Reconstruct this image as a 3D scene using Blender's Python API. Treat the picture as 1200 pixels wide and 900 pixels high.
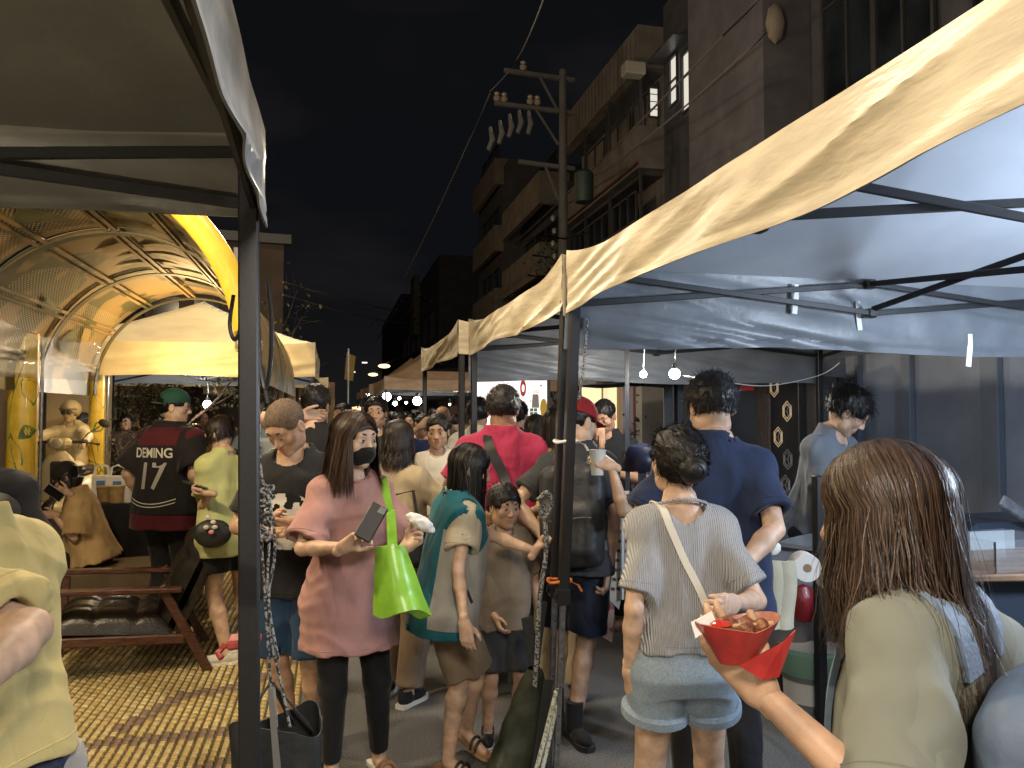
import bpy, math, random
import numpy as np
from mathutils import Vector, Matrix
R_ = math.radians
SC = bpy.context.scene
COL = SC.collection
for _o in list(bpy.data.objects): bpy.data.objects.remove(_o, do_unlink=True)

# ------------------------------------------------------------------ camera, world, lights
CAMZ, YAW, PITCH, FPX = 1.6, R_(13.1), R_(2.22), 901.0
cam = bpy.data.objects.new('camera', bpy.data.cameras.new('camera')); COL.objects.link(cam)
cam.data.sensor_width = 36; cam.data.lens = FPX/1200*36; cam.data.clip_start = .05; cam.data.clip_end = 800
cam.location = (0, 0, CAMZ); cam.rotation_euler = (math.pi/2+PITCH, 0, -YAW); SC.camera = cam
FH = Vector((math.sin(YAW), math.cos(YAW), 0)); RH = Vector((math.cos(YAW), -math.sin(YAW), 0))
def G(px, d, z=0.0):
    """a place on the ground (or at height z) at image column px, d metres ahead"""
    v = FH*d + RH*((px-600)/FPX*d); return Vector((v.x, v.y, z))
def W(px, py, d):
    return G(px, d, CAMZ+(485-py)/FPX*d)
SC.view_settings.view_transform = 'Standard'; SC.view_settings.look = 'None'
SC.view_settings.exposure = 0.22; SC.view_settings.gamma = 1.0; SC.view_settings.use_curve_mapping = False
SC.cycles.use_denoising = True
SC.cycles.max_bounces = 6; SC.cycles.diffuse_bounces = 3; SC.cycles.glossy_bounces = 3
SC.cycles.transparent_max_bounces = 12; SC.cycles.sample_clamp_indirect = 4

def make_world():
    w = bpy.data.worlds.new('World'); SC.world = w; w.use_nodes = True
    nt = w.node_tree; N = nt.nodes; L = nt.links; N.clear()
    out = N.new('ShaderNodeOutputWorld'); bg = N.new('ShaderNodeBackground'); L.new(bg.outputs[0], out.inputs[0])
    tc = N.new('ShaderNodeTexCoord'); sep = N.new('ShaderNodeSeparateXYZ'); L.new(tc.outputs['Generated'], sep.inputs[0])
    cr = N.new('ShaderNodeValToRGB'); L.new(sep.outputs[2], cr.inputs[0])
    e = cr.color_ramp.elements
    e[0].position = 0.0; e[0].color = (.0085, .0082, .0085, 1)
    e[1].position = .75; e[1].color = (.0040, .0041, .0046, 1)
    m = e.new(.16); m.color = (.0036, .0040, .0052, 1)
    no = N.new('ShaderNodeTexNoise'); no.inputs['Scale'].default_value = 3.2; no.inputs['Detail'].default_value = 5
    mp = N.new('ShaderNodeMapping'); mp.inputs['Scale'].default_value = (1, 1, 2.6); L.new(tc.outputs['Generated'], mp.inputs[0]); L.new(mp.outputs[0], no.inputs[0])
    c2 = N.new('ShaderNodeValToRGB'); c2.color_ramp.elements[0].position = .5; c2.color_ramp.elements[1].position = .8
    c2.color_ramp.elements[0].color = (0, 0, 0, 1); c2.color_ramp.elements[1].color = (.0055, .0048, .0045, 1)
    L.new(no.outputs[0], c2.inputs[0])
    ad = N.new('ShaderNodeMixRGB'); ad.blend_type = 'ADD'; ad.inputs[0].default_value = 1
    L.new(cr.outputs[0], ad.inputs[1]); L.new(c2.outputs[0], ad.inputs[2]); L.new(ad.outputs[0], bg.inputs[0]); bg.inputs[1].default_value = 1.0
make_world()

def lamp(name, loc, power, color, radius=.05, kind='POINT', aim=None, spot=None, blend=.5):
    ld = bpy.data.lights.new(name, kind); ld.energy = power; ld.color = color
    if kind in ('POINT', 'SPOT'): ld.shadow_soft_size = radius
    if kind == 'SPOT': ld.spot_size = R_(spot or 90); ld.spot_blend = blend
    o = bpy.data.objects.new(name, ld); COL.objects.link(o); o.location = loc
    if aim is not None: o.rotation_euler = (Vector(aim)-Vector(loc)).to_track_quat('-Z', 'Y').to_euler()
    return o
COOL, WHITE, WARM, AMBER = (.80, .90, 1.0), (1.0, .93, .82), (1.0, .72, .40), (1.0, .58, .22)
LIGHTS = [  # name, place, watts, colour, radius
    ('tent_lamp_light', (3.15, 1.45, 1.84), 165, (.70, .83, 1.0), .16),
    ('tent_bulb_light', (2.16, 4.62, 1.86), 45, WHITE, .05),
    ('tent_bulb_light', (2.06, 4.86, 1.86), 20, WHITE, .05),
    ('pavilion_light', (-1.75, 3.55, 2.75), 170, (1.0, .80, .50), .08),
    ('pavilion_light', (-1.6, 8.9, 2.3), 60, (1.0, .70, .32), .06),
    ('camera_fill_light', (.25, -1.0, 2.9), 300, (1.0, .88, .72), .35),  # added fill by the camera for the crowd's fronts, no fixture
    ('roof_flood_light', (-2.6, .6, 5.6), 290, (1.0, .78, .48), .15),
    ('road_fill_light', (.1, 3.6, 4.6), 330, (1.0, .84, .62), .2),  # both over the road: unseen fill added to brighten the crowd
    ('road_fill_light', (-.2, 9.5, 4.6), 330, (1.0, .84, .62), .2),
    ('left_tent_bounce_fill', (-1.9, -.5, 1.25), 110, (1.0, .84, .6), .06),  # added in place of bounced light on the canopy underside
    ('back_tent_light', (-1.75, 10.4, 2.0), 45, WHITE, .05),
    ('far_tent_light', (2.6, 16.5, 2.2), 90, WHITE, .05),
    ('street_lamp_light', (-4.2, 13.0, 7.5), 260, (1.0, .74, .48), .15),
    ('street_lamp_light', (-3.2, 27.0, 8.2), 330, (1.0, .66, .36), .15),
]
for a in LIGHTS: lamp(a[0], a[1], a[2], a[3], a[4])

# ------------------------------------------------------------------ materials
MATS = {}
def mat(name, col=(.5, .5, .5), rough=.6, metal=0.0, noise=.0, nscale=40, bump=0.0, bscale=120, spec=None, emit=None, estr=0, sss=0, alpha=None,
        trans=0.0, col2=None, cpos=(.4, .65), stretch=(1, 1, 1), sheen=0, coat=0, detail=4, wave=None, coord='Object', crease=0):
    if name in MATS: return MATS[name]
    m = bpy.data.materials.new(name); MATS[name] = m; m.use_nodes = True
    nt = m.node_tree; N = nt.nodes; L = nt.links; b = N['Principled BSDF']
    b.inputs['Base Color'].default_value = (*col, 1); b.inputs['Roughness'].default_value = rough; b.inputs['Metallic'].default_value = metal
    if spec is not None: b.inputs['Specular IOR Level'].default_value = spec
    if emit: b.inputs['Emission Color'].default_value = (*emit, 1); b.inputs['Emission Strength'].default_value = estr
    if sss: b.inputs['Subsurface Weight'].default_value = sss; b.inputs['Subsurface Radius'].default_value = (.012, .005, .003); b.inputs['Subsurface Scale'].default_value = 1
    if alpha is not None: b.inputs['Alpha'].default_value = alpha
    if trans: b.inputs['Transmission Weight'].default_value = trans
    if sheen: b.inputs['Sheen Weight'].default_value = sheen; b.inputs['Sheen Roughness'].default_value = .4
    if coat: b.inputs['Coat Weight'].default_value = coat
    tc = N.new('ShaderNodeTexCoord'); mp = N.new('ShaderNodeMapping'); L.new(tc.outputs[coord], mp.inputs[0]); mp.inputs['Scale'].default_value = stretch
    if noise or col2:
        n = N.new('ShaderNodeTexNoise'); n.inputs['Scale'].default_value = nscale; n.inputs['Detail'].default_value = detail; L.new(mp.outputs[0], n.inputs[0])
        r = N.new('ShaderNodeValToRGB'); L.new(n.outputs[0], r.inputs[0])
        c2 = col2 or tuple(max(0, c*(1-noise)) for c in col); c1 = col if col2 else tuple(min(1, c*(1+noise*.6)) for c in col)
        r.color_ramp.elements[0].position = cpos[0]; r.color_ramp.elements[1].position = cpos[1]
        r.color_ramp.elements[0].color = (*c2, 1); r.color_ramp.elements[1].color = (*c1, 1)
        L.new(r.outputs[0], b.inputs['Base Color'])
    if bump:
        if wave:
            n = N.new('ShaderNodeTexWave'); n.inputs['Scale'].default_value = bscale; n.bands_direction = wave; n.inputs['Distortion'].default_value = .35
        else:
            n = N.new('ShaderNodeTexNoise'); n.inputs['Scale'].default_value = bscale; n.inputs['Detail'].default_value = 4
        L.new(mp.outputs[0], n.inputs[0])
        bp = N.new('ShaderNodeBump'); bp.inputs['Strength'].default_value = bump; bp.inputs['Distance'].default_value = .01
        L.new(n.outputs[0], bp.inputs['Height']); L.new(bp.outputs[0], b.inputs['Normal'])
        if crease:
            n2 = N.new('ShaderNodeTexNoise'); n2.inputs['Scale'].default_value = 5.5; n2.inputs['Detail'].default_value = 1.5; n2.inputs['Distortion'].default_value = .5
            m2 = N.new('ShaderNodeMapping'); m2.inputs['Scale'].default_value = (1.6, 1.6, .8); L.new(tc.outputs[coord], m2.inputs[0]); L.new(m2.outputs[0], n2.inputs[0])
            ma = N.new('ShaderNodeMath'); ma.operation = 'PINGPONG'; ma.inputs[1].default_value = .27; L.new(n2.outputs[0], ma.inputs[0])
            b2 = N.new('ShaderNodeBump'); b2.inputs['Strength'].default_value = crease; b2.inputs['Distance'].default_value = .12; L.new(ma.outputs[0], b2.inputs['Height']); L.new(b2.outputs[0], bp.inputs['Normal'])
    return m
def cloth(name, col, rough=.85, noise=.14, bump=.14, **k):
    return mat(name, col, rough, noise=noise, nscale=k.pop('nscale', 7), bump=bump, bscale=k.pop('bscale', 420), spec=.25, sheen=k.pop('sheen', .12), crease=k.pop('crease', .22), **k)
def emis(name, col, s, **k): return mat(name, tuple(min(c, .8) for c in col), .5, emit=col, estr=s, **k)
black_metal = mat('black_powder_coat', (.018, .018, .02), .42, .2, noise=.3, nscale=300, bump=.05, bscale=600)
grey_metal = mat('grey_steel', (.22, .23, .25), .38, .7, noise=.25, nscale=30)
chrome = mat('chrome', (.6, .6, .6), .15, 1)
EYEW = mat('eye_white', (.40, .38, .36), .3); EYEB = mat('eye_iris', (.012, .008, .006), .08)
BROW = mat('brow_hair', (.03, .02, .015), .8); LIPS = mat('lip_skin', (.42, .16, .13), .4)
BLACKP = mat('black_plastic', (.015, .015, .017), .35); WHITEP = mat('white_plastic', (.75, .75, .73), .4)

# ------------------------------------------------------------------ object helpers
def link(name, me, parent=None, **tags):
    o = bpy.data.objects.new(name, me); COL.objects.link(o)
    if parent is not None: o.parent = parent
    for k, v in tags.items():
        if v is not None: o['category' if k == 'cat' else k] = v
    return o
def thing(name, label, cat, loc=(0, 0, 0), rz=0, group=None):
    o = bpy.data.objects.new(name, None); COL.objects.link(o); o.location = loc; o.rotation_euler = (0, 0, rz)
    o.empty_display_size = .1
    o['label'] = label; o['category'] = cat
    if group: o['group'] = group
    return o
def npmesh(name, V, Q, mats, smooth=True, fm=None):
    V = np.asarray(V, np.float32).reshape(-1, 3)
    me = bpy.data.meshes.new(name)
    if isinstance(Q, np.ndarray) and Q.ndim == 2:
        n, k = Q.shape
        me.vertices.add(len(V)); me.vertices.foreach_set('co', V.ravel())
        me.loops.add(n*k); me.loops.foreach_set('vertex_index', Q.ravel().astype(np.int32))
        me.polygons.add(n); me.polygons.foreach_set('loop_start', (np.arange(n)*k).astype(np.int32))
        me.polygons.foreach_set('loop_total', np.full(n, k, np.int32))
        me.update(calc_edges=True)
    else:
        me.from_pydata([tuple(v) for v in V.tolist()], [], Q)
    if smooth: me.polygons.foreach_set('use_smooth', np.ones(len(me.polygons), bool))
    for m in (mats if isinstance(mats, (list, tuple)) else [mats]): me.materials.append(m)
    if fm is not None: me.polygons.foreach_set('material_index', np.asarray(fm, np.int32))
    me.update(); return me
def frame(d, up=(0, 0, 1)):
    d = Vector(d).normalized(); up = Vector(up)
    if abs(d.dot(up)) > .98: up = Vector((0, 1, 0))
    x = d.cross(up).normalized(); return x, x.cross(d).normalized(), d
class MB:
    """collects simple shapes for ONE mesh"""
    def __init__(s): s.v = []; s.f = []; s.m = []; s.mi = 0
    def add(s, vs, fs):
        o = len(s.v); s.v += [tuple(v) for v in vs]; s.f += [tuple(i+o for i in f) for f in fs]; s.m += [s.mi]*len(fs); return s
    def box(s, c, size, rz=0, M=None, bev=0):
        x, y, z = [k/2 for k in size]; c = Vector(c)
        Mx = M if M is not None else Matrix.Rotation(rz, 3, 'Z')
        if bev:
            b = min(bev, x*.9, y*.9, z*.9); P = []
            for sx in (-1, 1):
                for sy in (-1, 1):
                    for sz in (-1, 1):
                        P += [(sx*(x-b), sy*(y-b), sz*z), (sx*(x-b), sy*y, sz*(z-b)), (sx*x, sy*(y-b), sz*(z-b))]
            i = lambda a, b_, c_, k: ((a*2+b_)*2+c_)*3+k
            F = []
            for c_ in (0, 1): F.append([i(0, 0, c_, 0), i(1, 0, c_, 0), i(1, 1, c_, 0), i(0, 1, c_, 0)][::1 if c_ else -1])
            for b_ in (0, 1): F.append([i(0, b_, 0, 1), i(1, b_, 0, 1), i(1, b_, 1, 1), i(0, b_, 1, 1)][::-1 if b_ else 1])
            for a in (0, 1): F.append([i(a, 0, 0, 2), i(a, 1, 0, 2), i(a, 1, 1, 2), i(a, 0, 1, 2)][::1 if a else -1])
            for c_ in (0, 1):
                for b_ in (0, 1): F.append([i(0, b_, c_, 0), i(1, b_, c_, 0), i(1, b_, c_, 1), i(0, b_, c_, 1)])
                for a in (0, 1): F.append([i(a, 0, c_, 0), i(a, 1, c_, 0), i(a, 1, c_, 2), i(a, 0, c_, 2)])
            for a in (0, 1):
                for b_ in (0, 1): F.append([i(a, b_, 0, 1), i(a, b_, 1, 1), i(a, b_, 1, 2), i(a, b_, 0, 2)])
            for a in (0, 1):
                for b_ in (0, 1):
                    for c_ in (0, 1): F.append([i(a, b_, c_, 0), i(a, b_, c_, 1), i(a, b_, c_, 2)])
            return s.add([c+Mx@Vector(p) for p in P], F)
        P = [(-x, -y, -z), (x, -y, -z), (x, y, -z), (-x, y, -z), (-x, -y, z), (x, -y, z), (x, y, z), (-x, y, z)]
        return s.add([c+Mx@Vector(p) for p in P], [(0, 3, 2, 1), (4, 5, 6, 7), (0, 1, 5, 4), (1, 2, 6, 5), (2, 3, 7, 6), (3, 0, 4, 7)])
    def bar(s, a, b, w, h=None, up=(0, 0, 1), bev=0):
        a, b = Vector(a), Vector(b); x, y, z = frame(b-a, up)
        M = Matrix((x, y, z)).transposed()
        return s.box((a+b)/2, (w, h or w, (b-a).length), M=M, bev=bev)
    def tube(s, pts, r, n=8, cap=True):
        pts = [Vector(p) for p in pts]; rs = r if isinstance(r, (list, tuple)) else [r]*len(pts)
        vs = []; px = None
        for i, p in enumerate(pts):
            d = (pts[min(i+1, len(pts)-1)]-pts[max(i-1, 0)])
            if d.length < 1e-9: d = Vector((0, 0, 1))
            d.normalize()
            if px is None: x, y, _ = frame(d)
            else:
                x = px-d*px.dot(d)
                if x.length < 1e-6: x, y, _ = frame(d)
                x.normalize(); y = d.cross(x)
            px = x
            for k in range(n):
                a = 2*math.pi*k/n; vs.append(p+(x*math.cos(a)+y*math.sin(a))*rs[i])
        fs = [(i*n+k, i*n+(k+1) % n, (i+1)*n+(k+1) % n, (i+1)*n+k) for i in range(len(pts)-1) for k in range(n)]
        if cap: fs += [tuple(range(n))[::-1], tuple((len(pts)-1)*n+k for k in range(n))]
        return s.add(vs, fs)
    def lathe(s, c, prof, n=20, axis=(0, 0, 1), sx=1, sy=1):
        c = Vector(c); x, y, z = frame(axis); vs = []
        for (r, h) in prof:
            for k in range(n):
                a = 2*math.pi*k/n; vs.append(c+x*(r*sx*math.cos(a))+y*(r*sy*math.sin(a))+z*h)
        fs = [(i*n+k, i*n+(k+1) % n, (i+1)*n+(k+1) % n, (i+1)*n+k) for i in range(len(prof)-1) for k in range(n)]
        if prof[0][0] > 1e-4: fs.append(tuple(range(n))[::-1])
        if prof[-1][0] > 1e-4: fs.append(tuple((len(prof)-1)*n+k for k in range(n)))
        return s.add(vs, fs)
    def ball(s, c, r, n=12, M=None):
        rr = r if isinstance(r, (list, tuple)) else (r, r, r); c = Vector(c); h = n//2; vs = []
        for i in range(h+1):
            t = math.pi*i/h
            for k in range(n):
                a = 2*math.pi*k/n; p = Vector((rr[0]*math.sin(t)*math.cos(a), rr[1]*math.sin(t)*math.sin(a), rr[2]*math.cos(t)))
                vs.append(c+(M@p if M is not None else p))
        return s.add(vs, [(i*n+k, (i+1)*n+k, (i+1)*n+(k+1) % n, i*n+(k+1) % n) for i in range(h) for k in range(n)])
    def poly(s, pts, d):
        """flat outline pts (3D) given thickness vector d"""
        n = len(pts); d = Vector(d); P = [Vector(p) for p in pts]; P += [p+d for p in P]
        return s.add(P, [tuple(range(n))[::-1], tuple(range(n, 2*n))]+[(k, (k+1) % n, n+(k+1) % n, n+k) for k in range(n)])
    def grid(s, fn, nu, nv, thick=0, inner=1):
        P = [[Vector(fn(i/nu, j/nv)) for j in range(nv+1)] for i in range(nu+1)]
        w = nv+1; vs = [p for r in P for p in r]; fs = [(i*w+j, (i+1)*w+j, (i+1)*w+j+1, i*w+j+1) for i in range(nu) for j in range(nv)]
        if not thick: return s.add(vs, fs)
        nrm = []
        for i in range(nu+1):
            for j in range(nv+1):
                du = P[min(i+1, nu)][j]-P[max(i-1, 0)][j]; dv = P[i][min(j+1, nv)]-P[i][max(j-1, 0)]
                q = du.cross(dv); q = q.normalized() if q.length > 1e-12 else Vector((0, 0, 1)); nrm.append(q)
        m0 = s.mi; s.add(vs, fs); s.mi = inner
        s.add([v-n*thick for v, n in zip(vs, nrm)], [f[::-1] for f in fs]); s.mi = m0
        o = len(s.v)-2*len(vs); t = len(vs)
        edge = [i*w for i in range(nu+1)]+[nu*w+j for j in range(1, nv+1)]+[i*w+nv for i in range(nu-1, -1, -1)]+[j for j in range(nv-1, 0, -1)]
        for k in range(len(edge)):
            a, b = edge[k], edge[(k+1) % len(edge)]; s.f.append((o+b, o+a, o+a+t, o+b+t)); s.m.append(inner)
        return s
    def build(s, name, mats, parent=None, smooth=False, **tags):
        me = npmesh(name, np.array(s.v, np.float32), s.f, mats, smooth, s.m)
        if smooth:
            try: me.set_sharp_from_angle(angle=R_(35))
            except Exception: pass
        return link(name, me, parent, **tags)
def dup(o, parent=None):
    c = o.copy(); COL.objects.link(c)
    if parent is not None: c.parent = parent
    for ch in [x for x in bpy.data.objects if x.parent == o]: dup(ch, c)
    return c
def txt(body, size, M, name, m, parent=None, ext=.002, align='CENTER', **tags):
    cu = bpy.data.curves.new(name, 'FONT'); cu.body = body; cu.size = size; cu.extrude = ext; cu.align_x = align; cu.align_y = 'CENTER'
    o = bpy.data.objects.new(name+'_t', cu); COL.objects.link(o); bpy.context.view_layer.update()
    me = bpy.data.meshes.new_from_object(o.evaluated_get(bpy.context.evaluated_depsgraph_get())); bpy.data.objects.remove(o)
    me.name = name; me.materials.clear(); me.materials.append(m); me.transform(M)
    return link(name, me, parent, **tags)
def basis(o, x, y):
    """matrix: text plane with x right, y up, at o"""
    x = Vector(x).normalized(); y = Vector(y).normalized(); z = x.cross(y)
    M = Matrix((x, y, z)).transposed().to_4x4(); M.translation = Vector(o); return M

# ------------------------------------------------------------------ implicit surfaces
_rs = np.random.RandomState(7); _lat = _rs.rand(32, 32, 32).astype(np.float32)
def vnoise(x, y, z):
    x = np.asarray(x); xi = np.floor(x).astype(int); yi = np.floor(y).astype(int); zi = np.floor(z).astype(int)
    fx, fy, fz = x-xi, y-yi, z-zi
    fx = fx*fx*(3-2*fx); fy = fy*fy*(3-2*fy); fz = fz*fz*(3-2*fz)
    g = lambda a, b, c: _lat[(xi+a) % 32, (yi+b) % 32, (zi+c) % 32]
    a = g(0, 0, 0)*(1-fx)+g(1, 0, 0)*fx; b = g(0, 1, 0)*(1-fx)+g(1, 1, 0)*fx
    c = g(0, 0, 1)*(1-fx)+g(1, 0, 1)*fx; d = g(0, 1, 1)*(1-fx)+g(1, 1, 1)*fx
    return (a*(1-fy)+b*fy)*(1-fz)+(c*(1-fy)+d*fy)*fz
def nz(x, y=0.0, z=0.0): return float(vnoise(np.array([x]), np.array([y]), np.array([z]))[0])
def ridged(x, y, z): return 1-np.abs(2*vnoise(x, y, z)-1)
class Fld:
    def __init__(s, vox): s.vox = vox; s.p = []
    def _a(s, fn, lo, hi, k, op): s.p.append((fn, np.asarray(lo, float), np.asarray(hi, float), k, op)); return s
    def cap(s, a, b, ra, rb=None, k=.02, op='u', flat=(0, 0)):
        a = np.array(a, float); b = np.array(b, float); rb = ra if rb is None else rb; ab = b-a; L2 = max(ab@ab, 1e-9); L = L2**.5
        def fn(X, Y, Z):
            t = ((X-a[0])*ab[0]+(Y-a[1])*ab[1]+(Z-a[2])*ab[2])/L2; tc = np.clip(t, 0, 1)
            d = np.sqrt((X-a[0]-tc*ab[0])**2+(Y-a[1]-tc*ab[1])**2+(Z-a[2]-tc*ab[2])**2)-(ra+(rb-ra)*tc)
            if flat[1]: d = np.maximum(d, (t-1)*L)
            if flat[0]: d = np.maximum(d, -t*L)
            return d
        r = max(ra, rb); return s._a(fn, np.minimum(a, b)-r, np.maximum(a, b)+r, k, op)
    def ell(s, c, r, k=.02, op='u', M=None):
        c = np.array(c, float); r = np.array(r if hasattr(r, '__len__') else (r, r, r), float); Mi = None if M is None else np.array(M, float).T
        def fn(X, Y, Z):
            x, y, z = X-c[0], Y-c[1], Z-c[2]
            if Mi is not None: x, y, z = [Mi[i, 0]*x+Mi[i, 1]*y+Mi[i, 2]*z for i in range(3)]
            k0 = np.sqrt((x/r[0])**2+(y/r[1])**2+(z/r[2])**2)+1e-9; k1 = np.sqrt((x/r[0]**2)**2+(y/r[1]**2)**2+(z/r[2]**2)**2)+1e-9
            return k0*(k0-1)/k1
        m = r.max() if M is not None else r; return s._a(fn, c-m, c+m, k, op)
    def box(s, c, h, k=.01, op='u', M=None, r=.01):
        c = np.array(c, float); h = np.array(h, float)-r; Mi = None if M is None else np.array(M, float).T
        def fn(X, Y, Z):
            x, y, z = X-c[0], Y-c[1], Z-c[2]
            if Mi is not None: x, y, z = [Mi[i, 0]*x+Mi[i, 1]*y+Mi[i, 2]*z for i in range(3)]
            qx, qy, qz = np.abs(x)-h[0], np.abs(y)-h[1], np.abs(z)-h[2]
            return np.sqrt(np.maximum(qx, 0)**2+np.maximum(qy, 0)**2+np.maximum(qz, 0)**2)+np.minimum(np.maximum(qx, np.maximum(qy, qz)), 0)-r
        m = np.linalg.norm(h+r) if M is not None else h+r; return s._a(fn, c-m, c+m, k, op)
    def loft(s, o, M, sec, k=.02, op='u', n=2.3):
        """sections (z, cx, cy, rx, ry) along the local z axis of M at o"""
        o = np.array(o, float); Mi = np.array(M, float).T; S = np.array(sec, float)
        zz = np.linspace(S[0, 0], S[-1, 0], 60); C = []
        for j in range(1, 5):   # smooth interpolation
            y = np.interp(zz, S[:, 0], S[:, j]); kk = np.array([1, 2, 3, 2, 1.])/9; yp = np.pad(y, 2, mode='edge'); C.append(np.convolve(yp, kk, 'valid'))
        def fn(X, Y, Z):
            x, y, z = X-o[0], Y-o[1], Z-o[2]
            x, y, z = [Mi[i, 0]*x+Mi[i, 1]*y+Mi[i, 2]*z for i in range(3)]
            t = np.clip((z-S[0, 0])/(S[-1, 0]-S[0, 0]), 0, 1)*59; ti = np.minimum(t.astype(int), 58); f = t-ti
            cx, cy, rx, ry = [c[ti]*(1-f)+c[ti+1]*f for c in C]
            q = (np.abs((x-cx)/rx)**n+np.abs((y-cy)/ry)**n+1e-12)**(1/n)
            d = (q-1)*np.minimum(rx, ry)
            return np.maximum(d, np.maximum(S[0, 0]-z, z-S[-1, 0]))
        Mm = np.array(M, float); pts = []
        for z, cx, cy, rx, ry in S:
            for sx in (-1, 1):
                for sy in (-1, 1): pts.append(o+Mm@np.array([cx+sx*rx, cy+sy*ry, z]))
        pts = np.array(pts); return s._a(fn, pts.min(0), pts.max(0), k, op)
    def half(s, c, nrm, k=.006):
        """removes the side the normal points at"""
        c = np.array(c, float); q = np.array(nrm, float); q /= np.linalg.norm(q)
        return s._a(lambda X, Y, Z: -((X-c[0])*q[0]+(Y-c[1])*q[1]+(Z-c[2])*q[2]), (-9, -9, -9), (9, 9, 9), k, 's')
    def mesh(s, disp=None):
        v = s.vox; us = [p for p in s.p if p[4] == 'u']
        lo = np.min([p[1] for p in us], 0)-4*v; hi = np.max([p[2] for p in us], 0)+4*v
        n = np.ceil((hi-lo)/v).astype(int)+1; ax = [lo[i]+v*np.arange(n[i]) for i in range(3)]
        F = np.ones(n, np.float32)
        for fn, l, h, k, op in s.p:
            pad = k+3*v; a = np.clip(np.floor((l-pad-lo)/v).astype(int), 0, n); b = np.clip(np.ceil((h+pad-lo)/v).astype(int)+1, 0, n)
            if np.any(b-a < 1): continue
            X = ax[0][a[0]:b[0], None, None]; Y = ax[1][None, a[1]:b[1], None]; Z = ax[2][None, None, a[2]:b[2]]
            d = fn(X, Y, Z).astype(np.float32); B = F[a[0]:b[0], a[1]:b[1], a[2]:b[2]]
            if op == 'u':
                hh = np.maximum(k-np.abs(B-d), 0)/max(k, 1e-6); B[...] = np.minimum(B, d)-hh*hh*k*.25
            else:
                d = -d; hh = np.maximum(k-np.abs(B-d), 0)/max(k, 1e-6); B[...] = np.maximum(B, d)+hh*hh*k*.25
        if disp is not None:
            I = np.nonzero(np.abs(F) < .035)
            F[I] += disp(ax[0][I[0]], ax[1][I[1]], ax[2][I[2]]).astype(np.float32)
        F[0] = F[-1] = 1; F[:, 0] = F[:, -1] = 1; F[:, :, 0] = F[:, :, -1] = 1
        return surfnet(F, lo, v)
def surfnet(F, org, v):
    S = F < 0; nx, ny, nz_ = F.shape
    c = np.zeros((nx-1, ny-1, nz_-1), np.int8)
    for a in (0, 1):
        for b in (0, 1):
            for d in (0, 1): c += S[a:nx-1+a, b:ny-1+b, d:nz_-1+d]
    act = (c > 0) & (c < 8); I, J, K = np.nonzero(act)
    idx = np.full(c.shape, -1, np.int32); idx[I, J, K] = np.arange(len(I))
    cv = {(a, b, d): F[I+a, J+b, K+d] for a in (0, 1) for b in (0, 1) for d in (0, 1)}
    P = np.zeros((len(I), 3)); cnt = np.zeros(len(I))
    for ax in range(3):
        for a in (0, 1):
            for b in (0, 1):
                p = [a, b]; p.insert(ax, 0); q = [a, b]; q.insert(ax, 1); va = cv[tuple(p)]; vb = cv[tuple(q)]
                m = (va < 0) != (vb < 0); t = np.where(m, va/np.where(m, va-vb, 1), 0)
                for i in range(3): P[:, i] += np.where(m, (p[i]+(t if i == ax else 0)), 0)
                cnt += m
    P /= cnt[:, None]; V = org+v*(np.stack([I, J, K], 1)+P)
    Q = []
    for ax in range(3):
        A = S[:-1] if ax == 0 else S[:, :-1] if ax == 1 else S[:, :, :-1]; B = S[1:] if ax == 0 else S[:, 1:] if ax == 1 else S[:, :, 1:]
        i, j, k = np.nonzero(A != B)
        ok = np.ones(len(i), bool)
        for q, w in zip((i, j, k), range(3)):
            if w != ax: ok &= (q > 0) & (q < F.shape[w]-1)
        i, j, k = i[ok], j[ok], k[ok]; inside = A[i, j, k]
        if ax == 0: q4 = [idx[i, j-1, k-1], idx[i, j, k-1], idx[i, j, k], idx[i, j-1, k]]
        elif ax == 1: q4 = [idx[i-1, j, k-1], idx[i-1, j, k], idx[i, j, k], idx[i, j, k-1]]
        else: q4 = [idx[i-1, j-1, k], idx[i, j-1, k], idx[i, j, k], idx[i-1, j, k]]
        q = np.stack(q4, 1); q[~inside] = q[~inside][:, ::-1]; Q.append(q)
    return V, np.concatenate(Q)
def joinvq(parts):
    V = []; Q = []; o = 0
    for v, q in parts: V.append(v); Q.append(q+o); o += len(v)
    return np.concatenate(V), np.concatenate(Q)
# ------------------------------------------------------------------ people
I3 = np.eye(3)
def rotm(pitch=0, yaw=0, roll=0):
    """pitch > 0 bends forward / looks down, yaw > 0 turns to the person's left, roll > 0 tilts to the person's right"""
    return np.array((Matrix.Rotation(R_(yaw), 3, 'Z') @ Matrix.Rotation(R_(-pitch), 3, 'X') @ Matrix.Rotation(R_(roll), 3, 'Y')))
def ik(a, t, l1, l2, pole):
    a = np.array(a, float); t = np.array(t, float); d = t-a; L = np.linalg.norm(d); mx = (l1+l2)*.995
    if L > mx: t = a+d/L*mx; d = t-a; L = mx
    if L < abs(l1-l2)+.02: L = abs(l1-l2)+.02
    u = d/np.linalg.norm(d); x = (l1*l1-l2*l2+L*L)/(2*L); h = max(l1*l1-x*x, 0)**.5
    p = np.array(pole, float); p = p-u*(p@u); p /= np.linalg.norm(p)+1e-9
    return a+u*x+p*h, t
def skin(tone): return mat('skin_'+str(tone), {0: (.56, .37, .26), 1: (.47, .29, .19), 2: (.38, .22, .14)}[tone], .47, noise=.20, nscale=22, bump=.10, bscale=420, spec=.45, sss=.12)
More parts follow.
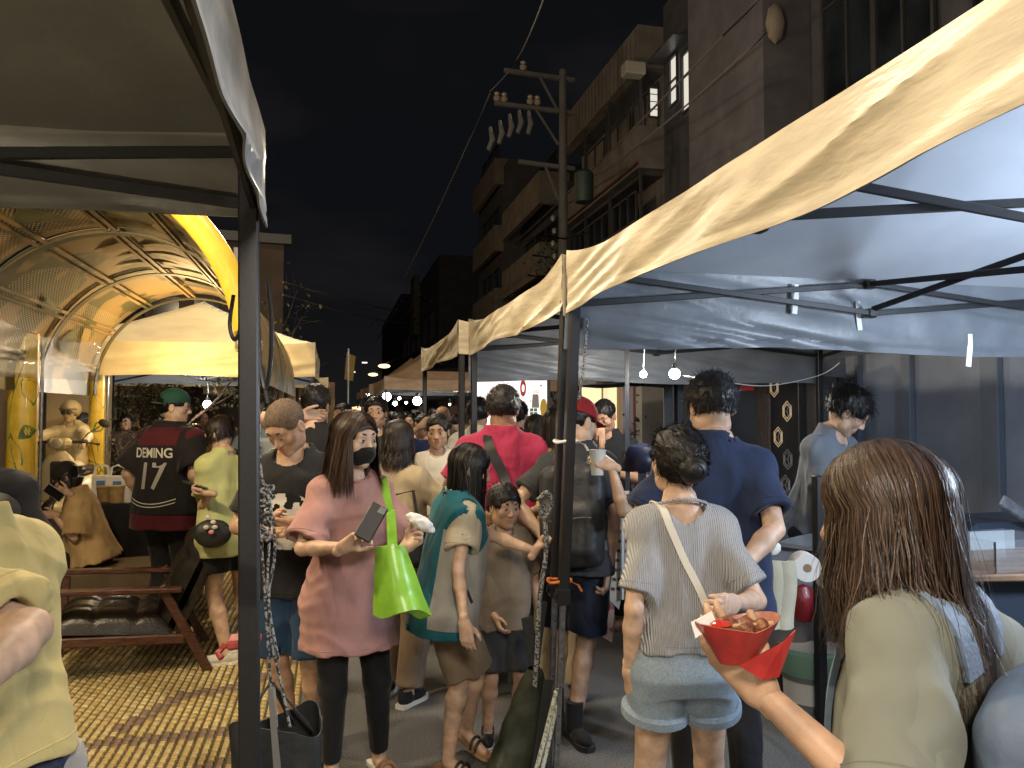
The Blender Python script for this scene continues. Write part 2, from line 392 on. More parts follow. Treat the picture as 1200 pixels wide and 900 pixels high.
def hairm(c):
    nm = 'hair_'+c
    if nm in MATS: return MATS[nm]
    c0, c1 = {'black': ((.005, .004, .004), (.015, .012, .011)), 'brown': ((.018, .010, .007), (.075, .042, .026)), 'dark': ((.009, .007, .006), (.035, .024, .018)), 'chestnut': ((.016, .010, .008), (.105, .062, .038))}[c]
    m = mat(nm, c1, .40, spec=.35, bump=.22, bscale=260, stretch=(1.2, 1.2, .12)); nt = m.node_tree; N = nt.nodes; L = nt.links
    ge = N.new('ShaderNodeNewGeometry'); cr = N.new('ShaderNodeValToRGB'); L.new(ge.outputs['Random Per Island'], cr.inputs[0])
    cr.color_ramp.elements[0].color = (*c0, 1); cr.color_ramp.elements[1].color = (*c1, 1); cr.color_ramp.elements[0].position = .15; L.new(cr.outputs[0], N['Principled BSDF'].inputs['Base Color']); return m
HC = np.array([0, -.012, .030])
def head_field(f, hc, M, neck0, s=1.0, male=True, detail=True, k=1.0):
    A = lambda p: np.array(hc)+M@(np.array(p, float)*s)
    f.ell(A((0, -.012, .032)), np.array((.075, .094, .084))*s, k=.02, M=M)
    f.ell(A((0, .024, -.030)), np.array((.060, .064, .084))*s, k=.03, M=M)
    f.cap(A((0, .062, -.096)), A((0, .05, -.085)), .021*s, .03*s, k=.03)
    j = .050 if male else .044
    for e in (-1, 1):
        f.ell(A((e*j, .012, -.066)), np.array((.02, .026, .028))*s, k=.03, M=M)
        f.ell(A((e*.042, .058, -.022)), np.array((.022, .02, .022))*s, k=.022, M=M)
        f.ell(A((e*.0765, -.008, -.008)), np.array((.009, .019, .031))*s, k=.006, M=M)
        if detail: f.ell(A((e*.083, -.003, -.006)), np.array((.005, .010, .018))*s, k=.004, op='s', M=M)
    f.cap(A((-.034, .073, .026)), A((.034, .073, .026)), .014*s, k=.02)
    if detail:
        for e in (-1, 1): f.ell(A((e*.032, .098, .002)), np.array((.017, .014, .011))*s, k=.014, op='s', M=M)
        for e in (-1, 1): f.ell(A((e*.031, .0765, .000)), np.array((.0155, .0125, .0125))*s, k=.005, M=M)
    f.cap(A((0, .082, .008)), A((0, .101, -.030)), .0075*s, .0115*s, k=.014)
    for e in (-1, 1): f.ell(A((e*.0115, .093, -.035)), np.array((.008, .009, .007))*s, k=.006, M=M)
    f.cap(A((-.019, .079, -.057)), A((.019, .079, -.057)), .0085*s, k=.008)
    f.cap(A((-.015, .078, -.069)), A((.015, .078, -.069)), .0085*s, k=.008)
    if detail: f.cap(A((-.022, .091, -.0625)), A((.022, .091, -.0625)), .0035*s, k=.004, op='s')
    f.cap(neck0, A((0, -.022, -.045)), (.056 if male else .047)*s, (.052 if male else .044)*s, k=.03)
def hand_field(f, w, d, n, side=1, curl=.35, s=1.0, thumb=.5, curls=None, spread=.0):
    """w wrist, d finger direction, n palm normal, side +1: thumb lies along cross(d,n)"""
    w = np.array(w, float); d = np.array(d, float); d /= np.linalg.norm(d); n = np.array(n, float); n -= d*(n@d); n /= np.linalg.norm(n)
    t = np.cross(d, n)*side
    offs = (.029, .010, -.010, -.027); ln = (.072, .080, .074, .058); kn = (.088, .092, .088, .080)
    f.cap(w-d*.035*s, w+d*.01*s, .0245*s, .022*s, k=.015)
    for i in range(4):
        c = (curls[i] if curls else curl*(1+.12*i))
        b0 = w+t*offs[i]*.6*s; kk = w+(t*offs[i]+d*kn[i])*s
        f.cap(b0, kk, .0155*s, .0118*s, k=.016)
        dd = d+t*spread*(1.5-i)*.15; dd /= np.linalg.norm(dd); p = kk
        for j, (fr, r0, r1) in enumerate(((.46, .0098, .0088), (.30, .0088, .0080), (.24, .0080, .0068))):
            a = c*(.9, 1.15, .8)[j]; dd = dd*math.cos(a)+n*math.sin(a)*1.0; dd -= t*(dd@t)*.2; dd /= np.linalg.norm(dd)
            q = p+dd*ln[i]*fr*s; f.cap(p, q, r0*s, r1*s, k=.003); p = q
            nn = np.cross(t, dd)*side; n_ = nn if nn@n > -1 else n
            # keep bending in the same sense
            if j < 2: n = n_ if np.linalg.norm(n_) > 0 else n
        n = np.cross(t, d)*side
        n /= np.linalg.norm(n)
    b = w+(t*.018+d*.018)*s; p1 = w+(t*.046+d*.048+n*.016*(1+thumb))*s
    dirv = d*.75+t*.55*(1-thumb)+n*.45*thumb; dirv /= np.linalg.norm(dirv); p2 = p1+dirv*.032*s
    dv = dirv+d*.25-t*.25*thumb; dv /= np.linalg.norm(dv); p3 = p2+dv*.026*s
    f.cap(b, p1, .0165*s, .0125*s, k=.014); f.cap(p1, p2, .0115*s, .0105*s, k=.004); f.cap(p2, p3, .0105*s, .008*s, k=.003)
TS = {'m': [(-.12, 0, -.01, .125, .09), (-.06, 0, -.01, .165, .112), (.02, 0, 0, .165, .108), (.12, 0, .005, .145, .10), (.22, 0, .005, .145, .10), (.33, 0, .005, .165, .112), (.395, 0, -.002, .160, .10), (.44, 0, -.01, .125, .080), (.475, 0, -.015, .088, .066), (.51, 0, -.018, .062, .058)],
      'f': [(-.12, 0, -.01, .125, .09), (-.06, 0, -.015, .168, .115), (.02, 0, -.005, .155, .10), (.12, 0, .005, .122, .086), (.20, 0, .005, .125, .088), (.31, 0, .012, .143, .108), (.38, 0, .0, .138, .088), (.43, 0, -.008, .108, .070), (.465, 0, -.012, .075, .058), (.505, 0, -.016, .052, .05)]}
class P: pass
def zm(z): return z*1.12 if z > 0 else z
def person(label, loc, face=0, H=1.7, sex='m', wd=1.0, lean=0, side=0, twist=0, head=(0, 0, 0), arms=None, legs=None, vox=.009, tone=1,
           hands=None, group=None, sit=None, cat='person', look=True, eyes='open', toplegs=True, headfine=True, skinmat=None, floor=0.0, shl=0.0, nk=0.0):
    """loc on the ground; face 0 = towards the camera, 90 = to the right of the picture, 180 = away"""
    g = P(); s = H/1.72; g.s = s; g.sex = sex; g.wd = wd; g.H = H; g.vox = vox
    fd = FH*(-math.cos(R_(face)))+RH*math.sin(R_(face)); rz = math.atan2(-fd.x, fd.y)
    Ri = Matrix.Rotation(-rz, 3, 'Z'); L0 = Vector((loc[0], loc[1], floor))
    g.w2l = lambda q: np.array(Ri@(Vector(q)-L0)); g.px = lambda a, b_, c: g.w2l(W(a, b_, c)); g.cv = lambda q: np.array(Ri@(RH*q[0]+Vector((0, 0, q[1]))-FH*q[2]))
    for a_ in (arms or []):
        if a_ and 'px' in a_: a_['w'] = g.px(*a_['px'])
        if a_ and 'pc' in a_: a_['p'] = g.cv(a_['pc'])
    for a_ in (hands or []):
        if a_ and 'dc' in a_: a_['d'] = g.cv(a_['dc'])
        if a_ and 'nc' in a_: a_['n'] = g.cv(a_['nc'])
    for a_ in (legs or []):
        if a_ and 'px' in a_: q_ = g.w2l(G(*a_['px'])); a_['a'] = (q_[0], q_[1], a_.get('z', .075*s))
        if a_ and 'fc' in a_: a_['f'] = g.cv(a_['fc'])
    g.root = thing('person', label, cat, (loc[0], loc[1], floor), rz, group)
    g.pel = np.array([0, 0, (sit if sit else .53*H)]); T = rotm(lean, twist, side); g.T = T; Ts = T*s
    g.tor = lambda p: g.pel+T@(np.array((p[0], p[1], zm(p[2])), float)*s)
    sec = [(z, cx, cy, rx*wd, ry*wd) for z, cx, cy, rx, ry in TS[sex]]; g.sec = sec
    S = lambda ss, e=0: [(zm(z)*s, cx*s, cy*s, rx*s+e, ry*s+e) for z, cx, cy, rx, ry in ss]; g.S = S
    shx = (.172 if sex == 'm' else .150)*wd
    g.sh = [g.tor((e*shx, -.008, .402+shl)) for e in (-1, 1)]; l1, l2 = .165*H, .145*H; g.l1, g.l2 = l1, l2
    arms = arms or [None, None]; g.el = []; g.wr = []
    for i, e in enumerate((-1, 1)):      # 0 = left (-x), 1 = right (+x)
        a = arms[i] or {}
        t = a.get('w', (e*(shx+.07)*1.0*s, .06, g.sh[i][2]-.49*s*.94)); pole = a.get('p', (e*.35, -1, -.3))
        el, wr = ik(g.sh[i], t, l1, l2, pole); g.el.append(el); g.wr.append(wr)
    g.hip = [g.pel+np.array([e*.088*s*min(wd, 1.1), -.005, -.03*s]) for e in (-1, 1)]
    legs = legs or [None, None]; g.kn = []; g.an = []; g.fd = []
    for i, e in enumerate((-1, 1)):
        a = legs[i] or {}; t = a.get('a', (e*.10*s, (.03, -.03)[i], .075*s)); kn, an = ik(g.hip[i], t, .245*H, .235*H, a.get('p', (e*.12, 1, 0)))
        g.kn.append(kn); g.an.append(an); g.fd.append(np.array(a.get('f', (e*.18, 1, 0)), float)/np.linalg.norm(a.get('f', (e*.18, 1, 0))))
    g.HM = T@rotm(*head) if not isinstance(head, np.ndarray) else head
    nb = g.tor((0, -.012, .47)); g.nb = nb
    hp = head[0] if not isinstance(head, np.ndarray) else 0
    g.hs = s*1.05 if H > 1.5 else (s*.5+.5)*1.0
    g.hc = g.tor((0, .012, .50))+(T@rotm(hp*.5, 0, head[2]*.6 if not isinstance(head, np.ndarray) else 0))@np.array((0, .012+nk*.5, .112*g.hs-nk))
    f = Fld(vox); lw = wd**.5
    f.loft(g.pel, T, S(sec, -.004), k=.03)
    f.cap(nb, g.hc, (.054 if sex == 'm' else .045)*s, (.045 if sex == 'm' else .038)*s, k=.04)
    ar = (.046, .037, .040, .024) if sex == 'm' else (.040, .032, .034, .0205)
    ar = [q*s*lw for q in ar]; g.ar = ar
    for i in range(2):
        f.cap(g.sh[i], g.el[i], ar[0], ar[1], k=.03); v = g.wr[i]-g.el[i]
        f.cap(g.el[i], g.el[i]+v*.3, ar[1]*.98, ar[2], k=.012); f.cap(g.el[i]+v*.3, g.wr[i], ar[2], ar[3], k=.012)
        if toplegs:
            f.cap(g.hip[i], g.kn[i], .082*s*lw, .052*s*lw, k=.03); v = g.an[i]-g.kn[i]
            f.cap(g.kn[i], g.kn[i]+v*.28, .050*s*lw, .054*s*lw, k=.02); f.cap(g.kn[i]+v*.28+np.array([0, -.008, 0]), g.an[i], .054*s*lw, .034*s*lw, k=.02)
            f.cap(g.an[i]+np.array([0, 0, -.03*s]), g.an[i]+g.fd[i]*.13*s+np.array([0, 0, -.052*s]), .032*s, .022*s, k=.02)
    parts = []
    if headfine:
        h = Fld(min(vox, .0045)); head_field(h, g.hc, g.HM, g.hc*.55+nb*.45, g.hs, sex == 'm'); parts.append(h.mesh())
    else: head_field(f, g.hc, g.HM, nb, g.hs, sex == 'm', detail=False)
    hands = hands or [{}, {}]; g.hd = []
    for i, e in enumerate((-1, 1)):
        a = hands[i]; v = g.wr[i]-g.el[i]; v /= np.linalg.norm(v)
        if a is None: g.hd.append(None); continue
        d = np.array(a.get('d', v), float); n = np.array(a.get('n', (-e, .1, 0)), float)
        tsign = e if a.get('side') is None else a['side']
        d = d/np.linalg.norm(d); g.hd.append(d)
        h = Fld(a.get('vox', max(vox*.6, .0035))); hand_field(h, g.wr[i], d, n, tsign, a.get('curl', .3), s*(1.0 if sex == 'm' else .92), a.get('thumb', .5), a.get('curls'), a.get('spread', 0)); parts.append(h.mesh())
    parts.insert(0, f.mesh()); V, Q = joinvq(parts)
    g.skin = skinmat or skin(tone)
    g.body = link('body', npmesh('body', V, Q, g.skin), g.root)
    g.A = lambda p: g.hc+g.HM@(np.array(p, float)*g.hs)
    if look and headfine: face_bits(g, eyes)
    return g
def face_bits(g, eyes='open'):
    M = Matrix(g.HM.tolist()); s = g.hs
    for e in (-1, 1):
        if eyes == 'open':
            b = MB(); b.ball(g.A((e*.031, .0808, -.0005)), (.0125*s, .0105*s, .0043*s), 12, M); ey = b.build('eye', EYEW, g.root, True)
            b = MB(); b.ball(g.A((e*.031, .0880, -.0002)), (.0060*s, .0040*s, .0057*s), 10, M); b.build('iris', EYEB, ey, True)
            b = MB(); b.tube([g.A((e*(.0185+.026*t), (.0912-.014*t*t), .0062-.010*(t-.5)**2+.002*t)) for t in np.linspace(0, 1, 6)], [.0008, .0016, .0018, .0018, .0016, .0008], 5); b.build('eyelash', BROW, g.root)
        else:
            b = MB(); b.tube([g.A((e*(.0185+.026*t), (.0905-.014*t*t), -.004+.012*(t-.5)**2)) for t in np.linspace(0, 1, 6)], [.0008, .0016, .0018, .0018, .0016, .0008], 5); b.build('eyelash', BROW, g.root)
        b = MB(); b.tube([g.A((e*(.014+.034*t), .0905-.020*t*t, .0275+.006*math.sin(t*2.6)-.004*t)) for t in np.linspace(0, 1, 7)], [.0028, .0042, .0046, .0044, .0038, .003, .0014], 6); b.build('eyebrow', BROW, g.root)
    b = MB(); b.ball(g.A((0, .0835, -.0575)), (.021*s, .0085*s, .0048*s), 12, M).ball(g.A((0, .0825, -.0685)), (.018*s, .0088*s, .0058*s), 12, M); b.build('lips', LIPS, g.root, True)

# ---- hair
def strands(pts_list, w, parent, m, name='hair', taper=True):
    """ribbons along polylines; pts_list: list of (n,3) arrays, all the same n; facing = surface normal per strand"""
    A = np.array([p for p, _ in pts_list], np.float32); Nn = np.array([q for _, q in pts_list], np.float32); n, k, _ = A.shape
    d = np.gradient(A, axis=1); sd = np.cross(d, Nn); sd /= np.linalg.norm(sd, axis=2, keepdims=True)+1e-9
    ww = np.full((k,), w); 
    if taper: ww = w*np.interp(np.linspace(0, 1, k), [0, .15, .7, 1], [.5, 1, .9, .15])
    Lf = A-sd*ww[None, :, None]/2; Rt = A+sd*ww[None, :, None]/2
    V = np.stack([Lf, Rt], 2).reshape(-1, 3); base = (np.arange(n)*k*2)[:, None]+(np.arange(k-1)*2)[None]; base = base.reshape(-1)
    Q = np.stack([base, base+1, base+3, base+2], 1)
    return npmesh(name, V, Q, m)
def hair_long(g, m, n=900, L=.30, gap=48, part=.012, seed=1, w=.0028, flare=1.0, R=(.084, .103, .094), wave=.0, back=0.0, frontL=None, bundle=.5, base=True, behind=False, envelope=None, fl=1.0, fth=95):
    rs = np.random.RandomState(seed); s = g.hs; C = np.array(HC); out = []; R = np.array(R)
    HMt = g.HM
    for i in range(n):
        ph = math.radians(rs.uniform(90+gap, 450-gap)); a0 = abs(((math.degrees(ph)-90+180) % 360)-180)   # 0 front, 180 back
        u = rs.uniform(.93, 1.035); y0 = np.interp(a0, [gap, 90, 180], [.70, .25, -.55])+rs.uniform(-.12, .12)
        p0 = np.array([part/R[0]+rs.uniform(-.03, .03), y0, 0]); p0[2] = math.sqrt(max(1-p0[0]**2-p0[1]**2, .02))
        E = np.array([math.cos(ph), math.sin(ph), -.12]); pts = []; sg = rs.uniform(-1, 1, 4); LL = (L if frontL is None or a0 > fth else frontL)*rs.uniform(.80, 1.05); fly = rs.normal(0, 1, 3)*(.020 if rs.rand() < .10 else .003)*fl
        om = math.acos(np.clip(p0@E/np.linalg.norm(E), -1, 1))
        for t in np.linspace(0, 1, 6):
            q = (math.sin((1-t)*om)*p0+math.sin(t*om)*E)/max(math.sin(om), .1)
            pts.append(g.hc+HMt@((C+q*R*u*(1+.03*math.sin(9*ph+sg[0])*t+abs(fly[2])*t*1.5))*s))
        e = pts[-1]; rad = np.array([e[0]-g.hc[0], e[1]-g.hc[1], 0])
        for t in np.linspace(0, 1, 9)[1:]:
            z = -LL*t*s; k = 1+(flare-1)*t; c = (nz(math.degrees(ph)*.12, t*2, seed)-.5)*.03*bundle
            q = np.array([g.hc[0]+rad[0]*k+(sg[1]*.006+c+fly[0])*t, g.hc[1]+rad[1]*k+(sg[2]*.006+c+fly[1])*t+back*t*t*(-1), e[2]+z])
            if wave: q[0] += wave*math.sin(t*14+sg[0]*1.5+ph*3)*t; q[1] += wave*math.cos(t*12+sg[3]*1.5)*t
            if behind and t > .25:   # gather behind the shoulders
                q[1] = min(q[1], g.hc[1]-.035*s-(.02*t))+sg[3]*.01
            if envelope is not None: q = envelope(q, t, sg)
            pts.append(q)
        pts = np.array(pts); N = pts-np.array([g.hc[0], g.hc[1], 0]); N[:, 2] = np.where(np.arange(len(pts)) < 6, pts[:, 2]-g.hc[2], 0); N += rs.normal(0, .02, N.shape); N /= np.linalg.norm(N, axis=1, keepdims=True)+1e-9
        out.append((pts, N))
    o = link('hair', strands(out, w, None, m), g.root)
    if base:
        f = Fld(max(g.vox*.8, .006)); f.ell(g.A(HC), (R-.007)*s, M=HMt)
        yb = -.02 if not behind else -.055; hL = min(L, .5)
        f.loft(g.hc+np.array([0, yb*s, -(hL*.86)*s]), I3, [(0, 0, -back*.8, .055*s*flare, .030*s*flare+.01), (hL*.5*s, 0, -back*.2, .066*s*(.5+.5*flare), .05*s), (hL*.9*s, 0, 0, .072*s, .075*s)], k=.02)
        f.ell(g.A((0, .105, -.045)), np.array((.066, .075, .100))*s, k=.01, op='s', M=HMt)
        f.cap(g.hc+np.array([0, .06, -.1])*s, g.hc+np.array([0, .10, -.6])*s, .07*s, .13*s, k=.01, op='s')
        link('hair_base', npmesh('hair_base', *f.mesh(), hairm('black') if m.name.endswith('black') else m), o)
    return o
def hair_short(g, m, n=700, length=.028, thick=.010, nape=-.055, front=.062, seed=1, lift=.35, vox=None, buzz=False, fringe=0.0, w=.0026, comb=(0, 1, -.5), size=1.0, jit=.35):
    s = g.hs; rs = np.random.RandomState(seed); th = thick
    f = Fld(vox or max(min(g.vox, .007), .005)); Rr = np.array((.075+th, .094+th, .084+th*1.25))*size
    f.ell(g.A((0, -.012, .032)), Rr*s, M=g.HM)
    if size > 1 or th > .008: f.ell(g.A((0, -.03, .02)), (Rr+np.array((.001, .004, .0)))*s*.97, M=g.HM, k=.02)
    cut = [((0, .03, -.012), (0, .55, -1)), ((0, -.08, nape), (0, .25, -1)), ((0, front+.012-fringe, .075), (0, 1, -.75 if not fringe else -.4))]
    for c, q in cut[1:2]: f.half(g.A(c), g.HM@np.array(q, float), .01)
    f.ell(g.A((0, .118, -.012-fringe*.5)), np.array((.082, .075, .085))*s, k=.012, op='s', M=g.HM)
    f.box(g.A((0, .045, -.075)), np.array((.12, .05, .075))*s, k=.01, op='s', M=g.HM)
    for e in (-1, 1): f.ell(g.A((e*.088, .0, -.03)), np.array((.022, .030, .045))*s, k=.01, op='s', M=g.HM)
    V, Q = f.mesh(lambda x, y, z: .010*(ridged(x*55, y*55, z*30)-.6)*(0 if buzz else 1))
    o = link('hair', npmesh('hair', V, Q, m), g.root)
    if n:
        fc = Q[rs.randint(0, len(Q), n)]; P0 = V[fc].mean(1); N = np.cross(V[fc[:, 1]]-V[fc[:, 0]], V[fc[:, 2]]-V[fc[:, 0]]); N /= np.linalg.norm(N, axis=1, keepdims=True)+1e-12
        cen = g.A((0, -.01, .01)); sg = np.sign(((P0-cen)*N).sum(1)); N *= sg[:, None]
        cm = g.HM@np.array(comb, float); out = []
        for p, q in zip(P0, N):
            if (p-cen)@q < .03: continue
            t = cm-q*(cm@q)+rs.normal(0, jit, 3); t /= np.linalg.norm(t)+1e-9; l = length*rs.uniform(.6, 1.15)*s
            out.append((np.array([p-q*.003, p+(t*.45+q*lift)*l, p+(t*.95+q*lift*1.1)*l]), np.array([q, q, q])))
        link('hair_lock', strands(out, w, None, m), o)
    return o
# ---- clothes
def fold_disp(amp, zs=2.0, xs=8, seed=0, top=None):
    def fn(x, y, z):
        w = vnoise(x*4+seed, y*4, z*2)*1.6
        a = ridged(x*xs+w+seed, y*xs+w, z*zs+w)-.55+.5*(ridged(x*xs*1.9+seed+5, y*xs*1.9, z*zs*2.2+w)-.5)
        b = ridged(x*4+3, y*4+seed, z*16+w*3)-.5
        return -amp*(a+.45*b)
    return fn
def shell_env(o, gap=.007):
    t = bvh(o)
    def fn(q, tt, sg):
        h = t.find_nearest(Vector(q), .12)
        if h[0] is None: return q
        d = Vector(q)-h[0]; s_ = d.dot(h[1]); w = gap*(1+.6*sg[1])
        if -.018 < s_ < w: q = np.array(h[0]+h[1]*w)
        return q
    return fn
def shirt(g, m, e=.014, hem=.0, hw=None, sleeve=.72, sr=.067, se=.075, amp=.011, neck=.072, nfront=.02, name='shirt', loose=.0, vox=None, seed=1, xs=8, long=False, sides=None, sub=None, collar=False, bottom=None, cutn=None, nback=0, kk=.05):
    """hem in metres below the pelvis point (torso frame, negative = below)"""
    s = g.s; v = vox or g.vox; f = Fld(v); wd = g.wd
    sec = g.sec; z0 = hem; chest = [q for q in sec if .28 < q[0] < .34][0]
    out = [(z0, 0, 0, 0, 0)]+[q for q in sec if q[0] > z0+.03]; S = []
    for q in out:
        z = q[0]; rx = np.interp(z, [k[0] for k in sec], [k[3] for k in sec]); ry = np.interp(z, [k[0] for k in sec], [k[4] for k in sec]); cy = np.interp(z, [k[0] for k in sec], [k[2] for k in sec])
        if z < .33:
            t = min(1, (.33-z)/.12); rx = max(rx, chest[3]*(1-loose*0)*t*(.90 if not loose else 1)); ry = max(ry, chest[4]*t*(.86 if not loose else 1)); rx += loose*(.33-z); ry += loose*(.33-z)*.9
        if z > .46: rx -= .0; 
        S.append((zm(z)*s, 0, cy*s, rx*s+e*(1 if z < .44 else .6), ry*s+e*(1 if z < .44 else .6)))
    f.loft(g.pel, g.T, S, k=.02, n=2.4)
    for i in range(2):
        d = g.el[i]-g.sh[i]; cut = min(sleeve, 1.0); b = g.sh[i]+d*cut; lw = wd**.5
        f.cap(g.sh[i]+g.T@np.array([(.045 if i == 0 else -.045)*s, 0, .004*s]), b, sr*s*lw, se*s*lw, k=kk, flat=(0, sleeve <= 1))
        f.ell(g.sh[i], np.array((.057, .057, .054))*s*lw, k=kk)
        if sleeve > 1:
            dd = g.wr[i]-g.el[i]; f.cap(g.el[i], g.el[i]+dd*(sleeve-1), se*s*lw, se*.8*s*lw, k=.03, flat=(0, 1)); b = g.el[i]+dd*(sleeve-1); d = dd
        dn = d/np.linalg.norm(d); wl = max(.011, v*1.7)+amp*.45; f.cap(b-dn*.035, b+dn*.03, se*s*lw-wl-.002, se*s*lw-wl, k=.004, op='s')
    if neck:
        f.cap(g.tor((0, -.012, .475-nback)), g.tor((0, .01, .60)), neck*s, neck*s*1.12, k=.008, op='s')
        f.ell(g.tor((0, .055, .475)), np.array((neck*.95, .05, .045+nfront))*s, k=.008, op='s', M=g.T)
    if sub: sub(f, g)
    V, Q = f.mesh(fold_disp(amp, 2.0, xs, seed) if amp else None)
    o = link(name, npmesh(name, V, Q, m), g.root)
    if v <= .009:   # hem stitching
        t_ = bvh(o); rings = [[(g.pel+g.T@np.array((math.cos(a)*.5, math.sin(a)*.5, zm(hem)*s+.022)), g.pel+g.T@np.array((0, 0, zm(hem)*s+.022))) for a in np.linspace(0, 2*math.pi, 49)]]
        if sleeve > .3:
            for i in range(2):
                d_ = (g.el[i]-g.sh[i]) if sleeve <= 1 else (g.wr[i]-g.el[i]); c_ = (g.sh[i]+d_*sleeve if sleeve <= 1 else g.el[i]+d_*(sleeve-1))-d_/np.linalg.norm(d_)*.02; fx_, fy_, _ = frame(d_)
                rings.append([(c_+(np.array(fx_)*math.cos(a)+np.array(fy_)*math.sin(a))*se*1.25, c_) for a in np.linspace(0, 2*math.pi, 33)])
        for rg in rings:
            P_ = []
            for p0, c0 in rg:
                dd = Vector(c0-p0).normalized(); h = t_.ray_cast(Vector(p0), dd)
                if h[0] is not None and (h[0]-Vector(p0)).length < np.linalg.norm(c0-p0): P_.append(h[0]-dd*.0006)
            if len(P_) > 12:
                b = MB(); b.tube(P_, .0016, 5); b.build('hem_stitch', m, o, True)
    if neck and .006 < v < .012:   # collar rib
        b = MB(); pts = []
        for k in range(25):
            a = 2*math.pi*k/24; fr = max(0, math.sin(a)); pts.append(g.tor((math.cos(a)*(neck*1.0), -.010+math.sin(a)*(neck*.95+fr*.012), .483-fr*(.028+nfront)-.012*math.cos(a)**2+.008*max(0, -math.sin(a)))))
        if collar:
            b.tube(pts, .011, 6); 
        else: b.tube(pts, .0052, 6)
        b.build('collar', m, o, True)
    return o
def trousers(g, m, ln=1.9, e=.016, r=(.098, .068, .058), amp=.009, top=.10, name='trousers', vox=None, seed=3, hemr=None, cr=.0):
    s = g.s; f = Fld(vox or g.vox); lw = g.wd**.5
    sec = [q for q in g.sec if q[0] <= top]; f.loft(g.pel, g.T if abs(np.degrees(math.acos(min(1, g.T[2, 2])))) < 25 else I3, g.S([(q[0], q[1], q[2], q[3], q[4]) for q in sec], e), k=.03)
    for i in range(2):
        hp, kn, an = g.hip[i], g.kn[i], g.an[i]
        if ln <= 1:
            b = hp+(kn-hp)*ln; f.cap(hp, b, r[0]*s*lw, (hemr or r[1])*s*lw, k=.03, flat=(0, 1)); d = (kn-hp)
            rr = (hemr or r[1])*s*lw
        else:
            f.cap(hp, kn, r[0]*s*lw, r[1]*s*lw, k=.03); b = kn+(an-kn)*(ln-1); f.cap(kn, b, r[1]*s*lw, (hemr or r[2])*s*lw, k=.02, flat=(0, 1)); d = an-kn; rr = (hemr or r[2])*s*lw
        dn = d/np.linalg.norm(d); wl = max(.011, g.vox*1.7); f.cap(b-dn*.03, b+dn*.03, rr-wl-.002, rr-wl, k=.003, op='s')
    V, Q = f.mesh(fold_disp(amp, 5.0, 5, seed)); return link(name, npmesh(name, V, Q, m), g.root)
def shoes(g, m, sole=None, kind='sneaker', high=.0):
    s = g.s
    for i in range(2):
        an = g.an[i]; d = g.fd[i]; zf = an[2]-.075*s; up = np.array([0, 0, 1.]); A = np.array([an[0], an[1], zf])
        M = np.array(Matrix((Vector(d).cross(Vector((0, 0, 1))), Vector(d), Vector((0, 0, 1)))).transposed())
        sd = MB(); ol = [(-.085, .030), (-.06, .038), (0, .036), (.06, .042), (.12, .047), (.155, .038), (.175, .018)]
        pts = [A+M@np.array([w*s, y*s, .0]) for y, w in ol]+[A+M@np.array([-w*s, y*s, .0]) for y, w in ol[::-1]]
        th = .026 if kind == 'sneaker' else .018
        if kind == 'sneaker':
            f = Fld(.006); f.ell(A+M@np.array((0, -.03, .05))*s, np.array((.036, .05, .046))*s, M=M); f.ell(A+M@np.array((0, .075, .038))*s, np.array((.042, .092, .036))*s, M=M, k=.03)
            f.cap(A+M@np.array((0, -.025, .06))*s, A+M@np.array((0, -.03, .10+high))*s, .042*s, .042*s, k=.02, flat=(0, 1)); f.half(A+np.array([0, 0, .02*s]), (0, 0, -1))
            f.cap(A+M@np.array((0, -.02, .07))*s, A+M@np.array((0, -.02, .16+high))*s, .036*s, k=.004, op='s')
            sh = link('shoe', npmesh('shoe', *f.mesh(), m), g.root)
            sd.poly(pts, (0, 0, th*s)); sd.build('sole', sole or m, sh, True)
        else:
            sd.poly(pts, (0, 0, th*s)); sh = sd.build('sandal', sole or m, g.root, True)
            b = MB()
            for y0 in (.07, .105): b.tube([A+M@np.array([math.cos(t)*.046*s, y0*s, (.012+math.sin(t)*.055)*s]) for t in np.linspace(0, math.pi, 8)], .007, 6)
            b.build('strap', m, sh, True)
def band(name, pts, w, th, m, parent, nrm=None):
    """a strap lying along pts; flat side faces nrm"""
    b = MB(); P = [Vector(p) for p in pts]; vs = []; 
    for i, p in enumerate(P):
        d = (P[min(i+1, len(P)-1)]-P[max(i-1, 0)]).normalized(); n = Vector(nrm[i] if nrm is not None else (0, 1, 0)); sd = d.cross(n).normalized(); n = sd.cross(d).normalized()
        vs += [p-sd*w/2-n*th/2, p+sd*w/2-n*th/2, p+sd*w/2+n*th/2, p-sd*w/2+n*th/2]
    fs = [(i*4+a, i*4+(a+1) % 4, (i+1)*4+(a+1) % 4, (i+1)*4+a) for i in range(len(P)-1) for a in range(4)]
    b.add(vs, fs+[(3, 2, 1, 0), tuple(len(P)*4-4+k for k in range(4))]); return b.build(name, m, parent, True)
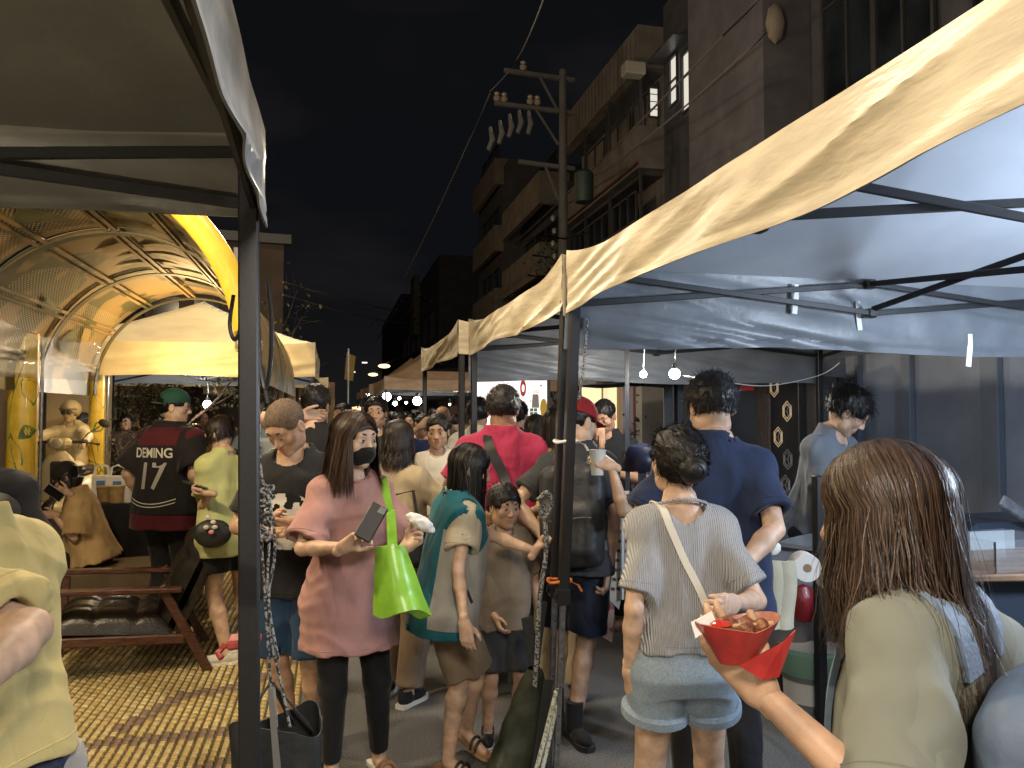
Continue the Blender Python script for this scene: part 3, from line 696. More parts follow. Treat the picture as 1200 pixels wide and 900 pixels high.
def cap_hat(g, m, back=False, brim=True, bm=None, lift=0):
    f = Fld(.006); s = g.hs; f.ell(g.A((0, -.012, .040)), np.array((.090, .106, .094))*s, M=g.HM); f.ell(g.A((0, -.012, .036)), np.array((.082, .098, .088))*s, op='s', k=.004, M=g.HM)
    f.half(g.A((0, 0, .028 if not back else .022)), g.HM@np.array((0, (-.10 if not back else .12), -1.0)), .004)
    o = link('cap', npmesh('cap', *f.mesh(), m), g.root)
    if brim:
        q = -1 if back else 1; b = MB()
        def fn(u, v):
            a = (u-.5)*2.3; r = .085+.075*v*math.cos(a*.75); return g.A((math.sin(a)*(.080+.02*v), q*(math.cos(a)*(.085)+.075*v*max(math.cos(a), 0)**.5), .034-.016*v-.012*abs(math.sin(a))**2))
        b.grid(fn, 14, 5, .003, 0); b.build('cap_brim', bm or m, o, True)
        b = MB(); b.ball(g.A((0, -.012, .134)), .006*s, 8); b.build('cap_button', m, o, True)
    return o
def surf_band(g, name, f3, n, w, m, parent=None, th=.004):
    """strap over the torso: f3(t) -> torso-frame point on the cloth, normal outward"""
    pts = []; nr = []
    for t in np.linspace(0, 1, n): p, q = f3(t); pts.append(g.tor(p)); nr.append(g.T@np.array(q, float))
    return band(name, pts, w, th, m, parent or g.root, nr)
def torso_pt(g, x, z, side, e):
    """point on the torso surface at x, z; side +1 front, -1 back"""
    sec = g.sec; zz = [k[0] for k in sec]; rx = np.interp(z, zz, [k[3] for k in sec])+e; ry = np.interp(z, zz, [k[4] for k in sec])+e; cy = np.interp(z, zz, [k[2] for k in sec])
    q = min(abs(x)/rx, .97); y = cy+side*ry*(1-q**2.3)**(1/2.3); return (x, y, z), (x/rx*.6, side*1.0, .25 if z > .38 else 0)

from mathutils.bvhtree import BVHTree
def bvh(o):
    me = o.data; v = np.empty(len(me.vertices)*3, np.float32); me.vertices.foreach_get('co', v)
    return BVHTree.FromPolygons(v.reshape(-1, 3).tolist(), [tuple(p.vertices) for p in me.polygons])
def near(t, p, off=.004):
    q, n, _, _ = t.find_nearest(Vector(p)); d = Vector(p)-q
    if n.dot(d) < 0 and d.length > .0: n = -n if d.length > .03 else n
    return q+n*off, n
def wrapstrap(g, t, pts, w, m, name='strap', off=.006, n=26, th=.005, parent=None, smooth=3):
    P_ = [np.array(p, float) for p in pts]; out = []; nr = []
    seg = np.linspace(0, len(P_)-1, n)
    for u in seg:
        i = min(int(u), len(P_)-2); q, nn = near(t, P_[i]+(P_[i+1]-P_[i])*(u-i), off); out.append(np.array(q)); nr.append(np.array(nn))
    for _ in range(smooth):
        out = [out[0]]+[(out[i-1]+2*out[i]+out[i+1])/4 for i in range(1, n-1)]+[out[-1]]; nr = [nr[0]]+[(nr[i-1]+2*nr[i]+nr[i+1])/4 for i in range(1, n-1)]+[nr[-1]]
    return band(name, out, w, th, m, parent or g.root, nr)
def project_flat(g, t, V2, F, side, m, name, off=.004, parent=None, ax='y'):
    """V2: (x, z) torso-frame points thrown onto the cloth from the front (+1) or the back (-1)"""
    vs = []
    for x, z in V2:
        p = Vector(g.tor((x, side*.6 if ax == 'y' else 0, z)).tolist()); d = Vector((g.T@np.array((0, -side, 0.))).tolist())
        h = t.ray_cast(p, d); q = h[0] if h[0] is not None else p+d*.45; vs.append(q-d*off)
    me = npmesh(name, np.array([tuple(v) for v in vs]), F, m); return link(name, me, parent or g.root)
def cloth_text(g, t, body, size, x, z, side, m, name='lettering', squash=1.0):
    cu = bpy.data.curves.new(name, 'FONT'); cu.body = body; cu.size = size; cu.align_x = 'CENTER'; cu.align_y = 'CENTER'; cu.offset = size*.02
    o = bpy.data.objects.new(name+'_t', cu); COL.objects.link(o); bpy.context.view_layer.update()
    me = bpy.data.meshes.new_from_object(o.evaluated_get(bpy.context.evaluated_depsgraph_get())); bpy.data.objects.remove(o)
    V2 = [(x-side*v.co.x*squash, z+v.co.y) for v in me.vertices]; F = [tuple(p.vertices) for p in me.polygons]
    return project_flat(g, t, V2, F, side, m, name, .006)
def splash(g, t, x0, x1, z0, z1, side, m, seed, thr=.52, n=34, sc=7, name='printed_graphic'):
    V2 = []; F = []
    for i in range(n):
        for j in range(n):
            u, v = (i+.5)/n, (j+.5)/n
            if nz(u*sc+seed, v*sc, seed) > thr and (u-.5)**2+(v-.5)**2 < .26:
                o = len(V2)
                for a, b_ in ((0, 0), (1, 0), (1, 1), (0, 1)): V2.append((x0+(x1-x0)*(i+a)/n, z0+(z1-z0)*(j+b_)/n))
                F.append((o, o+1, o+2, o+3))
    return project_flat(g, t, V2, F, side, m, name)
def backpack(label, g, m, w=.30, h=.44, dth=.17, z=.20, off=.0, strapm=None, cloth_o=None, sw=.05, seedm=1, logo=None, vox=.009):
    """stays a thing of its own; rests on the back"""
    rt = g.root; t = thing('backpack', label, 'backpack', rt.location, rt.rotation_euler.z)
    f = Fld(vox); T = g.T; c = g.tor((off, -(.115*g.wd+.03+dth/2), z)); f.box(c, (w/2, dth/2, h/2), M=T, r=.05); f.box(c+T@np.array((0, -dth*.45, -h*.14)), (w*.40, dth*.28, h*.26), M=T, r=.04, k=.03)
    f.ell(c+T@np.array((0, 0, h*.42)), (w*.42, dth*.42, h*.14), M=T, k=.04)
    link('pack_body', npmesh('pack_body', *f.mesh(fold_disp(.010, 4, 9, seedm)), m), t)
    b = MB(); b.tube([c+T@np.array((math.cos(a)*.035, dth*.1, h*.47+math.sin(a)*.035)) for a in np.linspace(0, math.pi, 8)], .008, 6); b.build('haul_loop', strapm or m, t, True)
    b = MB(); b.tube([c+T@np.array((x, -dth*.5-.03-.012*math.cos(x*9), .012*math.sin(x*20)-h*.02)) for x in np.linspace(-w*.34, w*.34, 14)], .004, 5); b.build('zip', strapm or m, t, True)
    if cloth_o is not None:
        tr_ = bvh(cloth_o)
        for e in (-1, 1):
            P_ = [g.tor((e*.080, -.14, .36)), g.tor((e*.085, -.06, .455)), g.tor((e*.085, .03, .455)), g.tor((e*.090, .14, .36)), g.tor((e*.10, .17, .2)), g.tor((e*.17, .06, .06)), g.tor((e*.15, -.12, .04))]
            wrapstrap(g, tr_, P_, sw, strapm or m, 'shoulder_strap', parent=t, n=34, th=.010)
    return t
# ------------------------------------------------------------------ materials of the place
asphalt = mat('asphalt', (.155, .152, .148), .74, noise=.6, nscale=150, bump=.55, bscale=230, detail=8)
grout = mat('dark_grout', (.030, .022, .014), .9, noise=.4, nscale=60)
tile_m = [mat('yellow_paver', (.50, .37, .15), .62, noise=.25, nscale=25, bump=.2, bscale=150), mat('straw_paver', (.56, .45, .22), .6, noise=.25, nscale=25, bump=.2, bscale=150),
          mat('ochre_paver', (.46, .33, .13), .66, noise=.3, nscale=25, bump=.2, bscale=150), mat('brown_paver', (.24, .16, .11), .7, noise=.3, nscale=25, bump=.2, bscale=150)]
beige_out = mat('beige_tarpaulin', (.56, .48, .34), .46, noise=.16, nscale=9, bump=.22, bscale=34, spec=.5, stretch=(1, .5, 2.2))
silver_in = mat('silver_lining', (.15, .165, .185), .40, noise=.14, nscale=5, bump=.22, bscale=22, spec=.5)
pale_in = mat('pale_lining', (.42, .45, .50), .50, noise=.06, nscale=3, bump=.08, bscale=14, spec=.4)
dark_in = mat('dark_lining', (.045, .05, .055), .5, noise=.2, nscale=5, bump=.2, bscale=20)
olive_in = mat('olive_lining', (.13, .125, .105), .45, noise=.12, nscale=5, bump=.25, bscale=18, spec=.4)
grey_out = mat('grey_tarpaulin', (.42, .43, .44), .45, noise=.2, nscale=9, bump=.25, bscale=30)
tan_out = mat('tan_tarpaulin', (.42, .30, .20), .55, noise=.12, nscale=6, bump=.2, bscale=24)
cream_out = mat('cream_tarpaulin', (.70, .58, .34), .5, noise=.08, nscale=4, bump=.2, bscale=16)
concrete = lambda n, c: mat(n, c, .85, noise=.18, nscale=2.2, bump=.3, bscale=40, detail=8)
wallA = concrete('plaster_mauve', (.145, .138, .155)); wallB = concrete('tiled_plaster', (.19, .17, .15)); wallD = concrete('dark_plaster', (.075, .075, .085)); wallC = concrete('ochre_plaster', (.20, .18, .15))  # wallD is the darkest of the plain plasters
glass_dk = mat('dark_window_glass', (.02, .025, .032), .12, spec=.6, noise=.5, nscale=1.2); lit_glass = emis('lit_window', (1.0, .96, .85), .55)
frame_m = mat('window_frame', (.07, .07, .075), .5, .4)
wood_red = mat('stained_wood', (.085, .030, .018), .38, noise=.45, nscale=16, stretch=(1, 1, 6), bump=.1, bscale=60, coat=.2)
leather = mat('black_leather', (.022, .018, .015), .33, noise=.3, nscale=30, bump=.25, bscale=90)
yellow_paint = mat('yellow_paint', (.72, .48, .045), .38, noise=.14, nscale=9, bump=.06, bscale=60, coat=.2)
leaf_paint = mat('green_leaf_paint', (.16, .24, .035), .45, col2=(.06, .11, .02), nscale=16)
bark = mat('bark', (.11, .07, .042), .9, noise=.5, nscale=14, bump=.8, bscale=30)
leaf_dry = mat('dry_leaves', (.13, .095, .035), .7, col2=(.045, .05, .018), nscale=5); leaf_dk = mat('night_leaves', (.045, .065, .030), .7, col2=(.015, .022, .012), nscale=4)
leaf_gr = mat('bright_leaves', (.13, .17, .035), .6, col2=(.05, .08, .02), nscale=6)
bulb_m = emis('bulb_white', (1, .97, .9), 30); bulb_w = emis('bulb_warm', (1, .82, .55), 9); lampglow = emis('lamp_glow', (1, .66, .25), 3.5)
rope_m = mat('flecked_rope', (.30, .30, .29), .8, col2=(.03, .03, .03), nscale=120, cpos=(.48, .52)); rope_gr = mat('green_cord', (.16, .19, .12), .7, col2=(.5, .5, .42), nscale=90, cpos=(.5, .6))
red_pl = mat('red_plastic', (.45, .035, .025), .4); clear_v = None
rnd = random.Random(5)

# ------------------------------------------------------------------ ground, sky
b = MB(); b.grid(lambda u, v: (-200+400*u, -60+460*v, 0), 8, 8); b.build('road', asphalt, kind='structure')
EDGE = -.16
b = MB(); b.add([(-9, 1.0, .004), (EDGE, 1.0, .004), (EDGE, 11.5, .004), (-9, 11.5, .004)], [(0, 1, 2, 3)])
plaza = b.build('plaza', mat('plaza_bed', (.10, .075, .035), .85, noise=.4, nscale=60), kind='structure')
bands = [[G(150, 3.95), G(220, 4.42), G(283, 4.53), G(317, 4.72), G(345, 5.0)], [G(20, 3.66), G(87, 3.72), G(190, 3.84), G(280, 3.92), G(330, 4.06), G(372, 4.3)], [G(200, 3.40), G(233, 3.49), G(277, 3.59), G(340, 3.75)], [G(120, 6.3), G(200, 6.2), G(300, 6.4)]]
def band_d(x, y):
    m = 9
    for P_ in bands:
        for a, c in zip(P_[:-1], P_[1:]):
            ab = (c-a).xy; t = max(0, min(1, (Vector((x, y))-a.xy).dot(ab)/ab.dot(ab))); m = min(m, (a.xy+ab*t-Vector((x, y))).length)
    return m
pu, pv = .043, .056; cells = []
yy = 3.05
j = 0
while yy < 9.6:
    xx = EDGE-pu/2-.004; i = 0
    while xx > -3.6:
        ang = math.degrees(math.atan2(xx, yy))
        if ang > -24: cells.append((xx, yy+(pv/2 if i % 2 else 0)))
        xx -= pu; i += 1
    yy += pv; j += 1
def tile_mesh(mi):
    b = MB(); x, y, h = pu/2-.0062, pv/2-.0026, .010; q = .003
    b.add([(-x, -y, 0), (x, -y, 0), (x, y, 0), (-x, y, 0), (-x+q, -y+q, h), (x-q, -y+q, h), (x-q, y-q, h), (-x+q, y-q, h)], [(4, 5, 6, 7), (0, 1, 5, 4), (1, 2, 6, 5), (2, 3, 7, 6), (3, 0, 4, 7)])
    return npmesh('paver', b.v, b.f, tile_m[mi], False)
tms = [tile_mesh(i) for i in range(4)]
def tile_kind(x, y):
    if band_d(x, y) < .052: return 3
    r = rnd.random(); return 0 if r < .55 else 1 if r < .93 else 2
vis = lambda c: (lambda d, px: d > 3.42 and 60 < px < 380)(c[1]*math.cos(YAW)+c[0]*math.sin(YAW), 600+FPX*(c[0]*math.cos(YAW)-c[1]*math.sin(YAW))/(c[1]*math.cos(YAW)+c[0]*math.sin(YAW)))
cells.sort(key=lambda c: (0 if vis(c) else 1, c[1]*math.cos(YAW)+c[0]*math.sin(YAW)))
for (x, y) in cells[:300]:
    o = link('paver', tms[tile_kind(x, y)], plaza); o.location = (x, y, .004+rnd.uniform(-.001, .001)); o.rotation_euler.z = rnd.uniform(-.02, .02)
V = []; Fq = []; fm = []
x0, y0, h, q = pu/2-.0062, pv/2-.0026, .010, .003
for (x, y) in cells[300:]:
    o = len(V); z = .004+rnd.uniform(-.001, .001)
    V += [(x-x0, y-y0, z), (x+x0, y-y0, z), (x+x0, y+y0, z), (x-x0, y+y0, z), (x-x0+q, y-y0+q, z+h), (x+x0-q, y-y0+q, z+h), (x+x0-q, y+y0-q, z+h), (x-x0+q, y+y0-q, z+h)]
    Fq += [(o+4, o+5, o+6, o+7), (o, o+1, o+5, o+4), (o+1, o+2, o+6, o+5), (o+2, o+3, o+7, o+6), (o+3, o, o+4, o+7)]; fm += [tile_kind(x, y)]*5
link('paver', npmesh('pavers_far', V, np.array(Fq), tile_m, False, fm), plaza, kind='stuff')
b = MB(); b.box((EDGE+.05, 6.2, .008), (.09, 10.4, .016)); b.build('kerb', concrete('kerb_stone', (.16, .15, .14)), kind='structure')

# ------------------------------------------------------------------ market tents
def tent(label, x0, x1, y0, y1, zb=2.05, zt=2.25, zp=2.92, outer=beige_out, inner=pale_in, val_in=silver_in, seed=1, legs=(1, 1, 1, 1), detail=2, curtain=0, group='pop-up market tents', peak=.07, lean={}, sagroof=.05, zslide=.80):
    r = thing('market_tent', label, 'tent', (x0, y0, 0), 0, group); wx, wy = x1-x0, y1-y0
    def roof(u, v):
        a = max(abs(2*u-1), abs(2*v-1)); t = 1-a; z = zt-.002+(zp-zt)*(t-sagroof*math.sin(math.pi*min(1, t))*1.2); z += .012*(nz(u*6+seed, v*6)-.5)*2*min(1, t*5)
        cu = abs(2*u-1)*abs(2*v-1); return (.004+(wx-.008)*u, .004+(wy-.008)*v, z+peak*max(0, cu-.75)*4*.9)
    n = 28 if detail else 14
    b = MB(); b.grid(roof, n, n, .004, 1); b.build('canopy', [outer, inner], r, True)
    def side(a, c, out, sd, deep=0):
        c, a, out = Vector(a), Vector(c), Vector(out); L = (c-a).length
        def fn(u, v):
            tp = zt+peak*(max(0, 1-5*u)**2+max(0, 1-5*(1-u))**2); bt = zb-deep+.012*math.sin(u*math.pi*3+sd)-.0; z = tp+(bt-tp)*v; y = u*L
            ed = min(1, u*8, (1-u)*8); w = nz(y*1.6+sd, z*9+y*1.2+sd, sd)-.5+.6*(1-abs(2*nz(y*1.1+sd, z*17+y*2.6, 4)-1))-.3
            w += .5*(nz(y*5+sd, z*6, 2)-.5)
            d = .034*w*(.35+.65*ed)*(.3+.7*min(1, v*3+.1))+.004+(.004 if v > .9 else 0)
            if deep: d += .07*(nz(y*1.4, sd, v*1.5)-.3)*v+.02*(1-abs(2*nz(y*3.2+z*2, z*3, sd)-1))*v
            p = a+(c-a)*u+out*d; return (p.x, p.y, z)
        b = MB(); nu = int(84*max(1, L/3)) if detail > 1 else 40 if detail else 16; b.grid(fn, nu, (22 if detail > 1 else 12)+(10 if deep else 0), .005, 1)
        return b.build('valance', [outer, val_in], r, True)
    side((0, wy, 0), (0, 0, 0), (-1, 0, 0), seed); side((wx, 0, 0), (wx, wy, 0), (1, 0, 0), seed+3.3)
    side((0, 0, 0), (wx, 0, 0), (0, -1, 0), seed+6.1); side((wx, wy, 0), (0, wy, 0), (0, 1, 0), seed+9.7, curtain)
    cs = [(.03, .03), (wx-.03, .03), (wx-.03, wy-.03), (.03, wy-.03)]; lw = .044
    for k, (cx, cy) in enumerate(cs):
        if not legs[k]: continue
        lx, ly = lean.get(k, (0, 0)); zs = zslide
        P_ = lambda z: Vector((cx+lx*(1-z/2.2), cy+ly*(1-z/2.2), z))
        b = MB(); b.bar(P_(zs), P_(zt+.02), lw, lw, up=(0, 1, 0), bev=.004); lg = b.build('leg', black_metal, r)
        b = MB(); b.bar(P_(.02), P_(zs), .024, .024, up=(0, 1, 0), bev=.003); b.build('inner_leg', grey_metal, lg)
        b = MB(); p = P_(0); b.box((p.x, p.y, .004), (.09, .09, .008)).box((p.x, p.y, .02), (.04, .04, .03)); b.build('foot_plate', grey_metal, lg)
        if detail > 1:
            b = MB(); p = P_(zs+.02); b.box(p, (lw+.014, lw+.014, .07), bev=.006); b.box(p+Vector((-.03, 0, 0)), (.02, .02, .03), bev=.004); b.build('slider', BLACKP, lg)
            b = MB()
            for q in np.arange(.2, .9, .12): pp = P_(q); b.lathe(pp+Vector((0, -.0125, 0)), [(.004, 0), (.004, -.001)], 8, (0, 1, 0))
            b.build('pin_hole', BLACKP, lg)
    if detail:
        w, t = .026, .013
        lo, hi = zb+.03, zt-.03; mids = [(wx/2, .04), (wx-.04, wy/2), (wx/2, wy-.04), (.04, wy/2)]
        def tb(a, c): b = MB(); b.bar(a, c, t, w, bev=.002); b.build('truss_bar', black_metal, r)
        for k in range(4):
            c0, c1, m = cs[k], cs[(k+1) % 4], mids[k]
            for q, c in enumerate((c0, c1)):
                o_ = .012 if q else -.012; dx, dy = (0, o_) if k % 2 == 0 else (o_, 0)
                if detail > 1 or k in (2, 3):
                    tb((c[0]+dx, c[1]+dy, lo), (m[0]+dx, m[1]+dy, hi)); tb((c[0]-dx, c[1]-dy, hi), (m[0]-dx, m[1]-dy, lo))
            
            for z_ in (hi, lo): b = MB(); b.box((m[0], m[1], z_), (.05, .05, .045), bev=.008); b.build('bracket', BLACKP, r)
            hub = (wx/2, wy/2); hx, hy = (hub[0]-m[0], hub[1]-m[1]); L = math.hypot(hx, hy); e = .05
            px_, py_ = -hy/L*.012, hx/L*.012; h2 = (hub[0]-hx/L*e, hub[1]-hy/L*e)
            tb((m[0]+px_, m[1]+py_, lo+.02), (h2[0]+px_, h2[1]+py_, hi+.03)); tb((m[0]-px_, m[1]-py_, hi), (h2[0]-px_, h2[1]-py_, lo))
        b = MB(); b.bar((wx/2, wy/2, lo-.02), (wx/2, wy/2, zp-.03), .032, .032, bev=.004); b.ball((wx/2, wy/2, zp-.05), (.06, .06, .02), 10); b.build('peak_pole', black_metal, r)
        
        for z_ in (hi+.03, lo): b = MB(); b.box((wx/2, wy/2, z_), (.1, .1, .05), bev=.01); b.build('hub', BLACKP, r)
        for k in (0, 1, 2, 3):
            if legs[k]: b = MB(); c = cs[k]; b.box((c[0], c[1], zt-.03), (.055, .055, .06), bev=.008); b.build('bracket', BLACKP, r)
    return r
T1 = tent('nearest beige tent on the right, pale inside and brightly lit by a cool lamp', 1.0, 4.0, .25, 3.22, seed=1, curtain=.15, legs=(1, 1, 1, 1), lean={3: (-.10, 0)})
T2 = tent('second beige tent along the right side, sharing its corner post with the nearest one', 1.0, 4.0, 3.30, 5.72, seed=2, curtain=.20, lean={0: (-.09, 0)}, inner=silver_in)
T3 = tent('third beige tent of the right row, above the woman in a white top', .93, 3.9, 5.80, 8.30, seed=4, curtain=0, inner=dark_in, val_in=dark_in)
T4 = tent('large tan tent farther up the road, white bulbs strung under its front', .95, 4.9, 14.8, 18.6, zp=3.6, outer=tan_out, inner=silver_in, seed=5, detail=1)
T5 = tent('tan tent behind the large one, only its street side showing', .85, 4.2, 18.9, 22.5, zp=3.4, outer=tan_out, inner=silver_in, seed=6, detail=0)
T6 = tent('farthest tan tent at the far end of the right row', .78, 4.1, 22.8, 26.4, zp=3.4, outer=tan_out, inner=silver_in, seed=7, detail=0)
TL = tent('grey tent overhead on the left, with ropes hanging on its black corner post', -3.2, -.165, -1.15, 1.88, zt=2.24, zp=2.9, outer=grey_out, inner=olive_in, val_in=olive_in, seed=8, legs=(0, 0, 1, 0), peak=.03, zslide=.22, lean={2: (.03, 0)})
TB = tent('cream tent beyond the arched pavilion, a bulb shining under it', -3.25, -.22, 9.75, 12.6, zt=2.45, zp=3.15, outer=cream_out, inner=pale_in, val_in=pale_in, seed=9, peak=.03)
TC = tent('cream tent farther back on the left, its tip pointing over the road', -3.9, -.1, 15.5, 19.5, zt=2.25, zp=3.0, zb=2.12, outer=cream_out, inner=cream_out, val_in=cream_out, seed=10, detail=0)
TR = tent('dark tent in the second row, in front of the shop wall', 2.9, 4.45, 6.0, 9.0, zt=2.12, zb=1.93, zp=2.5, outer=silver_in, inner=dark_in, val_in=silver_in, seed=12, detail=1, legs=(1, 1, 1, 1))

# plastic hooks and label tags on the nearest tents' frames
for (px, py, d, tl) in ((1007, 365, 3.70, 20), (1138, 405, 3.3, -20), (935, 345, 3.6, 5)):
    p = W(px, py, d); b = MB(); b.bar(p+Vector((0, 0, .05)), p, .022, .006); b.bar(p, p+Vector((.012*math.sin(tl), 0, -.09)), .026, .004)
    b.build('strap_tag', WHITEP, None, label={1007: 'white strap hanging from the middle joint of the nearest tent frame', 1138: 'white tag hanging below the inner curtain at the right', 935: 'small pale tie on the thin truss bar'}[px], cat='tag')

# ------------------------------------------------------------------ bulbs and lamps
def bulb(p, r, m, label, group=None, cord=.12):
    t = thing('light_bulb', label, 'light bulb', p, 0, group)
    b = MB(); b.ball((0, 0, 0), r, 14); b.build('glass', m, t, True)
    b = MB(); b.lathe((0, 0, r*.8), [(r*.45, 0), (r*.45, r*.9), (r*.2, r*1.1)], 10); b.build('socket', BLACKP, t); b = MB(); b.tube([(0, 0, r*1.5), (.01, 0, cord*.6), (0, 0, cord)], .0025, 5); b.build('cord', WHITEP, t)
bulb(Vector((2.16, 4.62, 1.86))+Vector((0, 0, .0)), .036, bulb_m, 'brightest white bulb hanging right beside the tall man in navy', cord=.3)
bulb(Vector((2.06, 4.90, 1.87)), .024, bulb_m, 'smaller white bulb just left of the brightest one', cord=.3)
bulb(W(243, 474, 10.4), .055, bulb_m, 'white bulb shining under the cream tent on the left', cord=.3)
for (px, py, d, r) in ((453, 465, 15, .085), (489, 470, 15, .085), (463, 473, 17, .05), (468, 467, 16, .03), (476, 472, 18, .03), (441, 469, 19, .03), (431, 462, 20, .04), (421, 480, 20, .03), (527, 474, 16, .02)):
    bulb(W(px, py, d), r, bulb_m, {453: 'large white bulb above the head of the bare forehead man', 489: 'large white bulb right of the thin black pole row', 463: 'medium white bulb between the two large far ones', 468: 'small white bulb just above the medium far one', 476: 'small white bulb left of the right large far bulb', 441: 'tiny white bulb at the left end of the far string', 431: 'tiny high bulb under the farthest tan tents', 421: 'tiny low bulb at the head of the face lit man', 527: 'tiny bulb beside the post above the woman in white'}[px], 'bulbs under the far tents')
# ------------------------------------------------------------------ arched pavilion on the left
VX, VZ, VR = -1.55, 1.88, 1.08
pav = thing('arched_pavilion', 'arched pavilion with yellow pipes and painted metal vault over the pavers', 'pavilion', (VX, 7, 0))
def va(a, y, r=VR): return (r*math.cos(R_(a)), y-7, VZ+r*math.sin(R_(a)))
vault_m = mat('bronze_sheet', (.30, .20, .08), .45, .15, col2=(.085, .08, .03), nscale=1.9, cpos=(.47, .51), bump=.12, bscale=16, detail=2)
vault_d = mat('olive_sheet', (.10, .085, .04), .4, .3, noise=.4, nscale=3)
for k, (ya, yb) in enumerate(((4.45, 6.15), (6.2, 7.85), (7.9, 9.45))):
    b = MB(); b.grid(lambda u, v: va(-4+188*u, ya+(yb-ya)*v, VR+.02+.012*nz(u*9, v*4, k)), 40, 10, .004, 0); b.build('roof_panel', vault_m if k != 1 else vault_m, pav, True)
for a in (14, 40, 66, 92, 118, 144, 168):
    for da in (-1.6, 1.6):
        b = MB(); b.bar(va(a+da, 4.3, VR-.015), va(a+da, 9.5, VR-.015), .028, .02, up=(math.cos(R_(a)), 0, math.sin(R_(a)))); b.build('purlin', vault_m, pav)
for y in (6.17, 7.87, 9.48):
    b = MB(); b.grid(lambda u, v: va(-4+188*u, y-.05+.1*v, VR-.03), 40, 1, .012, 0); b.build('rib', vault_d, pav, True)
b = MB(); b.tube([va(a, 4.3, VR+.03) for a in np.linspace(3, 184, 34)], .066, 18); b.build('yellow_pipe', yellow_paint, pav, True)
b = MB(); b.lathe(va(3, 4.3, VR+.03), [(.068, -.0), (.072, .01), (.072, .05), (.068, .055)], 18, (.05, 0, 1)); b.build('pipe_collar', mat('worn_silver', (.5, .45, .3), .5, .5, noise=.5, nscale=60), pav, True)
b = MB(); b.tube([Vector(va(3, 4.3, VR+.02))+Vector((0, 0, -.0)), Vector(va(3, 4.3))+Vector((.01, 0, -.12)), Vector(va(3, 4.3))+Vector((.05, 0, -.24)), Vector(va(3, 4.3))+Vector((.10, 0, -.33)), Vector(va(3, 4.3))+Vector((.13, 0, -.28)), Vector(va(3, 4.3))+Vector((.10, 0, -.1)), Vector(va(3, 4.3))+Vector((.06, 0, 0))], .012, 6); b.build('hanging_strap', BLACKP, pav, True)
def light_dots(a0, a1, ya, yb, name, st, shape):
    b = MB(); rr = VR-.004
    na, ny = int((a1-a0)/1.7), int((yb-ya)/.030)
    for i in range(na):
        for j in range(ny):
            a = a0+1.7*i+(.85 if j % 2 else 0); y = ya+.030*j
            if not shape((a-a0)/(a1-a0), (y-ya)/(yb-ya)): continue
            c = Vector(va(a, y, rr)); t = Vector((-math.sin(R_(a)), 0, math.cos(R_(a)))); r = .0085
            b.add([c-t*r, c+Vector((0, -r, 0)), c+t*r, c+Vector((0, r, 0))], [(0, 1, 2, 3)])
    b.build(name, mat('painted_hole_light', (.62, .55, .36), .6), pav, kind='stuff')  # no real holes: pale dots painted as light shining through the sheet
light_dots(92, 140, 4.8, 6.05, 'painted_light_dots', 1, lambda u, v: (u-.5)**2+(v-.5)**2 < .24+.1*math.sin(u*9))
light_dots(36, 74, 5.1, 6.05, 'painted_light_dots', 1, lambda u, v: v > .15+.5*u and u > .1)
light_dots(120, 165, 6.4, 7.7, 'painted_light_dots', 1, lambda u, v: (u-.5)**2+(v-.5)**2 < .22)
light_dots(130, 172, 8.0, 9.3, 'painted_light_dots', 1, lambda u, v: abs(u-.5) < .4)
def leaf_on(fn, c, L, wd, rot, m, parent, nm='painted_leaf', nseg=9, cut=.12):
    b = MB(); up = []; lo = []
    for k in range(nseg+1):
        t = k/nseg; w = wd*math.sin(math.pi*t**.8)*(1-cut*math.sin(t*9)); x = (t-.5)*L; bend = .18*L*math.sin(math.pi*t)
        cr, sr = math.cos(rot), math.sin(rot)
        for s_, l in ((w, up), (-w, lo)): l.append(fn(c[0]+x*cr-(s_+bend)*sr, c[1]+x*sr+(s_+bend)*cr))
    vs = up+lo; n = nseg+1; b.add(vs, [(k, k+1, n+k+1, n+k) for k in range(nseg)]); b.build(nm, m, parent)
fv = lambda a, y: va(math.degrees(a/VR), y, VR-.006)
rl = random.Random(11)
for k in range(26):
    a = R_(rl.uniform(20, 165))*VR; y = rl.uniform(4.7, 9.2)
    leaf_on(fv, (a, y), rl.uniform(.35, .75), rl.uniform(.05, .13), rl.uniform(0, 6.28), [vault_d, mat('olive_leaf_paint', (.085, .095, .03), .45, .2, noise=.3, nscale=8), mat('tan_leaf_paint', (.36, .25, .10), .4, .2)][k % 3], pav)
def ypost(px, d, dia, label):
    p = G(px, d); r = dia/2; t = thing('yellow_post', label, 'post', p, 0, 'yellow posts painted with leaves')
    b = MB(); b.lathe((0, 0, 0), [(r, 0), (r, 2.3)], 24); b.build('pipe', yellow_paint, t, True)
    ca = math.atan2(-p.y, -p.x)
    f = lambda a, z: ((r+.002)*math.cos(ca+a/r), (r+.002)*math.sin(ca+a/r), z)
    for (a, z, L, w, ro) in ((.3, 1.78, .26, .08, -1.2), (-.35, 1.30, .30, .075, 1.9), (.45, 1.42, .18, .055, .4), (-.1, 1.0, .26, .07, 2.4), (.4, .72, .26, .07, 1.0)):
        leaf_on(f, (a*r, z), L, w, ro, leaf_paint, t)
    b = MB(); b.tube([f(r*.9*math.sin(z*3.1), z) for z in np.linspace(.3, 2.2, 30)], .004, 5); b.build('painted_stem', leaf_paint, t)
    b = MB(); b.tube([(r*1.25, 0, 0), (r*1.25, 0, 2.25)], .015, 8); b.build('steel_tube', grey_metal, t)
ypost(27, 6.7, .235, 'thick yellow post with painted leaves at the left edge, left of the scooter')
ypost(114, 9.1, .175, 'thinner yellow post with painted leaves, right of the scooter rider')

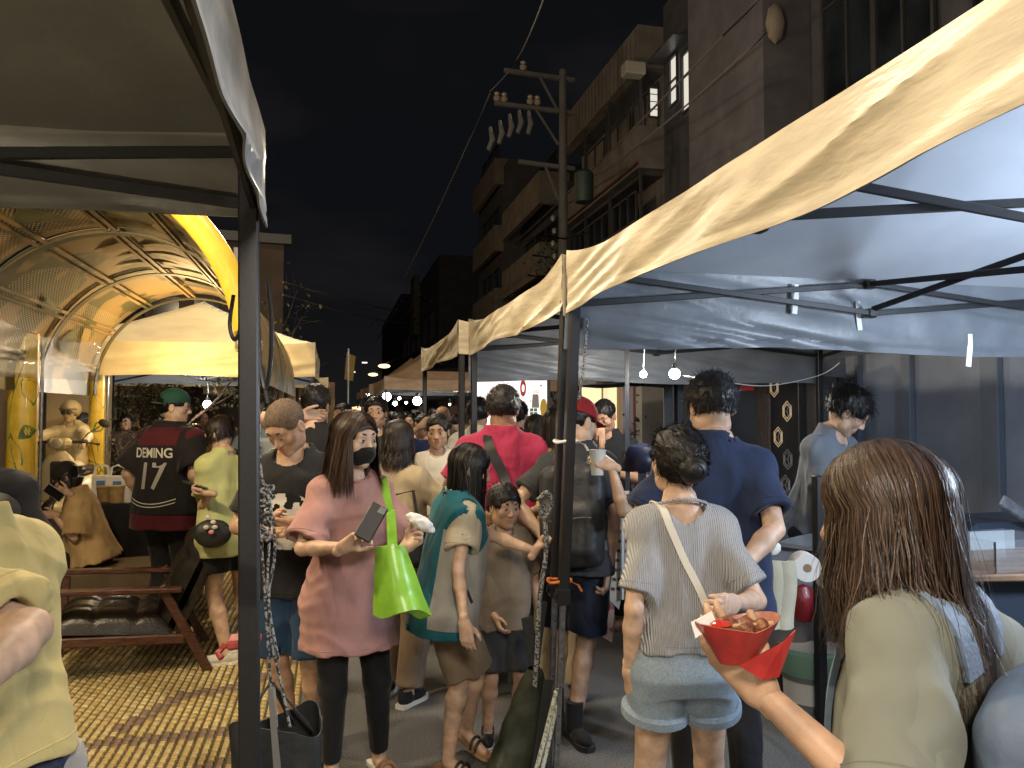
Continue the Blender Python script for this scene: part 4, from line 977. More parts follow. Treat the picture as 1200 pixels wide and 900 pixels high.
# clear plastic curtain
vin = mat('clear_vinyl', (.22, .21, .19), .09, alpha=.42, spec=1.0, bump=.35, bscale=5, stretch=(1, 1, .6))
b = MB(); A0, A1 = W(-40, 352, 4.3), W(117, 402, 4.3); B0, B1 = W(-40, 440, 4.3), W(116, 447, 4.3)
def vfn(u, v):
    t = A0.lerp(A1, u)-Vector((0, 0, .07*math.sin(math.pi*u))); q = B0.lerp(B1, u); p = t.lerp(q, v)
    w = .05*math.sin(u*11+v*5+2*nz(u*3, v*3))*(.3+.7*v)+.06*nz(u*8+v*3, v*3, 2)*v+.03*math.sin((1-u)*(1-v)*22); return p+Vector((.25*w, -w, 0))
b.grid(vfn, 50, 22); o = b.build('plastic_curtain', vin, None, True, label='clear plastic rain curtain sagging at the left edge above the scooter', cat='curtain')

# stucco column, wall and scooter with rider statue
b = MB(); p = G(82, 10.3); b.box((p.x, p.y, 1.35), (.95, .5, 2.7), rz=.12, bev=.02); b.build('column', concrete('golden_stucco', (.40, .27, .12)), None, label='rough golden stucco pillar behind the scooter', cat='pillar')
b = MB(); p = G(-30, 10.6); b.box((p.x, p.y, 1.35), (1.2, .4, 2.7), rz=.12, bev=.02); b.build('wall', concrete('pink_stucco', (.42, .30, .20)), None, label='pinkish wall at the left edge behind the thick yellow post', cat='wall')
def scooter(px, d, z0, rz, label):
    t = thing('scooter', label, 'scooter', (*G(px, d).xy, z0), rz); cr = mat('cream_scooter_paint', (.68, .58, .36), .3, noise=.08, nscale=8, coat=.3); dk = mat('scooter_trim', (.05, .04, .03), .5)
    f = Fld(.014); f.ell((0, .30, .62), (.20, .07, .33), k=.03); f.ell((0, .36, .34), (.12, .20, .10), k=.04); f.box((0, .02, .30), (.16, .26, .035), k=.04, r=.03); f.ell((0, -.42, .46), (.19, .36, .20), k=.06); V, Q = f.mesh(); link('body', npmesh('body', V, Q, cr), t)
    b = MB(); b.box((0, .365, .60), (.12, .05, .46), bev=.02).box((0, .39, .70), (.10, .04, .08), bev=.01); b.build('centre_trim', dk, t)
    txt('M', .06, basis((0, .412, .70), (-1, 0, 0), (0, 0, 1)), 'badge', mat('badge_silver', (.6, .5, .4), .3, .6), t)
    b = MB(); b.box((0, -.38, .70), (.26, .62, .09), bev=.035); b.build('seat', leather, t, True)
    b = MB(); b.box((0, .28, 1.02), (.22, .15, .11), bev=.035); b.build('headset', cr, t, True)
    b = MB(); b.lathe((0, .355, 1.02), [(.055, 0), (.055, .015), (.03, .025)], 16, (0, 1, 0)); b.build('headlight', mat('lens', (.6, .55, .4), .15), t, True)
    b = MB(); b.tube([(-.36, .17, 1.0), (-.2, .24, 1.03), (.2, .24, 1.03), (.36, .17, 1.0)], .017, 8); b.build('handlebar', dk, t, True)
    for s_ in (-1, 1):
        b = MB(); b.tube([(s_*.2, .24, 1.04), (s_*.26, .24, 1.12), (s_*.38, .22, 1.20)], .007, 6); b.ball((s_*.42, .22, 1.23), (.065, .02, .045), 10, Matrix.Rotation(s_*.5, 3, 'Y')); b.build('mirror', dk, t, True)
    for y, nm in ((.45, 'wheel'), (-.55, 'wheel')):
        b = MB(); b.lathe((-.05, y, .22), [(.12, 0), (.205, .0), (.225, .03), (.225, .07), (.205, .1), (.12, .1)], 24, (1, 0, 0)); w = b.build('wheel', BLACKP, t, True)
        b = MB(); b.lathe((-.035, y, .22), [(.02, 0), (.12, .01), (.12, .06), (.02, .07)], 18, (1, 0, 0)); b.build('rim', chrome, w, True)
    return t
b = MB(); p = G(88, 8.8); b.box((p.x, p.y+.1, .13), (1.3, 1.6, .26), bev=.02); b.build('plinth', concrete('plinth_stone', (.30, .22, .12)), None, label='low stone plinth under the cream scooter', cat='plinth')
sz = math.atan2(p.x, p.y)+math.pi
scooter(84, 8.6, .264, -R_(184), 'cream scooter with round mirrors parked beside the stucco pillar')
# the rider: painted statue
cs_ = mat('statue_cream', (.62, .50, .28), .5, noise=.15, nscale=8); 
g = person('cream painted rider statue with helmet and goggles sitting on the scooter', G(86, 9.0), 4, 1.50, 'm', .95, lean=4, vox=.013, arms=[{'w': (-.34, .46, .98), 'p': (-1, -.2, .1)}, {'w': (.34, .46, .98), 'p': (1, -.2, .1)}], sit=.76, floor=.264,
           legs=[{'a': (-.16, .34, .33), 'p': (-.3, 1, .6)}, {'a': (.16, .34, .33), 'p': (.3, 1, .6)}], skinmat=mat('statue_face', (.60, .44, .25), .5), cat='statue', hands=[{'vox': .008, 'curl': 1.1}, {'vox': .008, 'curl': 1.1}], head=(-2, 0, 0))
g.root.name = 'rider_statue'; shirt(g, cs_, e=.035, hem=-.03, sleeve=1.85, sr=.085, se=.075, collar=True, neck=.07, amp=.010); trousers(g, cs_, 1.9)
f = Fld(.008); f.ell(g.A((0, -.012, .04)), (.108, .122, .112)); f.ell(g.A((0, -.012, .03)), (.095, .11, .10), op='s', k=.004); f.ell(g.A((0, .13, -.04)), (.075, .10, .085), op='s', k=.01); f.half(g.A((0, 0, -.05)), (0, .2, -1)); o = link('helmet', npmesh('helmet', *f.mesh(), cs_), g.root)
b = MB(); b.tube([g.A((math.cos(a)*.112, -.0+math.sin(a)*.118, .045)) for a in np.linspace(.15*math.pi, .85*math.pi, 12)], .012, 8); b.build('helmet_rim', mat('statue_tan', (.3, .2, .1), .5), o, True)
for e in (-1, 1): b = MB(); b.lathe(g.A((e*.034, .098, .004)), [(.026, 0), (.028, .008), (.024, .010)], 16, (e*.25, 1, 0)); b.build('goggle_lens', mat('goggle', (.10, .08, .06), .15), g.root, True)

# tree behind the left tents
def branch(b, p, d, L, r, lv, rs, tips):
    pts = [Vector(p)]; rr = [r]; dd = Vector(d).normalized()
    for k in range(5):
        dd = (dd+Vector([rs.uniform(-.22, .22) for _ in range(3)])).normalized(); pts.append(pts[-1]+dd*L/5); rr.append(r*(1-.12*(k+1)))
        if lv and k > 0:
            for _ in range(1 if lv > 1 else 2):
                nd = (dd+Vector([rs.uniform(-1, 1) for _ in range(3)])*.9).normalized(); branch(b, pts[-1], nd, L*.62, rr[-1]*.55, lv-1, rs, tips)
    b.tube(pts, rr, 7 if r > .02 else 5); tips.append((pts, lv))
def leaves(b, tips, rs, n, size, spread):
    for _ in range(n):
        pts, lv = tips[rs.randrange(len(tips))]
        if lv > 1: continue
        c = pts[rs.randrange(1, len(pts))]+Vector([rs.gauss(0, spread) for _ in range(3)]); s_ = size*rs.uniform(.5, 1.2)
        d = Vector([rs.uniform(-1, 1) for _ in range(3)]).normalized(); x, y, z = frame(d); b.add([c, c+x*s_*.32+z*s_*.45, c+z*s_, c-x*s_*.32+z*s_*.45+y*s_*.1], [(0, 1, 2, 3)])
def tree(label, base, d, L, r, seed, m, n, size=.09, spread=.12, lv=3):
    rs = random.Random(seed); t = thing('tree', label, 'tree', base); b = MB(); tips = []; branch(b, (0, 0, 0), d, L, r, lv, rs, tips); b.build('trunk', bark, t, True)
    c = MB(); leaves(c, tips, rs, n, size, spread); c.build('crown', m, t, kind='stuff')
    return t
tree('old tree leaning right behind the man in the number jersey, sparse dry leaves', G(112, 8.9), (.42, .3, .62), 1.9, .11, 3, leaf_dry, 1500, .07)
tree('tree with thin twigs standing left of the bulb under the cream tent', G(150, 12.9), (.1, .0, 1), 1.7, .07, 8, leaf_dry, 2600, .09)
tree('bare reddish tree showing right of the near black post against the sky', G(300, 12.5), (.1, .1, 1), 2.1, .07, 21, leaf_dry, 260, .09, .1)
tree('dark street tree rising behind the beige tents below the far balconies', (5.1, 16.5, 0), (-.1, 0, 1), 3.1, .12, 5, leaf_dk, 7000, .13, .22)
tree('small potted tree beside the lit sign board behind the red cap', (4.2, 11.0, 0), (-.05, 0, 1), 1.4, .03, 9, leaf_dk, 1500, .11, .14)
b = MB(); rs = random.Random(2)
for (px, d, w, h) in ((248, 12.6, 1.2, 1.15), (178, 12.2, .8, .9), (300, 13, 1.0, 1.0)):
    b = MB(); p = G(px, d); rs.seed(px)
    for _ in range(700):
        q = Vector((rs.gauss(0, w*.3), rs.gauss(0, .3), abs(rs.gauss(h*.6, h*.25)))); x, y, z = frame((rs.uniform(-1, 1), rs.uniform(-1, 1), rs.uniform(-.4, 1))); s_ = rs.uniform(.05, .13); b.add([q, q+x*s_*.35+z*s_*.5, q+z*s_, q-x*s_*.35+z*s_*.5], [(0, 1, 2, 3)])
    t = thing('bush', {248: 'bright green bush below the people in red', 178: 'green bush behind the tree trunk on the left', 300: 'leafy bush behind the near black post'}[px], 'bush', p); b.build('foliage', leaf_gr, t, kind='stuff'); c = MB(); c.tube([(0, 0, 0), (.02, 0, h*.6)], .02, 6); c.build('stem', bark, t)

# ------------------------------------------------------------------ lounge chair, stone seat, stall table with cups
ch = thing('lounge_chair', 'low black leather lounge chair with reddish wooden arms on the yellow pavers', 'chair', G(150, 4.95), R_(100))
# local: faces +y, seat .42 high
def wbar(nm, a, c, w, h, m=wood_red, **k): b = MB(); b.bar(a, c, w, h, bev=.006, **k); return b.build(nm, m, ch, True)
for s_ in (-1, 1):
    wbar('leg', (s_*.33, .40, .0), (s_*.33, .36, .53), .035, .05); wbar('leg', (s_*.33, -.50, .0), (s_*.33, -.22, .55), .035, .055)
    wbar('armrest', (s_*.33, .44, .565), (s_*.33, -.34, .52), .075, .03); wbar('side_rail', (s_*.33, .39, .27), (s_*.33, -.36, .22), .03, .055)
wbar('front_rail', (-.33, .36, .28), (.33, .36, .28), .03, .06); wbar('rear_rail', (-.33, -.3, .24), (.33, -.3, .24), .03, .05)
def cushion(nm, o, ux, uy, n_, w, h, th, nx, ny):
    f = lambda u, v: Vector(o)+Vector(ux)*w*(u-.5)+Vector(uy)*h*v+Vector(n_)*(th*(min(1, 6*u)*min(1, 6*(1-u))*min(1, 6*v)*min(1, 6*(1-v)))**.35*(1-.16*max(abs(math.cos(math.pi*u*nx))**14, abs(math.cos(math.pi*v*ny))**14)))
    b = MB(); b.grid(f, 44, 30); b.grid(lambda u, v: Vector(o)+Vector(ux)*w*(.5-u)+Vector(uy)*h*v-Vector(n_)*.02, 1, 1); return b.build(nm, leather, ch, True)
cushion('seat_cushion', (0, .38, .31), (-1, 0, 0), (0, -1, -.10), (0, -.1, 1), .60, .68, .13, 3, 3)
bk = Vector((0, -.42, .91)).normalized(); bn = Vector((0, .91, .42)).normalized()
cushion('back_cushion', Vector((0, -.26, .30)), (1, 0, 0), bk, bn, .60, .62, .11, 3, 3)
b = MB(); b.bar(Vector((0, -.29, .20)), Vector((0, -.29, .22))+bk*.66, .62, .05, up=(0, 1, 0), bev=.02); b.build('back_shell', leather, ch, True)
p = G(150, 6.2); st = MB(); st.box((p.x, p.y, .2), (.95, .55, .42), rz=.25, bev=.03); st.build('stone_seat', concrete('dark_stone', (.12, .085, .05)), None, True, label='dark stone block used as a seat behind the lounge chair', cat='seat')
# table
p = G(150, 7.1); tb = thing('stall_table', 'small table with dark cloth holding drinks behind the seated woman', 'table', p, .2)
b = MB(); b.box((0, 0, .79), (.95, .6, .035), bev=.005); b.build('tabletop', BLACKP, tb)
b = MB(); b.grid(lambda u, v: (-.48+.96*u, -.31-.03*math.sin(u*30)*v, .80-.62*v), 40, 6, .004, 0); b.build('tablecloth', cloth('table_black', (.02, .02, .022)), tb, True)
for sx in (-1, 1):
    for sy in (-1, 1): b = MB(); b.bar((sx*.43, sy*.26, 0), (sx*.43, sy*.26, .78), .03, .03); b.build('leg', BLACKP, tb)
paper_cup = mat('kraft_paper', (.42, .27, .11), .7, noise=.2, nscale=20); white_cup = mat('paper_white', (.72, .70, .66), .6); orange_p = mat('orange_print', (.70, .20, .04), .6); blue_p = mat('blue_print', (.06, .18, .42), .5)
def cup(px, py, d, r, h, m, label):
    q = G(px, d); q.z = .81; t = thing('paper_cup', label, 'cup', q, 0, 'cups on the stall table'); b = MB(); b.lathe((0, 0, 0), [(r*.78, 0), (r, h), (r*1.05, h+.004), (r*1.05, h-.004)], 18); b.build('cup_wall', m, t, True); b = MB(); b.lathe((0, 0, h), [(r*1.06, 0), (r*1.0, .012), (r*.3, .016)], 18); b.build('lid', m, t, True)
cup(125, 540, 6.95, .068, .13, paper_cup, 'kraft paper cup at the left of the stall table'); cup(139, 540, 6.88, .075, .14, paper_cup, 'larger kraft paper cup at the middle of the stall table'); cup(152, 545, 6.92, .045, .13, white_cup, 'slim white cup right of the kraft cups'); cup(163, 545, 7.0, .042, .14, mat('printed_cup', (.5, .5, .5), .6, col2=(.08, .08, .08), nscale=60, cpos=(.5, .52)), 'black and white printed cup beside the jersey man')
def pbag(px, d, w, h, z, m, label, squares=True):
    q = G(px, d); q.z = z; t = thing('paper_bag', label, 'bag', q, .15); b = MB(); b.box((0, 0, h/2), (w, .13, h), bev=.006); b.build('bag_body', m, t)
    for s_ in (-1, 1): b = MB(); b.tube([(-.06, s_*.05, h), (-.05, s_*.055, h+.08), (0, s_*.06, h+.10), (.05, s_*.055, h+.08), (.06, s_*.05, h)], .006, 6); b.build('handle', m, t, True)
    if squares: b = MB(); b.box((0, -.068, h*.62), (.07, .004, .08)); b.build('printed_square', blue_p, t)
pbag(121, 7.15, .15, .22, .81, white_cup, 'white paper bag with a blue square, left one on the table'); pbag(140, 7.1, .19, .22, .81, white_cup, 'white paper bag with a blue square, right one on the table'); pbag(160, 7.2, .20, .24, .81, orange_p, 'orange bag standing at the right end of the table', False)

# ------------------------------------------------------------------ ropes, straps and bags on the near posts
pL = Vector((-.23, 1.85, 0)); pR = Vector((.95, 3.23, 0))
def rope(name, pts, r, m, label, cat='rope', group=None):
    P_ = [Vector(p) for p in pts]; out = []
    for k in range(len(P_)-1):
        for t in np.linspace(0, 1, 9)[:-1]:
            p0, p1, p2, p3 = P_[max(k-1, 0)], P_[k], P_[k+1], P_[min(k+2, len(P_)-1)]; out.append(.5*((2*p1)+(p2-p0)*t+(2*p0-5*p1+4*p2-p3)*t*t+(3*p1-p0-3*p2+p3)*t**3))
    out.append(P_[-1]); b = MB(); b.tube(out, r, 7)
    return b.build(name, m, None, True, label=label, cat=cat, group=group)
V3 = lambda px, py, d: W(px, py, d)
rope('rope', [V3(290, 282, 1.84), V3(298, 350, 1.82), V3(303, 470, 1.82), V3(308, 560, 1.82), V3(322, 570, 1.81), V3(312, 585, 1.82)], .0034, rope_m, 'flecked rope running down the near black post from the clip')
rope('rope', [V3(272, 345, 1.9), V3(268, 380, 1.9), V3(274, 398, 1.9), V3(281, 380, 1.9), V3(281, 330, 1.9)], .005, BLACKP, 'black cable loop hanging left of the near post', 'cable')
rope('rope', [V3(300, 340, 1.86), V3(303, 420, 1.86), V3(310, 455, 1.86), V3(316, 430, 1.86), V3(317, 380, 1.86), V3(312, 330, 1.86)], .006, BLACKP, 'black webbing loop hanging right of the near post', 'cable')
rope('rope', [V3(310, 572, 1.82), V3(309, 640, 1.83), V3(313, 690, 1.83), V3(318, 760, 1.84), V3(324, 820, 1.85), V3(330, 850, 1.86)], .0034, rope_m, 'flecked rope hanging in the knotted bundle, left strand')
rope('rope', [V3(316, 568, 1.81), V3(318, 620, 1.82), V3(316, 680, 1.83), V3(320, 740, 1.84), V3(334, 800, 1.85), V3(344, 846, 1.86)], .0034, rope_m, 'flecked rope ending at the right rim of the black bag')
rope('rope', [V3(312, 566, 1.80), V3(322, 612, 1.80), V3(324, 650, 1.80), V3(318, 690, 1.81), V3(320, 720, 1.81), V3(330, 770, 1.83)], .0034, rope_m, 'flecked rope making a kink halfway down the bundle')
b = MB()
for k in range(7): c = V3(313+2*math.sin(k*2.1), 575+k*9, 1.81); b.tube([c+Vector((math.cos(a)*(.012+.004*math.sin(k)), math.sin(a)*.008, .006*math.sin(a+k))) for a in np.linspace(0, 6.28, 14)], .0036, 6)
b.build('knot', rope_m, None, True, label='bulky knot of flecked rope beside the near black post', cat='knot')
cl = thing('post_clip', 'red clamp tied round the near black post at knee height', 'clamp', V3(290, 748, 1.85))
b = MB(); b.box((0, 0, 0), (.075, .07, .022), bev=.006); b.build('clamp_body', mat('faded_red', (.32, .05, .04), .5), cl); b = MB(); b.box((.0, -.04, -.035), (.018, .01, .02), bev=.003); b.build('tab', mat('faded_red'), cl); b = MB(); b.tube([(-.04, -.02, .0), (-.055, -.03, -.015), (-.045, -.04, -.025)], .008, 6); b.build('hook', mat('faded_red'), cl, True)
cb = thing('carabiner', 'dark carabiner with a red tab at the top corner of the near post', 'hook', V3(288, 262, 1.84)); b = MB(); b.tube([(.0+math.cos(a)*.012, 0, math.sin(a)*.028) for a in np.linspace(0, 6.28, 18)], .0035, 6); b.build('ring', grey_metal, cb, True); b = MB(); b.box((.004, -.006, -.012), (.02, .008, .03), bev=.003); b.build('tab', red_pl, cb)
# black weight bag
wb = thing('weight_bag', 'open black weight bag hanging on ropes behind the near post', 'bag', (V3(327, 900, 1.9).x, V3(327, 900, 1.9).y, .55), .1)
bagblk = mat('black_nylon', (.022, .023, .024), .5, noise=.2, nscale=30, bump=.3, bscale=40)
def bagfn(w, dp, h, dr): return lambda u, v: (w*math.copysign(abs(math.cos(u*2*math.pi))**.6, math.cos(u*2*math.pi))*(1-.12*v)+.008*nz(u*9, v*4), dp*math.copysign(abs(math.sin(u*2*math.pi))**.6, math.sin(u*2*math.pi)), h*(1-v)+.03*math.sin(u*12.6)*(1-v)*dr)
b = MB(); b.grid(bagfn(.105, .05, .30, 1), 36, 10, .004, 0); b.build('bag_wall', bagblk, wb, True)
for (x, yy_) in ((-.10, 0), (.0, -.05), (.045, .05), (.09, 0)): b = MB(); b.bar((x, yy_, .27), (-.01, 0, .40), .016, .003); b.build('strap', bagblk if x != .0 else mat('grey_webbing', (.17, .165, .15), .8), wb)
b = MB(); b.poly([(-.02, -.055, .40), (-.008, -.055, .40), (.014, -.06, .20), (-.002, -.06, .18)], (0, -.002, 0)); b.build('loose_strap', mat('grey_webbing'), wb)
# right post: ties, rope and slung bag
for (px, py, dd, lab, m) in ((663, 517, 3.36, 'pale string tied round the right black post at shoulder height', white_cup), (655, 678, 3.36, 'orange band tied round the right post at waist height', orange_p)):
    c = V3(px, py, dd); t = thing('tie', lab, 'tie', c); b = MB(); b.tube([(math.cos(a)*.052, math.sin(a)*.045, .004*math.sin(3*a)) for a in np.linspace(0, 6.28, 18)], .0065, 6); b.build('loop', m, t, True); b = MB(); b.tube([(.04, -.03, 0), (.07, -.05, -.015), (.085, -.05, -.04)], .005, 6); b.build('tail', m, t, True)
rope('rope', [V3(689, 372, 3.4), V3(684, 430, 3.38), V3(678, 470, 3.36)], .006, rope_m, 'short flecked cord from the corner of the nearest beige tent')
rope('rope', [V3(636, 590, 3.36), V3(640, 640, 3.34), V3(632, 700, 3.34), V3(629, 760, 3.34), V3(626, 800, 3.34)], .011, rope_m, 'thick flecked rope hanging left of the right black post')
rope('rope', [V3(630, 585, 3.33), V3(641, 577, 3.31), V3(646, 590, 3.33), V3(637, 606, 3.33), V3(632, 592, 3.33)], .011, rope_m, 'rope coil at the hand of the girl in the blue vest')
rope('rope', [V3(655, 802, 3.33), V3(645, 850, 3.30), V3(632, 905, 3.28)], .010, rope_gr, 'green and white cord tied low on the grey inner pole', group=None)
rope('rope', [V3(652, 802, 3.30), V3(637, 860, 3.28), V3(622, 915, 3.26)], .010, rope_gr, 'second green cord beside the grey inner pole')
sb = thing('sling_bag', 'dark shiny olive bag slung from the right post down to the road', 'bag', (V3(612, 900, 3.36).x, V3(612, 900, 3.36).y, .0), .1)
shiny = mat('shiny_olive_nylon', (.045, .050, .032), .25, noise=.4, nscale=10, bump=.5, bscale=14)
b = MB(); b.grid(lambda u, v: ((.03+.12*v**.7)*math.cos(u*6.28)+.05-.10*v+.01*nz(u*8, v*9), (.03+.045*v)*math.sin(u*6.28), .50-.50*v), 30, 20); b.build('bag_wall', shiny, sb, True)
b = MB(); b.bar((.05, -.02, .52), (.02, -.0, .72), .05, .006).bar((.06, 0, .50), (.10, 0, .78), .03, .006); b.build('strap', bagblk, sb)
b = MB(); b.bar((.10, -.05, .46), (.02, -.08, .02), .045, .006, up=(0, 1, 0)); b.build('side_strap', bagblk, sb)

# ------------------------------------------------------------------ right side stall things
shop_dark = concrete('shop_dark', (.055, .06, .068)); SX = 4.75
b = MB(); b.box((SX+.15, 6.2, 1.6), (.3, 9.5, 3.2)); b.build('shop_wall', concrete('shutter_blue_grey', (.17, .205, .28)), None, label='blue grey plaster shop wall behind the food stall on the right', cat='wall')
def sxY(px): return SX/math.tan(YAW+math.atan((px-600)/FPX))
def panel(nm, px0, px1, z0, z1, m, dx, label=None, cat=None, parent=None):
    ya, yb = sxY(px1), sxY(px0); b = MB(); b.box((SX-dx/2-.001, (ya+yb)/2, (z0+z1)/2), (dx, yb-ya, z1-z0), bev=.004); return b.build(nm, m, parent, label=label, cat=cat)
panel('door', 905, 952, .02, 2.35, shop_dark, .04, 'dark door with hexagonal ornaments behind the stall', 'door')
def flutes(px0, px1, m, label, cat):
    ya, yb = sxY(px1), sxY(px0); t = thing(cat, label, cat, (SX-.06, (ya+yb)/2, 0)); n = 7
    for k in range(n): b = MB(); b.lathe((0, -(yb-ya)/2+(yb-ya)*(k+.5)/n, .3), [(((yb-ya)/n)*.5, 0), (((yb-ya)/n)*.5, 2.1)], 8); b.build('pleat', m, t, True)
flutes(893, 908, mat('brown_drape', (.22, .17, .15), .8, noise=.2), 'brown pleated curtain left of the dark door', 'curtain')
flutes(952, 966, mat('grey_drape', (.17, .16, .16), .8, noise=.2), 'grey fluted column right of the dark door', 'column')
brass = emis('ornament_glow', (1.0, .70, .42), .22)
for k, (px, py) in enumerate(((917, 454), (932, 482), (921, 512), (932, 538), (929, 568), (928, 435))):
    y = sxY(px); d = y*math.cos(YAW)+SX*math.sin(YAW); z = CAMZ+(485-py)/FPX*d; r = .105
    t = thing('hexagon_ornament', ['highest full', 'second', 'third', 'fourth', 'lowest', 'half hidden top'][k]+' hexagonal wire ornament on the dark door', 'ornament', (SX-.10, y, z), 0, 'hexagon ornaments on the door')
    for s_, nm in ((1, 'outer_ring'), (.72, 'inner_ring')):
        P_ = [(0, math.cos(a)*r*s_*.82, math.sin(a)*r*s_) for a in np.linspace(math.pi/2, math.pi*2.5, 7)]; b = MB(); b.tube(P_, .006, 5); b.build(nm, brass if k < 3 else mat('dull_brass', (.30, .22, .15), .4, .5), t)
    for a in (0, 2.09, 4.19): b = MB(); b.bar((0, 0, 0), (0, math.cos(a)*r*.6, math.sin(a)*r*.7), .006, .006); b.build('spoke', mat('dull_brass'), t)
b = MB(); p = W(875, 447, 7.0); b.box(p, (.14, .03, .17), bev=.004); b.build('red_sign', red_pl, None, label='small red sign hanging in the shop front by the tall man', cat='sign')
for (px_, w_, zz_) in ((1068, .10, 3.0), (1166, .16, 3.0), (1010, .05, 3.0)):
    y_ = sxY(px_); b = MB(); b.box((SX-.03, y_, zz_/2), (.06, w_, zz_), bev=.008); b.build('wall_trim', concrete('trim_blue_grey', (.13, .16, .21)), None, label={1068: 'narrow vertical trim on the blue grey wall above the long haired woman', 1166: 'wider vertical pilaster on the blue grey wall near the right edge', 1010: 'thin vertical pipe cover on the wall behind the vendor'}[px_], cat='wall trim')
# shop fronts beyond
for (a, c, z1, col, lab) in ((760, 772, 2.7, (.06, .05, .05), 'dark shop doorway beside the brightest bulb'), (745, 757, 2.7, (.20, .15, .16), 'brownish shop pilaster'),): pass
def front(y0, y1, m, label, dx=.05, z0=.0, z1=2.75, x=SX, nm='shop_front', cat='shop front'):
    b = MB(); b.box((x, (y0+y1)/2, (z0+z1)/2), (dx, y1-y0, z1-z0), bev=.005); return b.build(nm, m, None, label=label, cat=cat)
b = MB(); b.box((SX+.5, 24, 1.6), (.6, 26, 3.2)); b.build('shop_wall', concrete('shop_row', (.12, .10, .09)), None, label='row of dark shop walls farther up the right side', cat='wall')
# lit beige shop window behind the man rubbing his face
ly = 10.9
t = thing('shop_window', 'brightly lit cream shop window behind the man in black', 'window', (0, 0, 0))
def q3(px, py, d): return W(px, py, d)
def quad(nm, px0, px1, py0, py1, d, m, parent=None, th=.03, **k):
    a = q3(px0, py1, d); c = q3(px1, py1, d); e = q3(px1, py0, d); f_ = q3(px0, py0, d); b = MB(); b.poly([a, c, e, f_], FH*th); return b.build(nm, m, parent, **k)
quad('pane', 682, 723, 451, 600, 11.6, emis('cream_window', (1.0, .80, .48), .75), t); quad('mullion', 705, 707, 451, 600, 11.55, mat('cream_frame', (.55, .42, .25), .6), t); quad('jamb', 723, 729, 449, 600, 11.5, mat('cream_frame'), t)
quad('pilaster', 742, 752, 445, 640, 11.0, mat('maroon_stone', (.14, .07, .08), .4), label='dark maroon pilaster in the shop row', cat='pilaster'); quad('pilaster', 729, 742, 445, 640, 11.3, mat('lilac_stone', (.40, .33, .42), .4), label='lilac pilaster right of the lit cream window', cat='pilaster')
quad('shop_column', 752, 778, 445, 660, 10.5, concrete('grey_column', (.26, .25, .24)), label='grey concrete column left of the bulbs', cat='column', th=.5)
quad('shutter', 778, 893, 430, 680, 9.6, mat('dark_shop', (.03, .032, .04), .35, noise=.5, nscale=2), label='dark glass shop front behind the tall man in navy', cat='shop front')
# lit sign board
sg = thing('sign_board', 'glowing white menu sign board with food drawings behind the crowd', 'sign', (0, 0, 0)); D_ = 12.0
quad('light_panel', 556, 641, 446, 560, D_, emis('sign_white', (1.0, .90, .96), .95), sg, .12)
quad('sign_frame', 641, 645, 444, 562, D_-.02, frame_m, sg, .14)
ink = [mat('sign_red', (.62, .10, .08), .6), mat('sign_grey', (.35, .36, .38), .6), mat('sign_green', (.16, .30, .20), .6), mat('sign_yellow', (.72, .50, .08), .6)]
def sgp(px, py): return q3(px, py, D_-.012)
def sdisc(px, py, rx, ry, m, nm, hole=0):
    b = MB(); n = 20; o_ = [sgp(px+rx*math.cos(a), py+ry*math.sin(a)) for a in np.linspace(0, 2*math.pi, n, endpoint=False)]
    if hole: i_ = [sgp(px+rx*hole*math.cos(a), py+ry*hole*math.sin(a)) for a in np.linspace(0, 2*math.pi, n, endpoint=False)]; b.add(o_+i_, [(k, (k+1) % n, n+(k+1) % n, n+k) for k in range(n)])
    else: b.add(o_, [tuple(range(n))])
    b.build(nm, m, sg)
sdisc(613, 455, 3.6, 10, ink[0], 'drawn_ring', .45); sdisc(637, 478, 4.2, 11, ink[3], 'drawn_banana'); sdisc(610, 488, 3, 6, ink[0], 'drawn_ring', .4); sdisc(622, 470, 1, 1, ink[1], 'drawn_dot'); sdisc(634, 452, 1.2, 1.2, ink[0], 'drawn_dot')
b = MB()
b.add([sgp(624, 462), sgp(631, 462), sgp(632, 478), sgp(623, 478)], [(0, 1, 2, 3)]); b.build('drawn_bottle', ink[1], sg)
for k in range(3): b = MB(); b.add([sgp(625+2.4*k, 461), sgp(626.4+2.4*k, 461), sgp(626+2.4*k, 453-k % 2*2)], [(0, 1, 2)]); b.build('drawn_flame', ink[3], sg)
for i in range(2):
    for j in range(3): b = MB(); x, y = 621+i*4.6, 478.5+j*4.4; b.add([sgp(x, y), sgp(x+4, y), sgp(x+4, y+3.8), sgp(x, y+3.8)], [(0, 1, 2, 3)]); b.build('drawn_grid_cell', ink[2], sg)
rv = Vector(RH); txt('X', .17, basis(sgp(616.5, 492), rv, (0, 0, 1)), 'drawn_cross', ink[0], sg)
